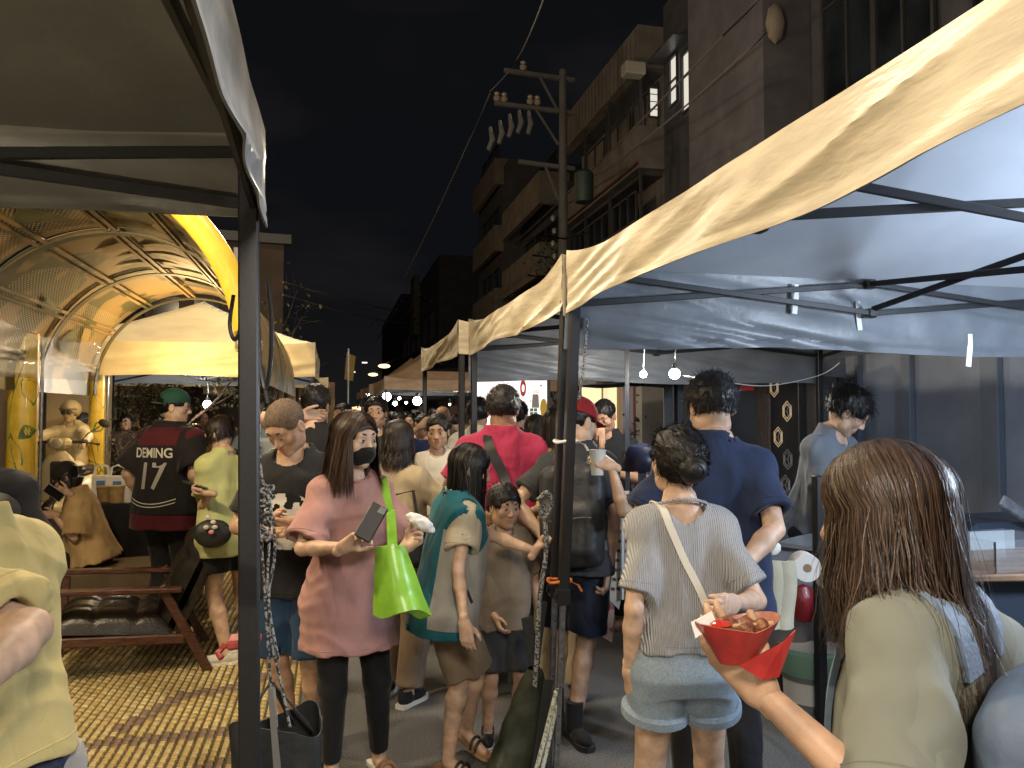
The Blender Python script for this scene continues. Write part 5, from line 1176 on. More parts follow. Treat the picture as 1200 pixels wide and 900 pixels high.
# menu board stand
mb = thing('menu_board', 'leaning white menu boards with rows of print beside the red cap man', 'menu', (0, 0, 0)); md = 4.55
def mp_(px, py, dd=0): return q3(px, py, md+dd)
def mpanel(cs_, m, nm, dd=0): b = MB(); b.poly([mp_(x, y, dd) for x, y in cs_], FH*.012); return b.build(nm, m, mb)
pw = mat('menu_white', (.62, .56, .48), .5); pr = mat('menu_print', (.10, .05, .04), .6); po = mat('menu_orange', (.60, .17, .05), .6)
p1 = mpanel([(722, 640), (737, 575), (719, 575), (706, 640)], pw, 'board'); p2 = mpanel([(724, 712), (750, 587), (730, 579), (712, 700)][::1], pw, 'board', -.03)
p3 = mpanel([(741, 610), (760, 614), (763, 590), (748, 586)], mat('photo_print', (.32, .2, .14), .5, col2=(.05, .03, .03), nscale=24, cpos=(.45, .55)), 'photo_card', -.05)
p4 = mpanel([(700, 740), (716, 750), (724, 640), (708, 620)], mat('poster_pink', (.62, .42, .36), .5, col2=(.4, .12, .1), nscale=18, cpos=(.4, .45)), 'poster', -.02)
b = MB()
for r_ in range(9):
    for c_ in range(3):
        bx, by = 729+c_*6.3-r_*1.7, 598+r_*11; b = MB(); b.add([mp_(bx, by, -.034), mp_(bx+4.2, by+1, -.034), mp_(bx+3.9, by+4.5, -.034), mp_(bx-.3, by+3.5, -.034)], [(0, 1, 2, 3)]); b.build('print_block', pr, mb)
b = MB(); b.add([mp_(733, 586, -.034), mp_(746, 590, -.034), mp_(745, 595, -.034), mp_(732, 591, -.034)], [(0, 1, 2, 3)]); b.build('title_strip', po, mb)
b = MB(); b.tube([mp_(728, 700, -.05), mp_(730, 576, -.05)], .012, 6); b.build('stand', WHITEP, mb)
# stand with paper roll, towel, bin
pp = thing('stall_pole', 'short dark pole of the food stall carrying a paper roll', 'pole', G(957, 3.75)); b = MB(); b.bar((0, 0, 0), (0, 0, 1.3), .045, .045, bev=.004); b.build('pole', black_metal, pp)
b = MB(); b.tube([(0, 0, .93), (-.12, -.06, .95)], .008, 6); b.build('arm', chrome, pp, True)
tr = thing('paper_roll', 'white paper roll mounted on the stall pole', 'paper roll', W(940, 662, 3.62), R_(-20))
b = MB(); n = 28; b.lathe((0, .055, 0), [(.02, 0), (.062, 0), (.064, .004), (.064, .1), (.062, .105), (.02, .105), (.02, 0)], n, (0, -1, 0)); b.build('roll', white_cup, tr, True); b = MB(); b.lathe((0, .05, 0), [(.0195, 0), (.0195, .1)], 14, (0, -1, 0)); b.build('core', mat('cardboard', (.25, .17, .10), .8), tr, True); b = MB(); b.add([(.062, -.05, .0), (.062, .05, 0), (.066, .05, -.09), (.066, -.05, -.09)], [(0, 1, 2, 3)]); b.build('loose_sheet', white_cup, tr)
tw = thing('hanging_sack', 'pale cloth sack hanging beside the paper roll', 'sack', W(902, 728, 3.4)); b = MB(); b.grid(lambda u, v: (-.085+.17*u+.01*math.sin(v*5), -.03*math.sin(math.pi*u)+.008*math.sin(u*14), .29*(1-v)-.02*u), 18, 14, .03, 0); b.build('cloth', cloth('sack_cream', (.50, .46, .34), bump=.4), tw, True); b = MB(); b.ball((0, 0, .33), (.045, .03, .035), 10); b.build('knot', white_cup, tw, True)
dk = thing('covered_stove', 'dark plastic covered equipment behind the hanging sack', 'equipment', G(925, 4.3), -.2); b = MB(); b.box((0, 0, .45), (.42, .5, .9), bev=.03); b.build('body', bagblk, dk); b = MB(); b.grid(lambda u, v: (-.26+.5*u, -.3+.03*nz(u*8, v*8)+.0*v, .98-.55*v-.12*abs(u-.5)), 24, 18, .004, 0); b.build('plastic_sheet', mat('grey_film', (.16, .16, .17), .25, bump=.5, bscale=12), dk, True)
b = MB()
for (a, c) in (((-.32, -.32, .95), (.32, -.32, .86)), ((-.32, -.32, .0), (-.32, -.32, 1.25)), ((.32, -.32, 0), (.32, -.32, 1.3))): b = MB(); b.bar(a, c, .02, .02); b.build('frame_tube', mat('greige_metal', (.12, .11, .105), .5, .3), dk)
bn_ = thing('bin', 'white bucket bin lined with a green bag under the stall', 'bin', G(945, 3.95)); 
for k, (z, m) in enumerate(((0, white_cup), (.12, mat('grey_band', (.18, .19, .2), .5)), (.16, white_cup), (.27, mat('grey_band')), (.31, white_cup))): b = MB(); b.lathe((0, 0, z), [(.118+z*.08, 0), (.118+z*.08+.004, .115 if m is white_cup else .045)], 26); b.build('bucket_band', m, bn_, True)
b = MB(); b.lathe((0, 0, .38), [(.150, -.08), (.165, -.02), (.168, .03), (.155, .05), (.13, .02), (.12, -.15)], 30); o = b.build('green_liner', mat('green_liner', (.20, .36, .26), .3, bump=.4, bscale=30), bn_, True)
ct = thing('stall_counter', 'wood topped food stall counter at the right edge', 'counter', G(1210, 3.6), R_(-8)); b = MB(); b.box((0, 0, .93), (1.3, .8, .03), bev=.006); b.build('counter_top', mat('counter_wood', (.20, .12, .07), .5, noise=.4, nscale=6, stretch=(1, 6, 1)), ct); b = MB(); b.box((0, .05, .46), (1.22, .7, .9)); b.build('counter_body', mat('counter_navy', (.02, .03, .05), .5), ct)
ab = thing('acrylic_box', 'clear acrylic box standing on the stall counter', 'box', W(1168, 640, 3.35)+Vector((0, 0, -.03)), .1); acr = mat('clear_acrylic', (.5, .55, .6), .05, alpha=.09, spec=.6)
for (c, s_) in (((0, -.12, 0), (.36, .004, .16)), ((0, .12, 0), (.36, .004, .16)), ((-.18, 0, 0), (.004, .24, .16)), ((.18, 0, 0), (.004, .24, .16)), ((0, 0, .082), (.37, .25, .006))): b = MB(); b.box(c, s_); b.build('acrylic_panel', acr, ab)
for sx in (-1, 1): b = MB(); b.bar((sx*.18, -.121, -.08), (sx*.18, -.121, .08), .006, .006); b.build('edge', chrome, ab)
eq = thing('griddle_hood', 'dark stove with a slanted lid at the right edge of the stall', 'stove', W(1160, 600, 3.9)+Vector((.15, .1, -.2))); b = MB(); b.box((0, 0, .0), (.7, .4, .32), bev=.03); b.build('body', mat('stove_navy', (.02, .028, .045), .35), eq); b = MB(); b.bar((-.22, -.22, .28), (.22, -.26, .0), .06, .02, up=(0, 1, 0), bev=.008); b.build('lid_handle', grey_metal, eq, True); b = MB(); b.box((-.28, -.22, .02), (.26, .012, .22)); b.build('pale_plate', mat('pale_plate', (.35, .4, .42), .3), eq); b = MB(); b.ball((-.02, -.21, -.03), (.025, .01, .025), 10); b.build('dial', mat('dial_yellow', (.5, .42, .15), .4), eq, True)
rb = thing('red_bag', 'crumpled red plastic bag behind the woman at the right', 'bag', W(1168, 782, 2.5)); f = Fld(.007); f.ell((0, 0, 0), (.13, .08, .085)); f.ell((-.04, 0, .07), (.07, .05, .06), k=.05); f.cap((-.03, 0, .08), (-.05, 0, .16), .03, .016, k=.03); link('bag_body', npmesh('bag_body', *f.mesh(lambda x, y, z: -.035*(ridged(x*16, y*16, z*11)-.6)-.012*(ridged(x*40, y*40, z*30)-.5)), mat('red_film', (.50, .03, .035), .25, spec=.7)), rb)
b = MB(); b.tube([(-.05, -.05, .14), (.0, -.08, .06), (.02, -.08, -.06)], .004, 5); b.build('string', BLACKP, rb, True)
tl_ = thing('teal_table', 'teal tabletop edge at the lower right', 'table', W(1205, 822, 1.95), R_(8)); b = MB(); b.box((.1, .10, 0), (.52, .30, .025), bev=.012); b.build('tabletop', mat('teal_plastic', (.06, .36, .30), .35, noise=.2, nscale=20), tl_, True); b = MB(); b.bar((.1, .2, -.01), (.1, .2, -.90), .04, .04); b.build('leg', BLACKP, tl_)
rb2 = thing('red_bag', 'dark red bag hanging under the covered equipment', 'bag', W(938, 705, 3.9)); b = MB(); b.ball((0, 0, 0), (.07, .05, .10), 12); b.build('bag_body', mat('dark_red_film', (.22, .015, .02), .35, bump=.6, bscale=20), rb2, True)
hc_ = thing('helmet', 'dark blue helmet on a stand behind the reaching arm', 'helmet', W(752, 537, 5.2)); b = MB(); b.lathe((0, 0, -.08), [(.13, 0), (.145, .05), (.14, .11), (.11, .16), (0, .185)], 22); b.build('shell', mat('helmet_navy', (.008, .012, .035), .35), hc_, True); b = MB(); b.tube([(0, 0, -.08), (0, 0, -1.1)], .03, 8); b.build('stand', BLACKP, hc_, True)
b = MB(); p = G(735, 5.15); b.tube([(p.x, p.y, 0), (p.x, p.y, 2.1)], .016, 10); b.build('thin_pole', black_metal, None, True, label='thin black pole between the menu board and the helmet', cat='pole')
rope('wire', [W(800, 440, 5), W(845, 447, 4.8), W(900, 452, 5.0), W(960, 440, 5.4), W(985, 425, 5.4)], .003, WHITEP, 'thin white wire sagging under the dark rear tent', 'wire')

# ------------------------------------------------------------------ buildings above the right row
def wnd(parent, x, y0, y1, z0, z1, lit=False, n=2, tr=.0, face=-1, m=None):
    b = MB(); fr = .05
    for (a, c) in (((x, y0, z0), (x, y1, z0)), ((x, y0, z1), (x, y1, z1)), ((x, y0, z0), (x, y0, z1)), ((x, y1, z0), (x, y1, z1))): b.bar(a, c, fr, fr)
    for k in range(1, n): yy = y0+(y1-y0)*k/n; b.bar((x, yy, z0), (x, yy, z1), fr*.8, fr*.8)
    if tr: b.bar((x, y0, z0+(z1-z0)*tr), (x, y1, z0+(z1-z0)*tr), fr*.8, fr*.8)
    w = b.build('window', frame_m, parent)
    for k in range(n):
        a, c = y0+(y1-y0)*k/n, y0+(y1-y0)*(k+1)/n; b = MB(); b.box((x+.03, (a+c)/2, (z0+z1)/2), (.012, c-a-.03, z1-z0-.03)); b.build('pane', (lit_glass if (lit is True or (lit is not False and k in lit)) else (m or glass_dk)), w)
def bx(nm, m, parent, x0, x1, y0, y1, z0, z1): b = MB(); b.box(((x0+x1)/2, (y0+y1)/2, (z0+z1)/2), (x1-x0, y1-y0, z1-z0)); return b.build(nm, m, parent)
BX = 7.0
A = thing('apartment_building', 'nearest dark apartment building with a blank mauve pillar and wide windows', 'building', (BX, 8, 0))
def ab_(nm, m, x0, x1, y0, y1, z0, z1): return bx(nm, m, A, x0-BX, x1-BX, y0-8, y1-8, z0, z1)
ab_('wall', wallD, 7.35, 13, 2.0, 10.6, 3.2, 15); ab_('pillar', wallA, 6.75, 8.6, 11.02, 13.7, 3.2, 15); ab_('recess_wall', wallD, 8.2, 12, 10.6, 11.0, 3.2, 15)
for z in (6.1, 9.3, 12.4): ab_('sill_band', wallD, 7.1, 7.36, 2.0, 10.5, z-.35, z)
for z in (6.1, 9.3):
    for (y0, y1, lt) in ((9.1, 10.2, False), (8.0, 9.05, False), (6.55, 7.4, (1,)), (5.3, 6.4, False), (3.8, 5.2, False)): wnd(A, .28, y0-8, y1-8, z+.08, z+2.3, lit=False, n=2, tr=.72)
wnd(A, .20, -1.15, -.75, 7.15, 7.95, lit=True, n=1, tr=.35); wnd(A, .20, -1.15, -.75, 6.75, 7.1, lit=False, n=1)
b = MB(); b.ball((-.3+.2, 2.9, 7.9), (.16, .12, .34), 9); b.build('rubble_patch', concrete('crumbled', (.3, .25, .2)), A, True)
B = thing('apartment_building', 'brown apartment block with two lit narrow windows and boxed balconies', 'building', (BX, 19, 0))
def bb_(nm, m, x0, x1, y0, y1, z0, z1): return bx(nm, m, B, x0-BX, x1-BX, y0-19, y1-19, z0, z1)
bb_('wall', wallB, 7.6, 13, 16.6, 22.9, 3.2, 9.9); bb_('rear_wall', wallD, 8.4, 13, 13.8, 16.55, 3.2, 11.5)
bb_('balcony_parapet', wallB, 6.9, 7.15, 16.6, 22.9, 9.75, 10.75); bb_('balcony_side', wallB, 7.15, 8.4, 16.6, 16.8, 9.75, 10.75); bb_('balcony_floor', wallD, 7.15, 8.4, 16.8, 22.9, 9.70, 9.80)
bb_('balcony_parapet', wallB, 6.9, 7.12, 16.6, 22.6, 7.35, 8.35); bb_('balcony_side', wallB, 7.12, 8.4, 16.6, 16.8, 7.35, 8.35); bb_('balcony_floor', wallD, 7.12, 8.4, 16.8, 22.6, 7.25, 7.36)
bb_('red_pipe', mat('dull_red_pipe', (.10, .02, .015), .6), 6.84, 6.895, 16.6, 22.6, 7.42, 7.47)
for k in range(22):   # joints of the tiled parapet
    yj = 16.75+k*.285; bb_('tile_seam', wallD, 6.892, 6.905, yj, yj+.012, 9.78, 10.72)
for y in (16.65, 18.7, 20.7, 22.6): bb_('post', frame_m, 6.95, 7.01, y, y+.06, 8.35, 9.75); bb_('post', frame_m, 6.95, 7.01, y, y+.06, 4.6, 7.3)
for (y0, y1) in ((17.0, 18.6), (18.8, 20.6), (20.8, 22.4)):
    wnd(B, .0, y0-19, y1-19, 4.6, 6.9, n=3, tr=.7); wnd(B, .58, y0-19, y1-19, 8.4, 9.6, n=2)
def wndx(parent, y, x0, x1, z0, z1, lit=True):
    b = MB(); fr = .04
    for (a, c) in (((x0, y, z0), (x1, y, z0)), ((x0, y, z1), (x1, y, z1)), ((x0, y, z0), (x0, y, z1)), ((x1, y, z0), (x1, y, z1))): b.bar(a, c, fr, fr)
    w = b.build('window', frame_m, parent); b = MB(); b.box(((x0+x1)/2, y+.02, (z0+z1)/2), (x1-x0-.03, .01, z1-z0-.03)); b.build('pane', lit_glass if lit else glass_dk, w)
    for k in range(3): b = MB(); zz_ = z0+(z1-z0)*(k+1)/4; b.bar((x0, y-.04, zz_), (x1, y-.04, zz_), .015, .015); b.build('grille_bar', frame_m, w)
wndx(B, -2.45, .15, .38, 8.55, 9.25); wndx(B, -5.25, .10+1.3-1.35, .20+.1, 8.2, 9.3)
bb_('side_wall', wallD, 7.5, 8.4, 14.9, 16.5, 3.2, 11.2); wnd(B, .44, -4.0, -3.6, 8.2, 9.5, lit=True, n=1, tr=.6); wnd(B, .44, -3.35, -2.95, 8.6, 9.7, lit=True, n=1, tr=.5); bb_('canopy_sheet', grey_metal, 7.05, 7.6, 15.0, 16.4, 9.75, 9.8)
for k in range(26): bb_('grille_bar', frame_m, 7.03, 7.05, 16.7+k*.1, 16.71+k*.1, 8.9, 9.7)
b = MB(); b.box((-.3, -2.6, 9.55), (.5, .35, .3), bev=.03); b.build('air_conditioner', mat('ac_white', (.4, .38, .32), .5), B)
C_ = thing('apartment_building', 'ochre apartment building farther up with stepped balconies', 'building', (BX, 33, 0))
for (y0, y1, z0, z1, dx) in ((25, 32, 3.2, 9.6, .8), (32, 39, 3.2, 12.6, .3)): bx('wall', wallD, C_, dx, 7, y0-33, y1-33, z0, z1)
for (y0, y1, z) in ((25.5, 31.5, 8.9), (25.5, 31.5, 6.4), (33, 38.5, 8.8), (33, 38.5, 11.8), (33, 38.5, 6.0)):
    bx('balcony_parapet', wallC, C_, -.1, .1, y0-33, y1-33, z, z+1.15); bx('balcony_side', wallC, C_, .1, 1.0, y0-33, y0-32.8, z, z+1.15); wnd(C_, .75 if y0 < 30 else .25, y0+.6-33, y1-.6-33, z+1.25, z+2.2, n=3)
D = thing('apartment_building', 'far dark building with one pale lit patch near the vanishing point', 'building', (BX, 70, 0))
bx('wall', wallD, D, 0, 8, -18, 14, 0, 12.5); bx('wall', wallD, D, .3, 8, 16, 50, 0, 15); bx('stair_tower', wallC, D, -.5, 0, -6, -3, 8.2, 13.2)
for k in range(6): wnd(D, -.06, -16+k*4.4, -13.5+k*4.4, 7, 9, n=2)
E = thing('house', 'dark brown house behind the bare tree on the left', 'house', G(288, 17), .1); bx('wall', concrete('brown_house', (.075, .052, .038)), E, -2.0, .75, -.5, 3, 0, 5.4)
bx('eave', frame_m, E, -2.2, .9, -.7, -.4, 5.3, 5.5); b = MB(); b.box((-.1, -.52, 5.0), (.36, .04, .36)); b.build('white_notice', white_cup, E); txt('K', .3, basis((-.1, -.545, 5.0), (1, 0, 0), (0, 0, 1)), 'notice_letter', BLACKP, E)
for k in range(3): b = MB(); b.box((-1.6+k*.8, -.51, 3.6), (.5, .05, .9)); b.build('window', glass_dk, E)
F_ = thing('building', 'low shops far up the left side of the road', 'building', (-12, 40, 0)); bx('wall', wallD, F_, 0, 5.5, -12, 30, 0, 5); 
for k in range(9): b = MB(); b.box((5.53, -10+k*4.2, 2.4), (.04, 2.6, 1.6)); b.build('window', emis('far_shop_glow', (1, .75, .45), .4) if k % 2 else glass_dk, F_)
b = MB()
for (px, py, w) in ((427, 425, 5), (414, 436, 3.5)): p = W(px, py, 55); b = MB(); b.box(p, (w*.075, .1, .10)); b.build('light_strip', emis('strip_white', (1, .95, .9), 1.0), None, label='small white light strip in the dark beyond the street lamps' if px == 427 else 'tiny white light strip above the flag banner', cat='light')
# utility pole
up_ = thing('utility_pole', 'tall utility pole with cross arms, insulators and a transformer', 'utility pole', (4.6, 15.1, 0))
pole_m = concrete('pole_concrete', (.075, .072, .068)); b = MB(); b.lathe((0, 0, 0), [(.125, 0), (.075, 8.75)], 16); b.build('pole', pole_m, up_, True)
ins = mat('insulator_ceramic', (.22, .17, .13), .4)
for k, (z, L, px0) in enumerate(((8.62, 1.25, 0), (7.92, 1.45, 0), (6.75, .95, 0))):
    b = MB(); b.bar((-L, 0, z), (.25, 0, z-.06), .08, .08); b.build('cross_arm', pole_m, up_)
    b = MB(); b.bar((-L*.4, .0, z-.05), (-.1, 0, z-.75), .04, .04); b.build('brace', pole_m, up_)
    for x in ([-L+.4] if k == 0 else [-L+.05, -L+.2, -L+.75, -.55, ] if k == 1 else []): b = MB(); b.lathe((x, 0, z+.04), [(.03, 0), (.075, .04), (.075, .09), (.045, .12), (.06, .17), (.03, .2)], 12); b.build('insulator', ins, up_, True)
for (x, z, t_) in ((-1.55, 7.15, .6), (-1.35, 7.3, .4), (-1.15, 7.45, .3), (-.95, 7.55, .5), (-.75, 7.55, .2)):
    b = MB(); b.tube([(x, -.05, z+.25), (x+.05, -.05, z), (x-.06*t_, -.05, z-.22)], [.035, .06, .045], 8); b.build('fuse_cutout', mat('fuse_grey', (.13, .125, .12), .5), up_, True)
    b = MB(); b.tube([(x, 0, z+.2), (x+.2, .1, z+.45), (-.6, 0, 7.85)], .012, 5); b.build('jumper_wire', BLACKP, up_, True)
b = MB(); b.lathe((.45, 0, 6.0), [(.18, 0), (.20, .05), (.20, .6), (.15, .66)], 16); b.build('transformer', mat('transformer_green', (.02, .035, .03), .6), up_, True)
for k in range(5): b = MB(); z = 5.3-k*.42; b.tube([(-.5-.1*k, .2, z), (0, -.15, z-.12), (.6, .1, z+.1)], .02, 6); b.build('cable_bundle', BLACKP, up_, True)
for k in range(8): b = MB(); b.ball((-.25+.03*(k % 2), -.1, 5.6-k*.26), (.05, .05, .07), 8); b.build('cable_clamp', mat('fuse_grey'), up_, True)
def wire(a, c, sag, r, label, seg=24):
    a, c = Vector(a), Vector(c); b = MB(); b.tube([a.lerp(c, t)-Vector((0, 0, sag*4*t*(1-t))) for t in np.linspace(0, 1, seg)], r, 5); b.build('wire', mat('wire_grey', (.14, .13, .12), .6), None, True, label=label, cat='wire')
wire((3.6, 15.1, 8.85), W(648, -40, 9), .1, .012, 'wire rising from the top insulator of the utility pole'); wire((3.05, 15.1, 8.1), (2.4, 60, 8.2), 1.0, .016, 'wire leading up the road from the lower cross arm'); wire((3.6, 15.1, 8.8), (3.05, 15.1, 8.15), .02, .012, 'short wire between the two cross arms', 6)
wire(W(905, -20, 9.5), W(580, 302, 40), .2, .022, 'long pale wire crossing the building fronts down to the left'); wire(W(905, 30, 9.5), W(640, 235, 20), .25, .014, 'thin dark wire below the long pale wire')
for k, (a, c) in enumerate((((470, 352), (440, 400)), ((492, 345), (452, 400)), ((505, 352), (462, 400)))): wire(W(*a, 40), W(*c, 90), .0, .035, ['leftmost', 'middle', 'rightmost'][k]+' of three short distant wires above the street lamps')
wire(W(330, 345, 14), W(520, 372, 60), .5, .02, 'faint wire above the tree on the left'); wire(W(330, 330, 14), W(520, 362, 60), .4, .02, 'higher faint wire above the tree on the left')
# street lamps with lit heads
for (px, py, d, lab) in ((450, 429, 38, 'nearer lit street lamp above the far tents'), (437, 439, 48, 'farther lit street lamp, lower of the two'),):
    p = W(px, py, d); t = thing('street_lamp', lab, 'street lamp', (p.x+1.6, p.y, 0), 0, 'street lamps up the road'); b = MB(); b.tube([(0, 0, 0), (0, 0, p.z+.2)], .07, 8); b.build('pole', black_metal, t, True); b = MB(); b.tube([(0, 0, p.z+.2), (-.8, 0, p.z+.45), (-1.6, 0, p.z+.12)], .05, 8); b.build('arm', black_metal, t, True); b = MB(); b.ball((-1.6, 0, p.z), (.30, .20, .10), 12); b.build('lamp_head', lampglow, t, True)
# banner flag and antenna on the left
p = W(408, 428, 20); t = thing('banner_flag', 'small yellow banner flag beyond the cream tents', 'flag', (p.x, p.y, 0)); b = MB(); b.tube([(0, 0, 0), (0, 0, 3.3)], .02, 6); b.build('mast', grey_metal, t, True); b = MB(); b.add([(-.1, 0, 2.5), (.12, 0, 2.45), (.18, 0, 3.1), (-.05, 0, 3.2)], [(0, 1, 2, 3)]); b.build('cloth', mat('banner_yellow', (.55, .38, .10), .7), t)
# white shop interior with columns seen under the cream tent
wh = thing('shop_front', 'pale wooden shop front seen under the cream tents', 'shop', (0, 0, 0))
for k, (px, w) in enumerate(((318, 5), (327, 4), (337, 8), (350, 4), (362, 6), (378, 5))): quad('column', px, px+w, 452, 560, 15.5+.1*k, mat('cream_wood', (.45, .33, .18), .6), wh, .1)
quad('back_wall', 300, 392, 448, 620, 16.4, mat('shop_inner', (.22, .14, .07), .7, noise=.5, nscale=2), wh)
quad('back_wall', 120, 262, 430, 640, 18.0, mat('garden_wall', (.14, .10, .055), .8, noise=.6, nscale=1.5), wh)
for k, (px, py, w, h) in enumerate(((128, 465, 18, 22), (130, 492, 16, 16), (238, 462, 30, 16), (145, 500, 10, 14))): quad('far_parasol', px, px+w, py-h, py, 14.5+.2*k, mat('parasol_cream', (.6, .48, .3), .7), None, .3, label=['cream parasol seen through the tree at the left', 'lower cream parasol behind the tree trunk', 'striped parasol behind the people in red', 'pale cloth behind the tree twigs'][k], cat='parasol')
# far cluttered stalls under the tan tents
ft = random.Random(4)
sc_ = [('red brown', (.35, .18, .1)), ('dark green', (.12, .15, .08)), ('pale grey', (.3, .28, .25)), ('dark brown', (.15, .08, .05))]
sp_ = ['left end', 'middle', 'right end']
for k in range(12):
    px = 424+9.5*k+ft.uniform(-2, 2); d = ft.uniform(19, 26); cn_, cc = sc_[k % 4]; quad('far_stall', px, px+ft.uniform(5, 10), 475+ft.uniform(0, 8), 500, d, mat('stall_col%d' % (k % 4), cc, .7), None, .5, label='%s stall front at the %s of the row under the far tan tents' % (cn_, sp_[k//4]), cat='stall', group='far stalls under the tan tents')
for k, (px, py) in enumerate(((414, 482), (419, 481), (425, 482), (430, 480))): p = W(px, py, 30); b = MB(); b.ball(p, .17, 10); b.build('lantern', emis('lantern_orange', (1, .45, .2), 2.2), None, True, label='%s of four orange lanterns glowing left of the far tan tents' % ('leftmost', 'second from the left', 'third from the left', 'rightmost')[k], cat='lantern', group='orange lanterns far up the road')
# ------------------------------------------------------------------ the people
denim = cloth('light_denim', (.24, .30, .36), noise=.16, nscale=160, bump=.3, bscale=500)
navy = cloth('navy_jersey', (.020, .032, .075)); blk = cloth('black_jersey', (.016, .016, .018)); dgrey = cloth('charcoal_jersey', (.040, .042, .045)); blk_tr = cloth('black_twill', (.014, .014, .016))
HB, HD, HBr = hairm('black'), hairm('dark'), hairm('brown')
white_rub = mat('white_rubber', (.66, .64, .58), .5); black_rub = mat('black_rubber', (.02, .02, .02), .6)

# woman in the dusty pink tee with a black mask
pink = cloth('dusty_pink_jersey', (.38, .205, .185), bump=.10)
g = person('woman in a long dusty pink tee and black face mask, brown bob hair, looking aside', G(413, 3.3), 26, 1.615, 'f', .93, lean=2, head=(2, 26, 0), vox=.0075, tone=0,
  arms=[{'px': (476, 640, 3.08), 'pc': (.5, -1, -.3)}, {'px': (404, 640, 2.95), 'pc': (-.7, -1, .3)}], hands=[{'dc': (.75, .55, .2), 'nc': (-.2, .6, .7), 'curl': .65, 'thumb': .6}, {'dc': (.80, .55, .25), 'nc': (.35, -.45, .8), 'curl': .5, 'spread': .8, 'thumb': .1, 'side': 1}],
  legs=[{'px': (447, 3.52), 'fc': (.5, 0, .8)}, {'px': (392, 3.42), 'fc': (.15, 0, 1)}])
sh = shirt(g, pink, e=.018, hem=-.25, sleeve=.90, sr=.066, se=.094, loose=.10, amp=.020, neck=.078, nfront=.012, seed=4, xs=5)
trousers(g, blk_tr, 1.93, e=.004, r=(.088, .066, .047), amp=.002); shoes(g, mat('tan_sandal', (.30, .16, .08), .6), white_rub, 'sandal')
hair_long(g, HBr, n=2200, L=.25, gap=46, part=.006, seed=3, w=.0028, flare=1.24, R=(.092, .110, .099), envelope=shell_env(sh))
f = Fld(.0045); f.ell(g.A((0, .040, -.055)), np.array((.062, .064, .056))*g.hs, M=g.HM); f.cap(g.A((0, .085, -.03)), g.A((0, .096, -.048)), .022, .022, k=.03); f.half(g.A((0, .1, -.022)), g.HM@np.array((0, -.25, 1.)), .003); f.half(g.A((0, .015, 0)), g.HM@np.array((0, -1., 0)), .003)
mk = link('face_mask', npmesh('face_mask', *f.mesh(lambda x, y, z: .0012*np.sin(z*520)), cloth('mask_black', (.012, .012, .014), bump=.3)), g.root)
for e in (-1, 1): b = MB(); b.tube([g.A((e*.055, .03, -.035)), g.A((e*.075, .0, -.01)), g.A((e*.083, -.02, .012))], .0016, 5); b.build('ear_loop', MATS['mask_black'], mk)
b = MB(); b.tube([g.A((-.086, .035, .055)), g.A((-.089, .045, .045)), g.A((-.088, .052, .04))], .004, 6); b.build('hair_clip', white_rub, g.root)
ph = thing('phone', 'black phone in the raised hand of the woman in dusty pink', 'phone', W(436, 611, 2.90)); Mp = Matrix.Rotation(-YAW, 3, 'Z')@Matrix.Rotation(R_(28), 3, 'Y')@Matrix.Rotation(R_(-18), 3, 'X'); b = MB(); b.box((0, 0, 0), (.068, .009, .142), M=Mp, bev=.004); b.build('case', mat('phone_case', (.012, .012, .014), .5), ph); b = MB(); b.box(Mp@Vector((0, .0055, 0)), (.060, .001, .132), M=Mp); b.build('screen', mat('screen_off', (.01, .01, .012), .05), ph)
b = MB(); b.box(Mp@Vector((.016, -.006, .055)), (.026, .003, .028), M=Mp, bev=.001); b.build('camera_bump', BLACKP, ph)
pk = thing('snack_wrapper', 'crumpled white paper wrapper in the left hand of the woman in pink', 'wrapper', W(494, 612, 3.05)); f = Fld(.006); f.ell((0, 0, 0), (.065, .03, .024), M=np.array(Matrix.Rotation(.5, 3, 'Y'))); link('paper', npmesh('paper', *f.mesh(lambda x, y, z: -.012*(ridged(x*50, y*50, z*50)-.5)), white_cup, True), pk)
lime = mat('lime_vinyl', (.26, .55, .05), .32, noise=.15, nscale=12, bump=.12, bscale=20, spec=.6)
lb = thing('tote_bag', 'glossy lime green bag hanging from the shoulder of the woman in pink', 'bag', (0, 0, 0))
tr_ = bvh(sh); Lp = [g.w2l(W(452, 556, 3.40)), g.w2l(W(456, 575, 3.26)), g.w2l(W(461, 600, 3.18)), g.w2l(W(463, 625, 3.16))]
iv = lambda q: g.root.matrix_basis@Vector(q)
pts = [W(446, 552, 3.52), W(452, 549, 3.42), W(456, 560, 3.31), W(458, 585, 3.24), W(460, 612, 3.20), W(461, 640, 3.18)]
SP_ = lambda x, y, z: g.tor((x, y, z))
q0 = [near(tr_, SP_(*c_), .006)[0] for c_ in ((-.115, -.12, .36), (-.12, -.05, .45), (-.125, .05, .44), (-.135, .14, .33))]
Rm = Matrix.Rotation(g.root.rotation_euler.z, 3, 'Z'); pts = [Rm@q+g.root.location for q in q0]+[W(459, 600, 3.02), W(461, 640, 2.98)]
band('strap', pts, .038, .004, lime, lb, [(FH*-1) for _ in pts])
b = MB(); b.grid(lambda u, v: W(454+(9-2*(1-v))*(u)*1+(4+30*v**1.2)*u-2*v, 638+v*82*(1-.06*(1-u))+3*math.sin(u*8)*v, 2.98-.05*math.sin(math.pi*u)*(.3+v)+.010*nz(u*5, v*4)), 26, 20, .05, 0); b.build('bag_body', lime, lb, True)

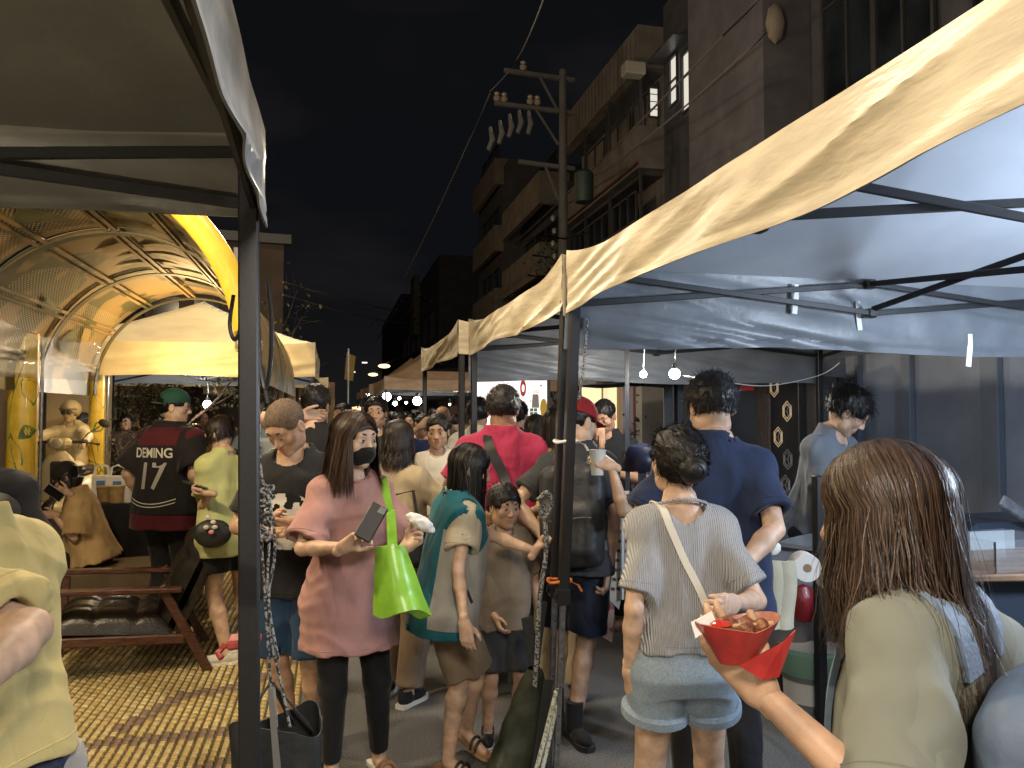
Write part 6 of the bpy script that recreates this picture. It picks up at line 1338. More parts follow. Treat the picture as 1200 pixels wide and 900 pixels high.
# buzz cut man in black tee
g = person('man with buzz cut in a black tee with white print, looking down at his hands', G(350, 3.65), -8, 1.69, 'm', .98, lean=6, head=(34, -12, 4), vox=.0085, tone=1, eyes='closed',
  arms=[{'px': (352, 612, 3.38), 'pc': (1, -1, 0)}, {'px': (318, 624, 3.40), 'pc': (-1, -1, -.2)}], hands=[{'dc': (-.9, .2, .3), 'nc': (0, .9, .4), 'curl': .9}, {'dc': (.95, .12, .25), 'nc': (0, .9, .4), 'curl': .7}], legs=[{'px': (378, 3.65), 'fc': (.4, 0, 1)}, {'px': (345, 3.75), 'fc': (-.1, 0, 1)}])
sh = shirt(g, blk, hem=-.12, e=.024, sleeve=.80, loose=.04, neck=.085, nfront=.03); t_ = bvh(sh); splash(g, t_, -.16, .12, .10, .33, 1, mat('print_white', (.62, .60, .54), .7), 3, .47, 60, 9)
trousers(g, cloth('blue_shorts', (.018, .045, .095), bump=.2), .93, e=.02, hemr=.096, amp=.012); shoes(g, cloth('dark_sneaker', (.03, .03, .03)), black_rub)
hair_short(g, mat('buzz_hair', (.085, .06, .035), .8, col2=(.16, .10, .065), nscale=120, cpos=(.4, .6)), n=1500, length=.005, thick=.0035, buzz=True, w=.0014, front=.05, lift=.9)

# girl in teal and grey vest
teal = cloth('teal_fleece', (.012, .105, .135)); vgrey = cloth('pale_grey_fleece', (.30, .29, .26)); beige_t = cloth('beige_tee', (.42, .37, .27)); kh = cloth('khaki_shorts', (.235, .175, .12), bump=.2)
g = person('girl with long black hair in a teal and grey vest, one hand at the rope', G(524, 3.45), 114, 1.47, 'f', .98, lean=8, head=(8, -12, 0), vox=.0075, tone=0, look=False,
  arms=[{'px': (634, 648, 3.46), 'pc': (.2, -1, .2)}, {'px': (545, 728, 3.20), 'pc': (-1, -.1, -.2)}], hands=[{'dc': (.5, .8, -.2), 'nc': (.9, -.3, 0), 'curl': 1.15}, {'dc': (.15, -1, 0), 'nc': (.2, 0, -1), 'curl': .3}],
  legs=[{'px': (527, 3.50), 'p': (.1, 1, 0), 'fc': (.8, 0, .5)}, {'px': (548, 3.66), 'z': .13, 'p': (0, 1, 0), 'fc': (.7, -.3, .6)}])
shirt(g, beige_t, e=.016, hem=.05, sleeve=.62, sr=.070, se=.080, name='tee', neck=.07)
vs = shirt(g, teal, e=.034, hem=-.17, sleeve=.10, sr=.085, se=.085, loose=.05, neck=.08, name='vest', amp=.008); vt = bvh(vs)
def side_panel(g, t, ang0, ang1, z0, z1, m, name, off=.004, n=18, fz=lambda a, z: z):
    vs_ = []; 
    for i in range(n+1):
        for j in range(n+1):
            a = R_(ang0+(ang1-ang0)*i/n); u = i/n; zt_ = z1-(.10*math.sin(math.pi*u)**3); z = z0+(zt_-z0)*j/n
            p = Vector(g.tor((math.cos(a)*.7, math.sin(a)*.7, z)).tolist()); c = Vector(g.tor((0, 0, z)).tolist()); h = t.ray_cast(p, (c-p).normalized()); q = h[0] if h[0] is not None else c; vs_.append(q+(p-c).normalized()*off)
    w = n+1; return link(name, npmesh(name, np.array([tuple(v) for v in vs_]), [(i*w+j, (i+1)*w+j, (i+1)*w+j+1, i*w+j+1) for i in range(n) for j in range(n)], m), g.root)
side_panel(g, vt, -42, 62, -.12, .33, vgrey, 'grey_panel')
trousers(g, kh, 1.0, e=.014, r=(.098, .082, .08), hemr=.080, amp=.010); shoes(g, mat('black_sandal', (.02, .02, .02), .6), mat('cork_sole', (.30, .17, .08), .7), 'sandal')
hair_long(g, HB, n=1500, L=.34, gap=40, part=.0, seed=8, w=.003, flare=1.02, R=(.084, .103, .094), back=.02)
b = MB(); P_ = [g.tor((.16, -.02, .16)), g.tor((.175, .02, .08)), g.tor((.17, .05, .02))]; wrapstrap(g, vt, P_, .012, BLACKP, 'pocket_zip', .006, 8)

# woman in the ribbed grey top
rib = cloth('ribbed_grey_knit', (.40, .40, .42), noise=.06, bump=.75, wave='X', bscale=46)
g = person('woman from behind in a ribbed grey top and denim shorts, black hair in a bun', G(797, 2.5), 184, 1.56, 'f', .97, lean=3, head=(-10, 8, 0), vox=.0065, tone=0, look=False,
  arms=[{'px': (736, 782, 2.48), 'pc': (-.2, -.3, 1)}, {'px': (856, 705, 2.22), 'pc': (.35, -1, .6)}], hands=[{'dc': (.1, -1, -.1), 'nc': (1, 0, -.4), 'curl': .35}, {}], legs=[{'px': (765, 2.45)}, {'px': (836, 2.6)}])
sh = shirt(g, rib, e=.010, hem=.03, sleeve=.80, sr=.062, se=.062, loose=.02, neck=.095, nback=.015, amp=.013, seed=6, vox=.0065); t_ = bvh(sh)
trousers(g, denim, .42, e=.014, r=(.104, .098, .08), hemr=.098, amp=.008, top=.12)
for i in range(2):
    d = (g.kn[i]-g.hip[i]); p = g.hip[i]+d*.40; b = MB(); b.lathe(p, [(.099, -.018), (.108, -.01), (.108, .014), (.100, .02)], 26, d, 1.0, 1.0); b.build('rolled_cuff', denim, g.root, True)
shoes(g, cloth('black_sneaker', (.02, .02, .02)), black_rub)
hair_short(g, HB, n=3500, length=.040, thick=.009, nape=-.062, jit=.12, lift=.03, comb=(0, -1, -.15), w=.0022, size=1.04); b = MB(); b.ball(g.A((0, -.125, .0)), .045, 16); bun = b.build('bun', HB, g.root, True)
rs = np.random.RandomState(4); out = []
for k in range(220):
    a, q = rs.uniform(0, 6.28), rs.uniform(.3, 1); c = g.A((0, -.125, 0)); pts = np.array([c+g.HM@np.array((math.cos(a+t*1.5)*.047*math.sin(q*1.5), -.047*math.cos(q*1.5), math.sin(a+t*1.5)*.047*math.sin(q*1.5))) for t in np.linspace(0, 1, 8)]); out.append((pts, (pts-c)/.047))
link('bun_strands', strands(out, .003, None, HB), bun)
b = MB(); b.ball(g.A((0, -.098, -.048)), (.012, .008, .010), 8); b.build('hair_tie', mat('coral_tie', (.5, .14, .09), .5), bun, True)
wrapstrap(g, t_, [g.tor((-.085, .12, .42)), g.tor((-.085, 0, .50)), g.tor((-.07, -.15, .42)), g.tor((.02, -.2, .25)), g.tor((.13, -.18, .06)), g.tor((.20, -.05, .0))], .024, mat('cream_strap', (.58, .54, .46), .6), 'bag_strap', n=34)

# tall man in navy polo
g = person('tall man from behind in a navy polo shirt and black trousers', G(838, 3.05), 176, 1.77, 'm', 1.0, lean=4, head=(18, 10, 0), vox=.009, tone=0, look=False,
  arms=[{'px': (800, 660, 2.85), 'pc': (-1, -1, 0)}, {'px': (862, 668, 2.75), 'pc': (.6, -.8, .5)}])
shirt(g, navy, e=.024, hem=-.12, sleeve=.75, collar=True, neck=.078, loose=.03, amp=.014); trousers(g, blk_tr, 1.95, amp=.012); shoes(g, blk, black_rub)
hair_short(g, HB, n=1800, length=.030, thick=.013, nape=-.05, lift=.12, w=.0022, size=1.03)

# red cap man with backpack
bpm = mat('black_cordura', (.020, .021, .023), .55, noise=.3, nscale=18, bump=.4, bscale=30)
g = person('man from behind in a dark tee and red cap carrying a black backpack', G(676, 3.95), 168, 1.69, 'm', .93, lean=5, head=(12, -42, 0), vox=.0085, tone=0,
  arms=[{'px': (637, 630, 3.75), 'pc': (-1, -.7, .4)}, {'px': (712, 668, 3.85), 'pc': (.6, -.5, .5)}], hands=[{'curl': .8}, {'curl': .6}], legs=[{'px': (650, 4.05)}, {'px': (672, 3.85), 'fc': (.35, 0, .9)}])
sh = shirt(g, dgrey, e=.024, hem=-.10, sleeve=.70, loose=.03, seed=9); hair_short(g, HD, n=0, thick=.007); cap_hat(g, cloth('red_twill', (.26, .018, .022), bump=.2))
trousers(g, cloth('navy_shorts', (.014, .020, .040)), .88, hemr=.10, amp=.012); shoes(g, blk, black_rub, high=.02)
for i in range(2): b = MB(); b.lathe(g.an[i]+np.array((0, 0, .0)), [(.045, -.02), (.046, .05), (.044, .11)], 18); b.build('sock', blk, g.root, True)
backpack('black backpack worn by the man in the red cap', g, bpm, .31, .47, .15, .17, cloth_o=sh, strapm=mat('grey_strap', (.10, .10, .105), .7, bump=.3, bscale=200))

# yellow tee person behind him
g = person('person in a yellow tee half hidden by the man in the red cap', G(652, 4.4), 178, 1.64, 'f', 1.1, vox=.010, tone=1, look=False, arms=[{'px': (608, 655, 4.3), 'pc': (-1, 0, 0)}, None])
shirt(g, cloth('yellow_jersey', (.62, .44, .11)), hem=-.12, sleeve=.7, loose=.04, e=.026); trousers(g, cloth('cream_twill', (.52, .44, .30)), 1.95, e=.02, r=(.105, .085, .075)); hair_long(g, HB, n=500, L=.16, gap=50, seed=12, part=0)
# magenta man
g = person('broad man from behind in a magenta tee with a black sling strap', G(588, 4.4), 174, 1.765, 'm', 1.16, lean=3, head=(14, 0, 0), vox=.0095, tone=1, look=False, arms=[{'px': (560, 600, 4.2), 'pc': (-1, -1, 0)}, {'px': (625, 600, 4.2), 'pc': (1, -1, 0)}])
sh = shirt(g, cloth('magenta_jersey', (.40, .035, .09), bump=.2), e=.020, hem=-.12, sleeve=.72, loose=.04, amp=.018, seed=11, vox=.009); t_ = bvh(sh); hair_short(g, HB, n=1300, length=.028, thick=.012, lift=.12, size=1.03)
wrapstrap(g, t_, [g.tor((-.07, .08, .46)), g.tor((-.075, -.03, .50)), g.tor((-.06, -.15, .42)), g.tor((.03, -.2, .27)), g.tor((.12, -.2, .12)), g.tor((.20, -.1, .02))], .055, BLACKP, 'sling_strap', n=34); trousers(g, dgrey, 1.95)
# boy
g = person('boy with fringe and grey brown tee standing between the girl and the magenta man', G(590, 3.80), 12, 1.23, 'm', .92, head=(6, 14, 0), vox=.009, tone=1, hands=[{'curl': .5}, {'curl': .5}], arms=[None, {'px': (580, 720, 3.7)}])
shirt(g, cloth('taupe_tee', (.25, .20, .15)), hem=-.12, loose=.04, amp=.015); trousers(g, dgrey, .9, hemr=.1); hair_short(g, HB, n=1400, length=.035, thick=.016, fringe=.030, comb=(0, .3, -1), lift=.12, front=.05); shoes(g, blk, white_rub)
# woman in white top
g = person('woman in a white tee walking towards the camera with black hair tied back', G(513, 5.4), 6, 1.60, 'f', .95, head=(8, -8, 0), vox=.010, tone=1, arms=[{'px': (530, 600, 5.2), 'pc': (1, -.6, 0)}, {'px': (500, 612, 5.3), 'pc': (-1, -.6, 0)}])
sh = shirt(g, cloth('cream_white_tee', (.60, .56, .46)), hem=-.06, sleeve=.68, loose=.03, amp=.016); trousers(g, cloth('dark_skirt', (.03, .028, .03)), 1.6, e=.03, r=(.13, .11, .1)); hair_short(g, HB, n=700, length=.04, thick=.008, comb=(0, -1, -.2), lift=.05, size=1.02); shoes(g, blk, white_rub)
# man behind the pink woman, face over the beige woman
g = person('man with flat black hair and bare forehead looking at the camera over the crowd', G(441, 6.2), 4, 1.74, 'm', 1.0, vox=.011, tone=1)
shirt(g, dgrey, hem=-.1); hair_short(g, HB, n=700, length=.02, thick=.011, front=.066, lift=.5); trousers(g, blk_tr, 1.9)
g = person('woman from behind in a beige blouse with dark wavy hair and a black handbag', G(466, 4.35), 160, 1.57, 'f', 1.05, vox=.010, tone=0, look=False, arms=[None, {'px': (487, 615, 4.3), 'pc': (1, -.3, 0)}])
sh = shirt(g, cloth('beige_blouse', (.40, .32, .20)), hem=-.10, sleeve=1.25, se=.075, loose=.05, amp=.018, neck=.085); trousers(g, cloth('tan_slacks', (.26, .19, .13)), 1.9, e=.02, r=(.11, .09, .08)); hair_long(g, HD, n=900, L=.20, gap=50, seed=21, wave=.012, flare=1.12); shoes(g, blk, white_rub)
hb = thing('handbag', 'black handbag hanging at the side of the beige blouse woman', 'bag', W(474, 640, 4.15)); f = Fld(.01); f.box((0, 0, 0), (.12, .06, .11), r=.04); link('bag_body', npmesh('bag_body', *f.mesh(), bagblk), hb); b = MB(); b.tube([(-.07, 0, .1), (-.05, 0, .28), (.05, 0, .30), (.08, 0, .1)], .009, 6); b.build('handle', bagblk, hb, True)
# yellow-green tee woman at left
g = person('woman in a pale lime tee and black shorts beside the near post, reading a phone', G(268, 5.0), -128, 1.60, 'f', 1.05, lean=5, head=(22, 18, 0), vox=.009, tone=0, arms=[{'px': (247, 578, 4.75), 'pc': (0, -1, 0)}, {'px': (249, 574, 4.9), 'pc': (.6, -1, 0)}], hands=[{'dc': (-1, .1, 0), 'nc': (0, 1, 0), 'curl': .8}, {'dc': (-1, .1, 0), 'nc': (0, 1, 0), 'curl': .8}], legs=[{'px': (270, 4.98), 'fc': (-.9, 0, .3)}, {'px': (300, 5.1), 'fc': (-.9, 0, .1)}])
sh = shirt(g, cloth('pale_lime_tee', (.48, .50, .22)), hem=-.16, sleeve=.75, loose=.06, amp=.016); t_ = bvh(sh); wrapstrap(g, t_, [g.tor((.08, -.1, .44)), g.tor((.07, .0, .5)), g.tor((.02, .18, .35)), g.tor((-.12, .18, .12)), g.tor((-.2, .02, 0))], .035, BLACKP, 'bag_strap')
trousers(g, blk_tr, .55, r=(.105, .098, .09), hemr=.102); shoes(g, cloth('white_canvas', (.62, .60, .50)), white_rub); hair_long(g, HD, n=800, L=.10, gap=52, seed=31, part=.02)
ph = thing('phone', 'phone held low by the woman in the pale lime tee', 'phone', W(230, 568, 4.78)); b = MB(); b.box((0, 0, 0), (.15, .07, .009), M=Matrix.Rotation(.35, 3, 'Y')); b.build('case', mat('phone_case'), ph)
hb = thing('shoulder_bag', 'black shoulder bag with white charms in front of the lime tee woman', 'bag', W(252, 615, 4.75)); f = Fld(.009); f.ell((0, 0, -.05), (.11, .06, .09)); link('bag_body', npmesh('bag_body', *f.mesh(fold_disp(.01, 4, 9)), bagblk), hb)
for k, (x, z) in enumerate(((-.02, .06), (.01, .03), (-.03, .0), (.02, .0), (0, -.03))): b = MB(); b.ball((x, -.07, z), (.018, .012, .014), 8); b.build('charm', mat('charm_white', (.62, .58, .55), .5) if k < 4 else mat('charm_pink', (.6, .25, .2), .5), hb, True)
# jersey man
jers = cloth('black_mesh_jersey', (.016, .014, .016), bump=.3); mar = cloth('maroon_mesh', (.085, .012, .018), bump=.3)
g = person('heavy man in a black and maroon number 17 jersey and backwards green cap', G(200, 5.8), 162, 1.79, 'm', 1.26, lean=2, head=(4, -62, 0), vox=.010, tone=0, arms=[None, None])
sh = shirt(g, jers, e=.030, hem=-.08, sleeve=.85, se=.095, loose=.05, amp=.014, vox=.010); shirt(g, mar, e=.024, hem=-.19, sleeve=0.1, loose=.05, amp=.010, name='lower_shirt', neck=0, vox=.011); t_ = bvh(sh)
V2 = [(x, z) for z in np.linspace(.355, .47, 6) for x in np.linspace(-.165, .165, 13)]; project_flat(g, t_, V2, [(j*13+i, j*13+i+1, (j+1)*13+i+1, (j+1)*13+i) for j in range(5) for i in range(12)], -1, mar, 'yoke', .003)
jw = mat('jersey_white', (.55, .52, .46), .7); cloth_text(g, t_, 'DEMING', .085, -.01, .305, -1, jw, 'lettering', 1.0); cloth_text(g, t_, '17', .23, -.01, .155, -1, mat('jersey_silver', (.34, .32, .30), .6), 'number', 1.0)
for k, dz in enumerate((0, .022)): V2 = [(x, -.035+dz+.04*(x/.2)**2+q) for q in (0, .006) for x in np.linspace(-.19, .19, 20)]; project_flat(g, t_, V2, [(i, i+1, 20+i+1, 20+i) for i in range(19)], -1, jw, 'hem_stripe', .004)
o = txt('D', .09, basis(np.array(g.sh[1]*.45+g.el[1]*.55)+g.cv((.098, .0, .06)), g.cv((.55, 0, .8)), (0, 0, 1)), 'sleeve_letter', jw, g.root)
trousers(g, blk_tr, 1.95, e=.02, r=(.11, .085, .075)); hair_short(g, HB, n=0, thick=.010); cap_hat(g, cloth('forest_green_twill', (.020, .075, .045), bump=.2), back=True); shoes(g, blk, black_rub)
b = MB()
for e in (-1, 1): b.tube([g.A((e*(.032+.024*math.cos(a)), .100, .004+.02*math.sin(a))) for a in np.linspace(0, 6.28, 16)], .0016, 5); b.tube([g.A((e*.056, .098, .006)), g.A((e*.08, .0, .004))], .0018, 5)
b.tube([g.A((-.008, .102, .006)), g.A((.008, .102, .006))], .0018, 5); b.build('glasses', BLACKP, g.root)
# seated woman with cap
g = person('woman in a dark cap and peach shirt sitting on the stone block with a phone', G(112, 6.15), -72, 1.60, 'f', 1.05, lean=14, head=(22, 0, 0), vox=.010, tone=0, sit=.50, arms=[{'px': (66, 603, 5.9), 'pc': (.6, -1, 0)}, {'px': (82, 577, 5.95), 'pc': (.5, -1, .2)}], hands=[{'dc': (-1, 0, 0), 'curl': .5}, {'dc': (-.9, .3, 0), 'nc': (0, .6, .7), 'curl': .8}],
  legs=[{'px': (50, 6.0), 'p': (0, .2, 1)}, {'px': (66, 6.25), 'p': (0, .2, 1)}])
shirt(g, cloth('peach_cotton', (.50, .34, .17), bump=.2), hem=-.06, sleeve=.95, se=.095, sr=.085, loose=.10, e=.035, amp=.022); trousers(g, blk_tr, 1.9, e=.015); hair_long(g, HB, n=700, L=.20, gap=60, seed=41, behind=True); cap_hat(g, cloth('dark_cap', (.022, .020, .016)))
shoes(g, blk, white_rub)
ph = thing('phone', 'bright edged phone of the seated woman in peach', 'phone', W(66, 577, 5.85)); b = MB(); b.box((0, 0, 0), (.075, .01, .15), M=Matrix.Rotation(R_(-52), 3, 'Y'), bev=.004); b.build('case', mat('phone_silver', (.45, .42, .38), .3, .5), ph); b = MB(); b.box((0, -.0055, 0), (.064, .002, .138), M=Matrix.Rotation(R_(-52), 3, 'Y')); b.build('screen', mat('screen_off'), ph)
# yellow shirt man at the lower left corner
ys = cloth('yellow_cotton', (.60, .48, .20), bump=.22, nscale=5)
g = person('man in a butter yellow tee and light grey trousers at the lower left corner', G(-6, 1.5), -100, 1.64, 'm', .94, head=(55, 0, 0), nk=.05, lean=8, vox=.0065, tone=0, look=False, headfine=False, arms=[{'px': (-35, 812, 1.10), 'pc': (1, -.25, .15)}, {'px': (-150, 780, 1.6)}])
shirt(g, ys, e=.016, hem=.05, sleeve=.84, sr=.072, se=.080, loose=.04, amp=.020, seed=14, vox=.006); trousers(g, cloth('light_grey_twill', (.40, .37, .33), bump=.2), 1.95, e=.024, r=(.12, .09, .08), amp=.014, top=.10, vox=.0065); hair_short(g, HB, n=300)
b = MB(); b.lathe(g.pel+np.array((0, -.005, .035)), [(1.0, -.02), (1.0, .02)], 40, (0, 0, 1), .170, .122); b.build('belt', cloth('navy_belt', (.02, .03, .07)), g.root, True)
# backpack person at the left edge
g = person('person in black at the left edge, mostly hidden behind a black backpack', G(-42, 2.7), -160, 1.68, 'm', 1.05, vox=.011, look=False, headfine=False); sh = shirt(g, blk, hem=-.1); trousers(g, blk_tr, 1.9); hair_short(g, HB, n=300)
bp_ = backpack('black backpack with a white logo at the left edge above the yellow tee', g, bpm, .34, .50, .20, .17, off=.05, cloth_o=sh, vox=.008); c = g.tor((.165, -.26, .28)); txt('JF', .09, basis(c+g.cv((.06, .02, .08)), g.cv((1, 0, -.1)), (0, 0, 1)), 'white_logo', jw, bp_)
# long-haired woman at the lower right
sage = cloth('sage_jersey', (.185, .195, .165), bump=.12, nscale=4)
g = person('woman with long brown hair and a sage tee at lower right, holding a food tray', G(1072, 1.27), -134, 1.585, 'f', .92, lean=1, head=(8, 6, 0), shl=.0, nk=.030, vox=.0055, tone=1, look=False,
  arms=[{'px': (886, 803, 1.13), 'pc': (.9, -.8, .7)}, {'px': (1250, 860, 1.3), 'pc': (1, -1, 0)}], hands=[{'dc': (-.62, .72, -.15), 'nc': (-.1, .55, -.8), 'curl': .35, 'vox': .003, 'thumb': .3}, {}])
sh = shirt(g, sage, e=.016, hem=-.12, sleeve=.90, sr=.064, se=.092, kk=.05, loose=.05, amp=.018, neck=.08, seed=17, vox=.0055, xs=5); t_ = bvh(sh); trousers(g, blk_tr, 1.9, vox=.010)
hair_long(g, hairm('chestnut'), n=8000, L=.40, gap=34, frontL=.235, fth=118, part=.0, seed=51, w=.0016, flare=1.16, fl=1.5, envelope=shell_env(sh), R=(.086, .106, .097), wave=.006, back=.015, bundle=1.0)
bd = mat('slate_blue_nylon', (.11, .155, .24), .6, noise=.2, nscale=9, bump=.35, bscale=22)
backpack('slate blue backpack on the back of the long haired woman', g, bd, .33, .42, .18, .15, off=-.035, cloth_o=sh, strapm=mat('pale_blue_webbing', (.13, .18, .27), .7, bump=.3, bscale=120), vox=.007, sw=.042)
fd_ = thing('food_tray', 'red paper food boat with sauce covered snacks and wooden pick', 'food', W(862, 750, 1.13), R_(10)); rc = mat('red_carton', (.34, .025, .022), .35, noise=.2, nscale=30, coat=.3)
def boat(u, v): a = u*2*math.pi; r = .45+.55*v; return (.062*r*math.cos(a)*(1+.15*(abs(math.cos(a)))), .040*r*math.sin(a), -.026+.05*v+.012*abs(math.cos(a))*v)
b = MB(); b.grid(boat, 32, 6, .0015, 1); b.build('paper_boat', [rc, mat('waxed_inner', (.34, .12, .08), .4)], fd_, True)
b = MB(); b.poly([(-.025, -.03, -.02), (.05, -.035, .005), (.078, -.03, .018), (.035, -.042, -.04), (.005, -.042, -.04)], (0, -.002, 0)); b.build('red_flap', rc, fd_)
f = Fld(.0035)
rs = np.random.RandomState(3)
for k in range(34): f.ell((rs.uniform(-.038, .038), rs.uniform(-.014, .014), rs.uniform(.014, .028)), rs.uniform(.007, .013), k=.003)
link('snack', npmesh('snack', *f.mesh(lambda x, y, z: .002*(vnoise(x*300, y*300, z*300)-.5)), mat('fried_snack', (.30, .13, .05), .3, col2=(.12, .03, .015), nscale=60, bump=.4, bscale=200)), fd_)
b = MB(); b.bar((-.05, 0, .028), (.055, -.01, .026), .005, .003); b.build('wooden_pick', mat('pale_wood', (.55, .40, .22), .6), fd_); b = MB(); b.ball((-.03, 0, .03), (.018, .014, .006), 8); b.build('sauce', mat('red_sauce', (.45, .03, .015), .15), fd_, True)
b = MB(); b.poly([(-.075, .0, .015), (-.03, .01, .028), (-.035, .015, .045), (-.075, .01, .035)], (0, .001, 0)); b.build('napkin', white_cup, fd_)
# vendor
g = person('young vendor in a grey tee bending over the stall behind the long haired woman', G(948, 4.5), 38, 1.80, 'm', .98, lean=16, head=(26, 30, 0), vox=.010, tone=0, eyes='closed', arms=[{'px': (1040, 640, 4.1)}, {'px': (1000, 650, 4.1)}]); shirt(g, cloth('slate_tee', (.16, .18, .21)), hem=-.1, loose=.03); hair_short(g, HB, n=1600, length=.045, thick=.014, fringe=.012, lift=.15, comb=(.3, .5, -.5)); trousers(g, blk_tr, 1.9)
# rust top person with the reaching arm
g = person('person hidden behind the ribbed top, one arm stretched out holding a cup', G(792, 3.75), -150, 1.50, 'f', 1.0, lean=0, vox=.010, tone=0, look=False, arms=[{'px': (716, 546, 3.5), 'pc': (.2, -1, 0)}, None], hands=[{'dc': (-1, .35, 0), 'nc': (-.2, -.2, -1), 'curl': .6}, {}]); shirt(g, cloth('rust_top', (.12, .05, .035)), hem=-.1, sleeve=.8); hair_long(g, HD, n=400, L=.1, gap=50); trousers(g, blk_tr, 1.9)
cpx = thing('drink_cup', 'clear plastic cup with straw held out near the red cap', 'cup', W(700, 541, 3.52)); b = MB(); b.lathe((0, 0, -.06), [(.028, 0), (.038, .11), (.040, .115)], 20); b.build('cup_wall', mat('cloudy_cup', (.5, .52, .5), .3), cpx, True); b = MB(); b.tube([(0, 0, .0), (.004, 0, .12)], .003, 6); b.build('straw', BLACKP, cpx)
# man rubbing his face
g = person('man in a black tee covering his face with one hand before the lit cream window', G(712, 5.9), -28, 1.72, 'm', 1.05, lean=2, head=(24, 0, 0), vox=.010, tone=2, arms=[{'px': (722, 555, 5.6), 'pc': (1, -1, 0)}, {'px': (704, 518, 5.58), 'pc': (-1, -1, 0)}], hands=[{'curl': .8}, {'dc': (-.1, 1, 0), 'nc': (.1, 0, -1), 'curl': .25, 'spread': 1}]); shirt(g, blk, hem=-.1); hair_short(g, HB, n=500, length=.012, thick=.007); trousers(g, blk_tr, 1.9)
# second-row people: (label, px, d, face, H, sex, shirt colour, hair, extra)
def extra(label, px, d, face, H, sex, col, hair='short', vox=.012, lng=.15, sl=.7, hd=(0, 0, 0), tr=(.02, .02, .022), fine=True, arms=None, tone=1, hcol=None, grp=None, hat=None, wd=1.0, legs=None, seed=1, look=True, lean=0):
    g = person(label, G(px, d), face, H, sex, wd, head=hd, vox=vox, look=look and abs(face) < 100 and d < 11, headfine=fine, arms=arms, tone=tone, group=grp, hands=[{'vox': .007}, {'vox': .007}] if d < 9 else [None, None], lean=lean)
    cn = 'cloth_%02d_%02d_%02d' % tuple(int(c*99) for c in col); g.sh_o = shirt(g, cloth(cn, col), hem=-.10, sleeve=sl, loose=.03, neck=.075 if d < 11 else 0, seed=seed)
    if hair == 'short': hair_short(g, hcol or HB, n=500 if d < 9 else 150, length=.028, thick=.012, vox=.008)
    elif hair == 'long': hair_long(g, hcol or HB, n=500 if d < 9 else 160, L=lng, gap=50, w=.004 if d < 9 else .008, seed=seed)
    trousers(g, cloth('cloth_%02d_%02d_%02dt' % tuple(int(c*99) for c in tr), tr), 1.9)
    if hat: cap_hat(g, cloth(hat[0], hat[1]))
    return g
extra('woman in black with one hand on her cheek behind the number jersey', 232, 6.9, -20, 1.50, 'f', (.015, .015, .018), 'short', arms=[{'px': (262, 570, 6.7)}, {'px': (246, 512, 6.62), 'pc': (1, -1, 0)}], hd=(14, 10, 0), seed=3)
g = extra('man in a navy cap and slate blue shirt partly behind the near post', 306, 5.7, 150, 1.74, 'm', (.12, .16, .21), 'short', hat=('navy_cap', (.015, .020, .045)), hd=(0, 52, 0), wd=1.05, seed=4)
tg = thing('crossbody_bag', 'grey bag with a white arch logo on the back of the navy cap man', 'bag', W(326, 530, 5.38)); b = MB(); b.box((0, 0, 0), (.26, .07, .20), rz=-YAW, bev=.02); b.build('bag_body', cloth('bag_grey', (.24, .26, .28)), tg, True); b = MB(); b.box((0, 0, -.13), (.30, .08, .10), rz=-YAW, bev=.02); b.build('lower_pocket', bagblk, tg)
b = MB(); b.tube([Vector((0, 0, 0))+RH*(.045*math.cos(a))-FH*.04+Vector((0, 0, .02*math.sin(a)+.01)) for a in np.linspace(0, math.pi, 10)], .0035, 5); b.build('arch_logo', jw, tg); txt('LOGO', .030, basis(-FH*.038+Vector((0, 0, -.02)), RH, (0, 0, 1)), 'logo_letters', jw, tg)
extra('man in a black tank top scratching his head behind the buzz cut man', 368, 5.2, 176, 1.80, 'm', (.015, .015, .016), 'short', sl=.12, arms=[{'px': (352, 487, 5.1), 'pc': (-1, -.3, .3)}, None], hd=(16, 0, 0), tone=0, seed=5)
extra('dark haired woman from behind under the shoulder of the magenta man', 628, 5.3, 172, 1.60, 'f', (.10, .08, .07), 'long', lng=.12, seed=6); extra('woman with smooth black hair next to the red cap', 649, 4.85, 176, 1.61, 'f', (.03, .03, .035), 'long', lng=.14, seed=7)
extra('person in a black hooded top by the lit sign board', 605, 6.6, 150, 1.72, 'm', (.018, .018, .02), 'short', seed=8)
extra('man in a pale cream shirt, left of the magenta man', 560, 6.4, 178, 1.74, 'm', (.50, .47, .40), 'short', seed=9, wd=1.05)
extra('woman in navy touching her chin, seen in profile behind the white tee', 500, 7.4, -78, 1.60, 'f', (.02, .03, .10), 'short', arms=[{'px': (492, 500, 7.25), 'pc': (-.5, -1, 0)}, None], seed=10, hd=(4, 0, 0))
extra('balding man just behind the head of the woman in white', 518, 9.5, 150, 1.70, 'm', (.12, .09, .07), 'none', tone=1, seed=11)
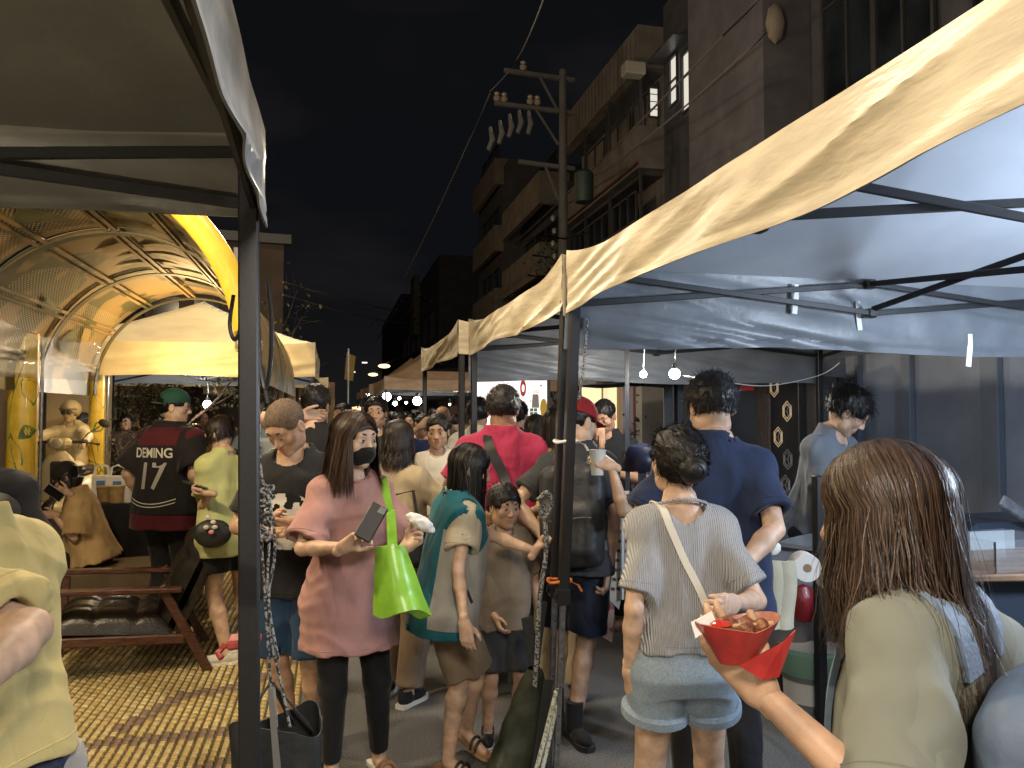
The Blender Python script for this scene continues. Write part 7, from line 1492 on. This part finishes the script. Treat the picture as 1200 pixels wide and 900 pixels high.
extra('person in a bright orange shirt in the middle distance', 470, 11.5, 160, 1.62, 'm', (.62, .14, .06), 'short', seed=12, vox=.015)
extra('person in pink and white beside the thin black pole', 483, 10.5, -20, 1.62, 'f', (.55, .38, .36), 'long', seed=13, vox=.015)
extra('dark haired man whose face is lit white far behind the mask woman', 403, 8.6, -30, 1.72, 'm', (.02, .02, .025), 'short', seed=14)
extra('man in a red polo standing in the garden beyond the bulb', 240, 15.5, 20, 1.68, 'm', (.55, .03, .03), 'short', vox=.018, seed=15, fine=False); extra('woman in white standing before the man in red', 228, 14.8, 60, 1.45, 'f', (.5, .45, .36), 'short', vox=.018, seed=16, fine=False); extra('person bending in a red shirt below the man in red', 244, 14.4, -30, 1.38, 'm', (.42, .03, .03), 'short', vox=.018, seed=17, fine=False)
extra('person in white behind the rider statue with dark hair', 97, 10.0, 170, 1.62, 'f', (.58, .44, .32), 'short', vox=.014, seed=18)
extra('person crouching among the twigs behind the tree trunk', 148, 11.0, 30, 1.60, 'm', (.06, .04, .03), 'short', vox=.016, seed=19)
fp = random.Random(8)
far = [('in green', (.10, .16, .08)), ('in white', (.5, .46, .4)), ('in dark grey', (.05, .05, .055)), ('in dusty red', (.35, .08, .06)), ('in sky blue', (.16, .26, .36)), ('in brown', (.14, .08, .05)), ('in cream', (.45, .38, .26)), ('in black', (.02, .02, .02)), ('in violet', (.16, .08, .22)), ('in khaki', (.22, .2, .1))]
for k, (nm, c) in enumerate(far):
    px = (424, 432, 447, 456, 461, 476, 490, 507, 535, 548)[k]; d = (16, 19, 13, 21, 15, 18, 14, 17, 13, 11)[k]
    extra('distant market visitor %s %s' % (nm, ('left of the orange lanterns', 'below the farther street lamp', 'behind the man with the bare forehead', 'far under the tan tents', 'left of the orange shirt', 'beyond the orange shirt', 'behind the thin black pole', 'above the woman in white', 'left of the cream shirt', 'behind the cream shirt')[k]), px, d, fp.choice((10, 170, -60, 160)), fp.uniform(1.58, 1.74), 'mf'[k % 2], c, 'short' if k % 2 == 0 else 'long', vox=.018, fine=False, seed=k+20)
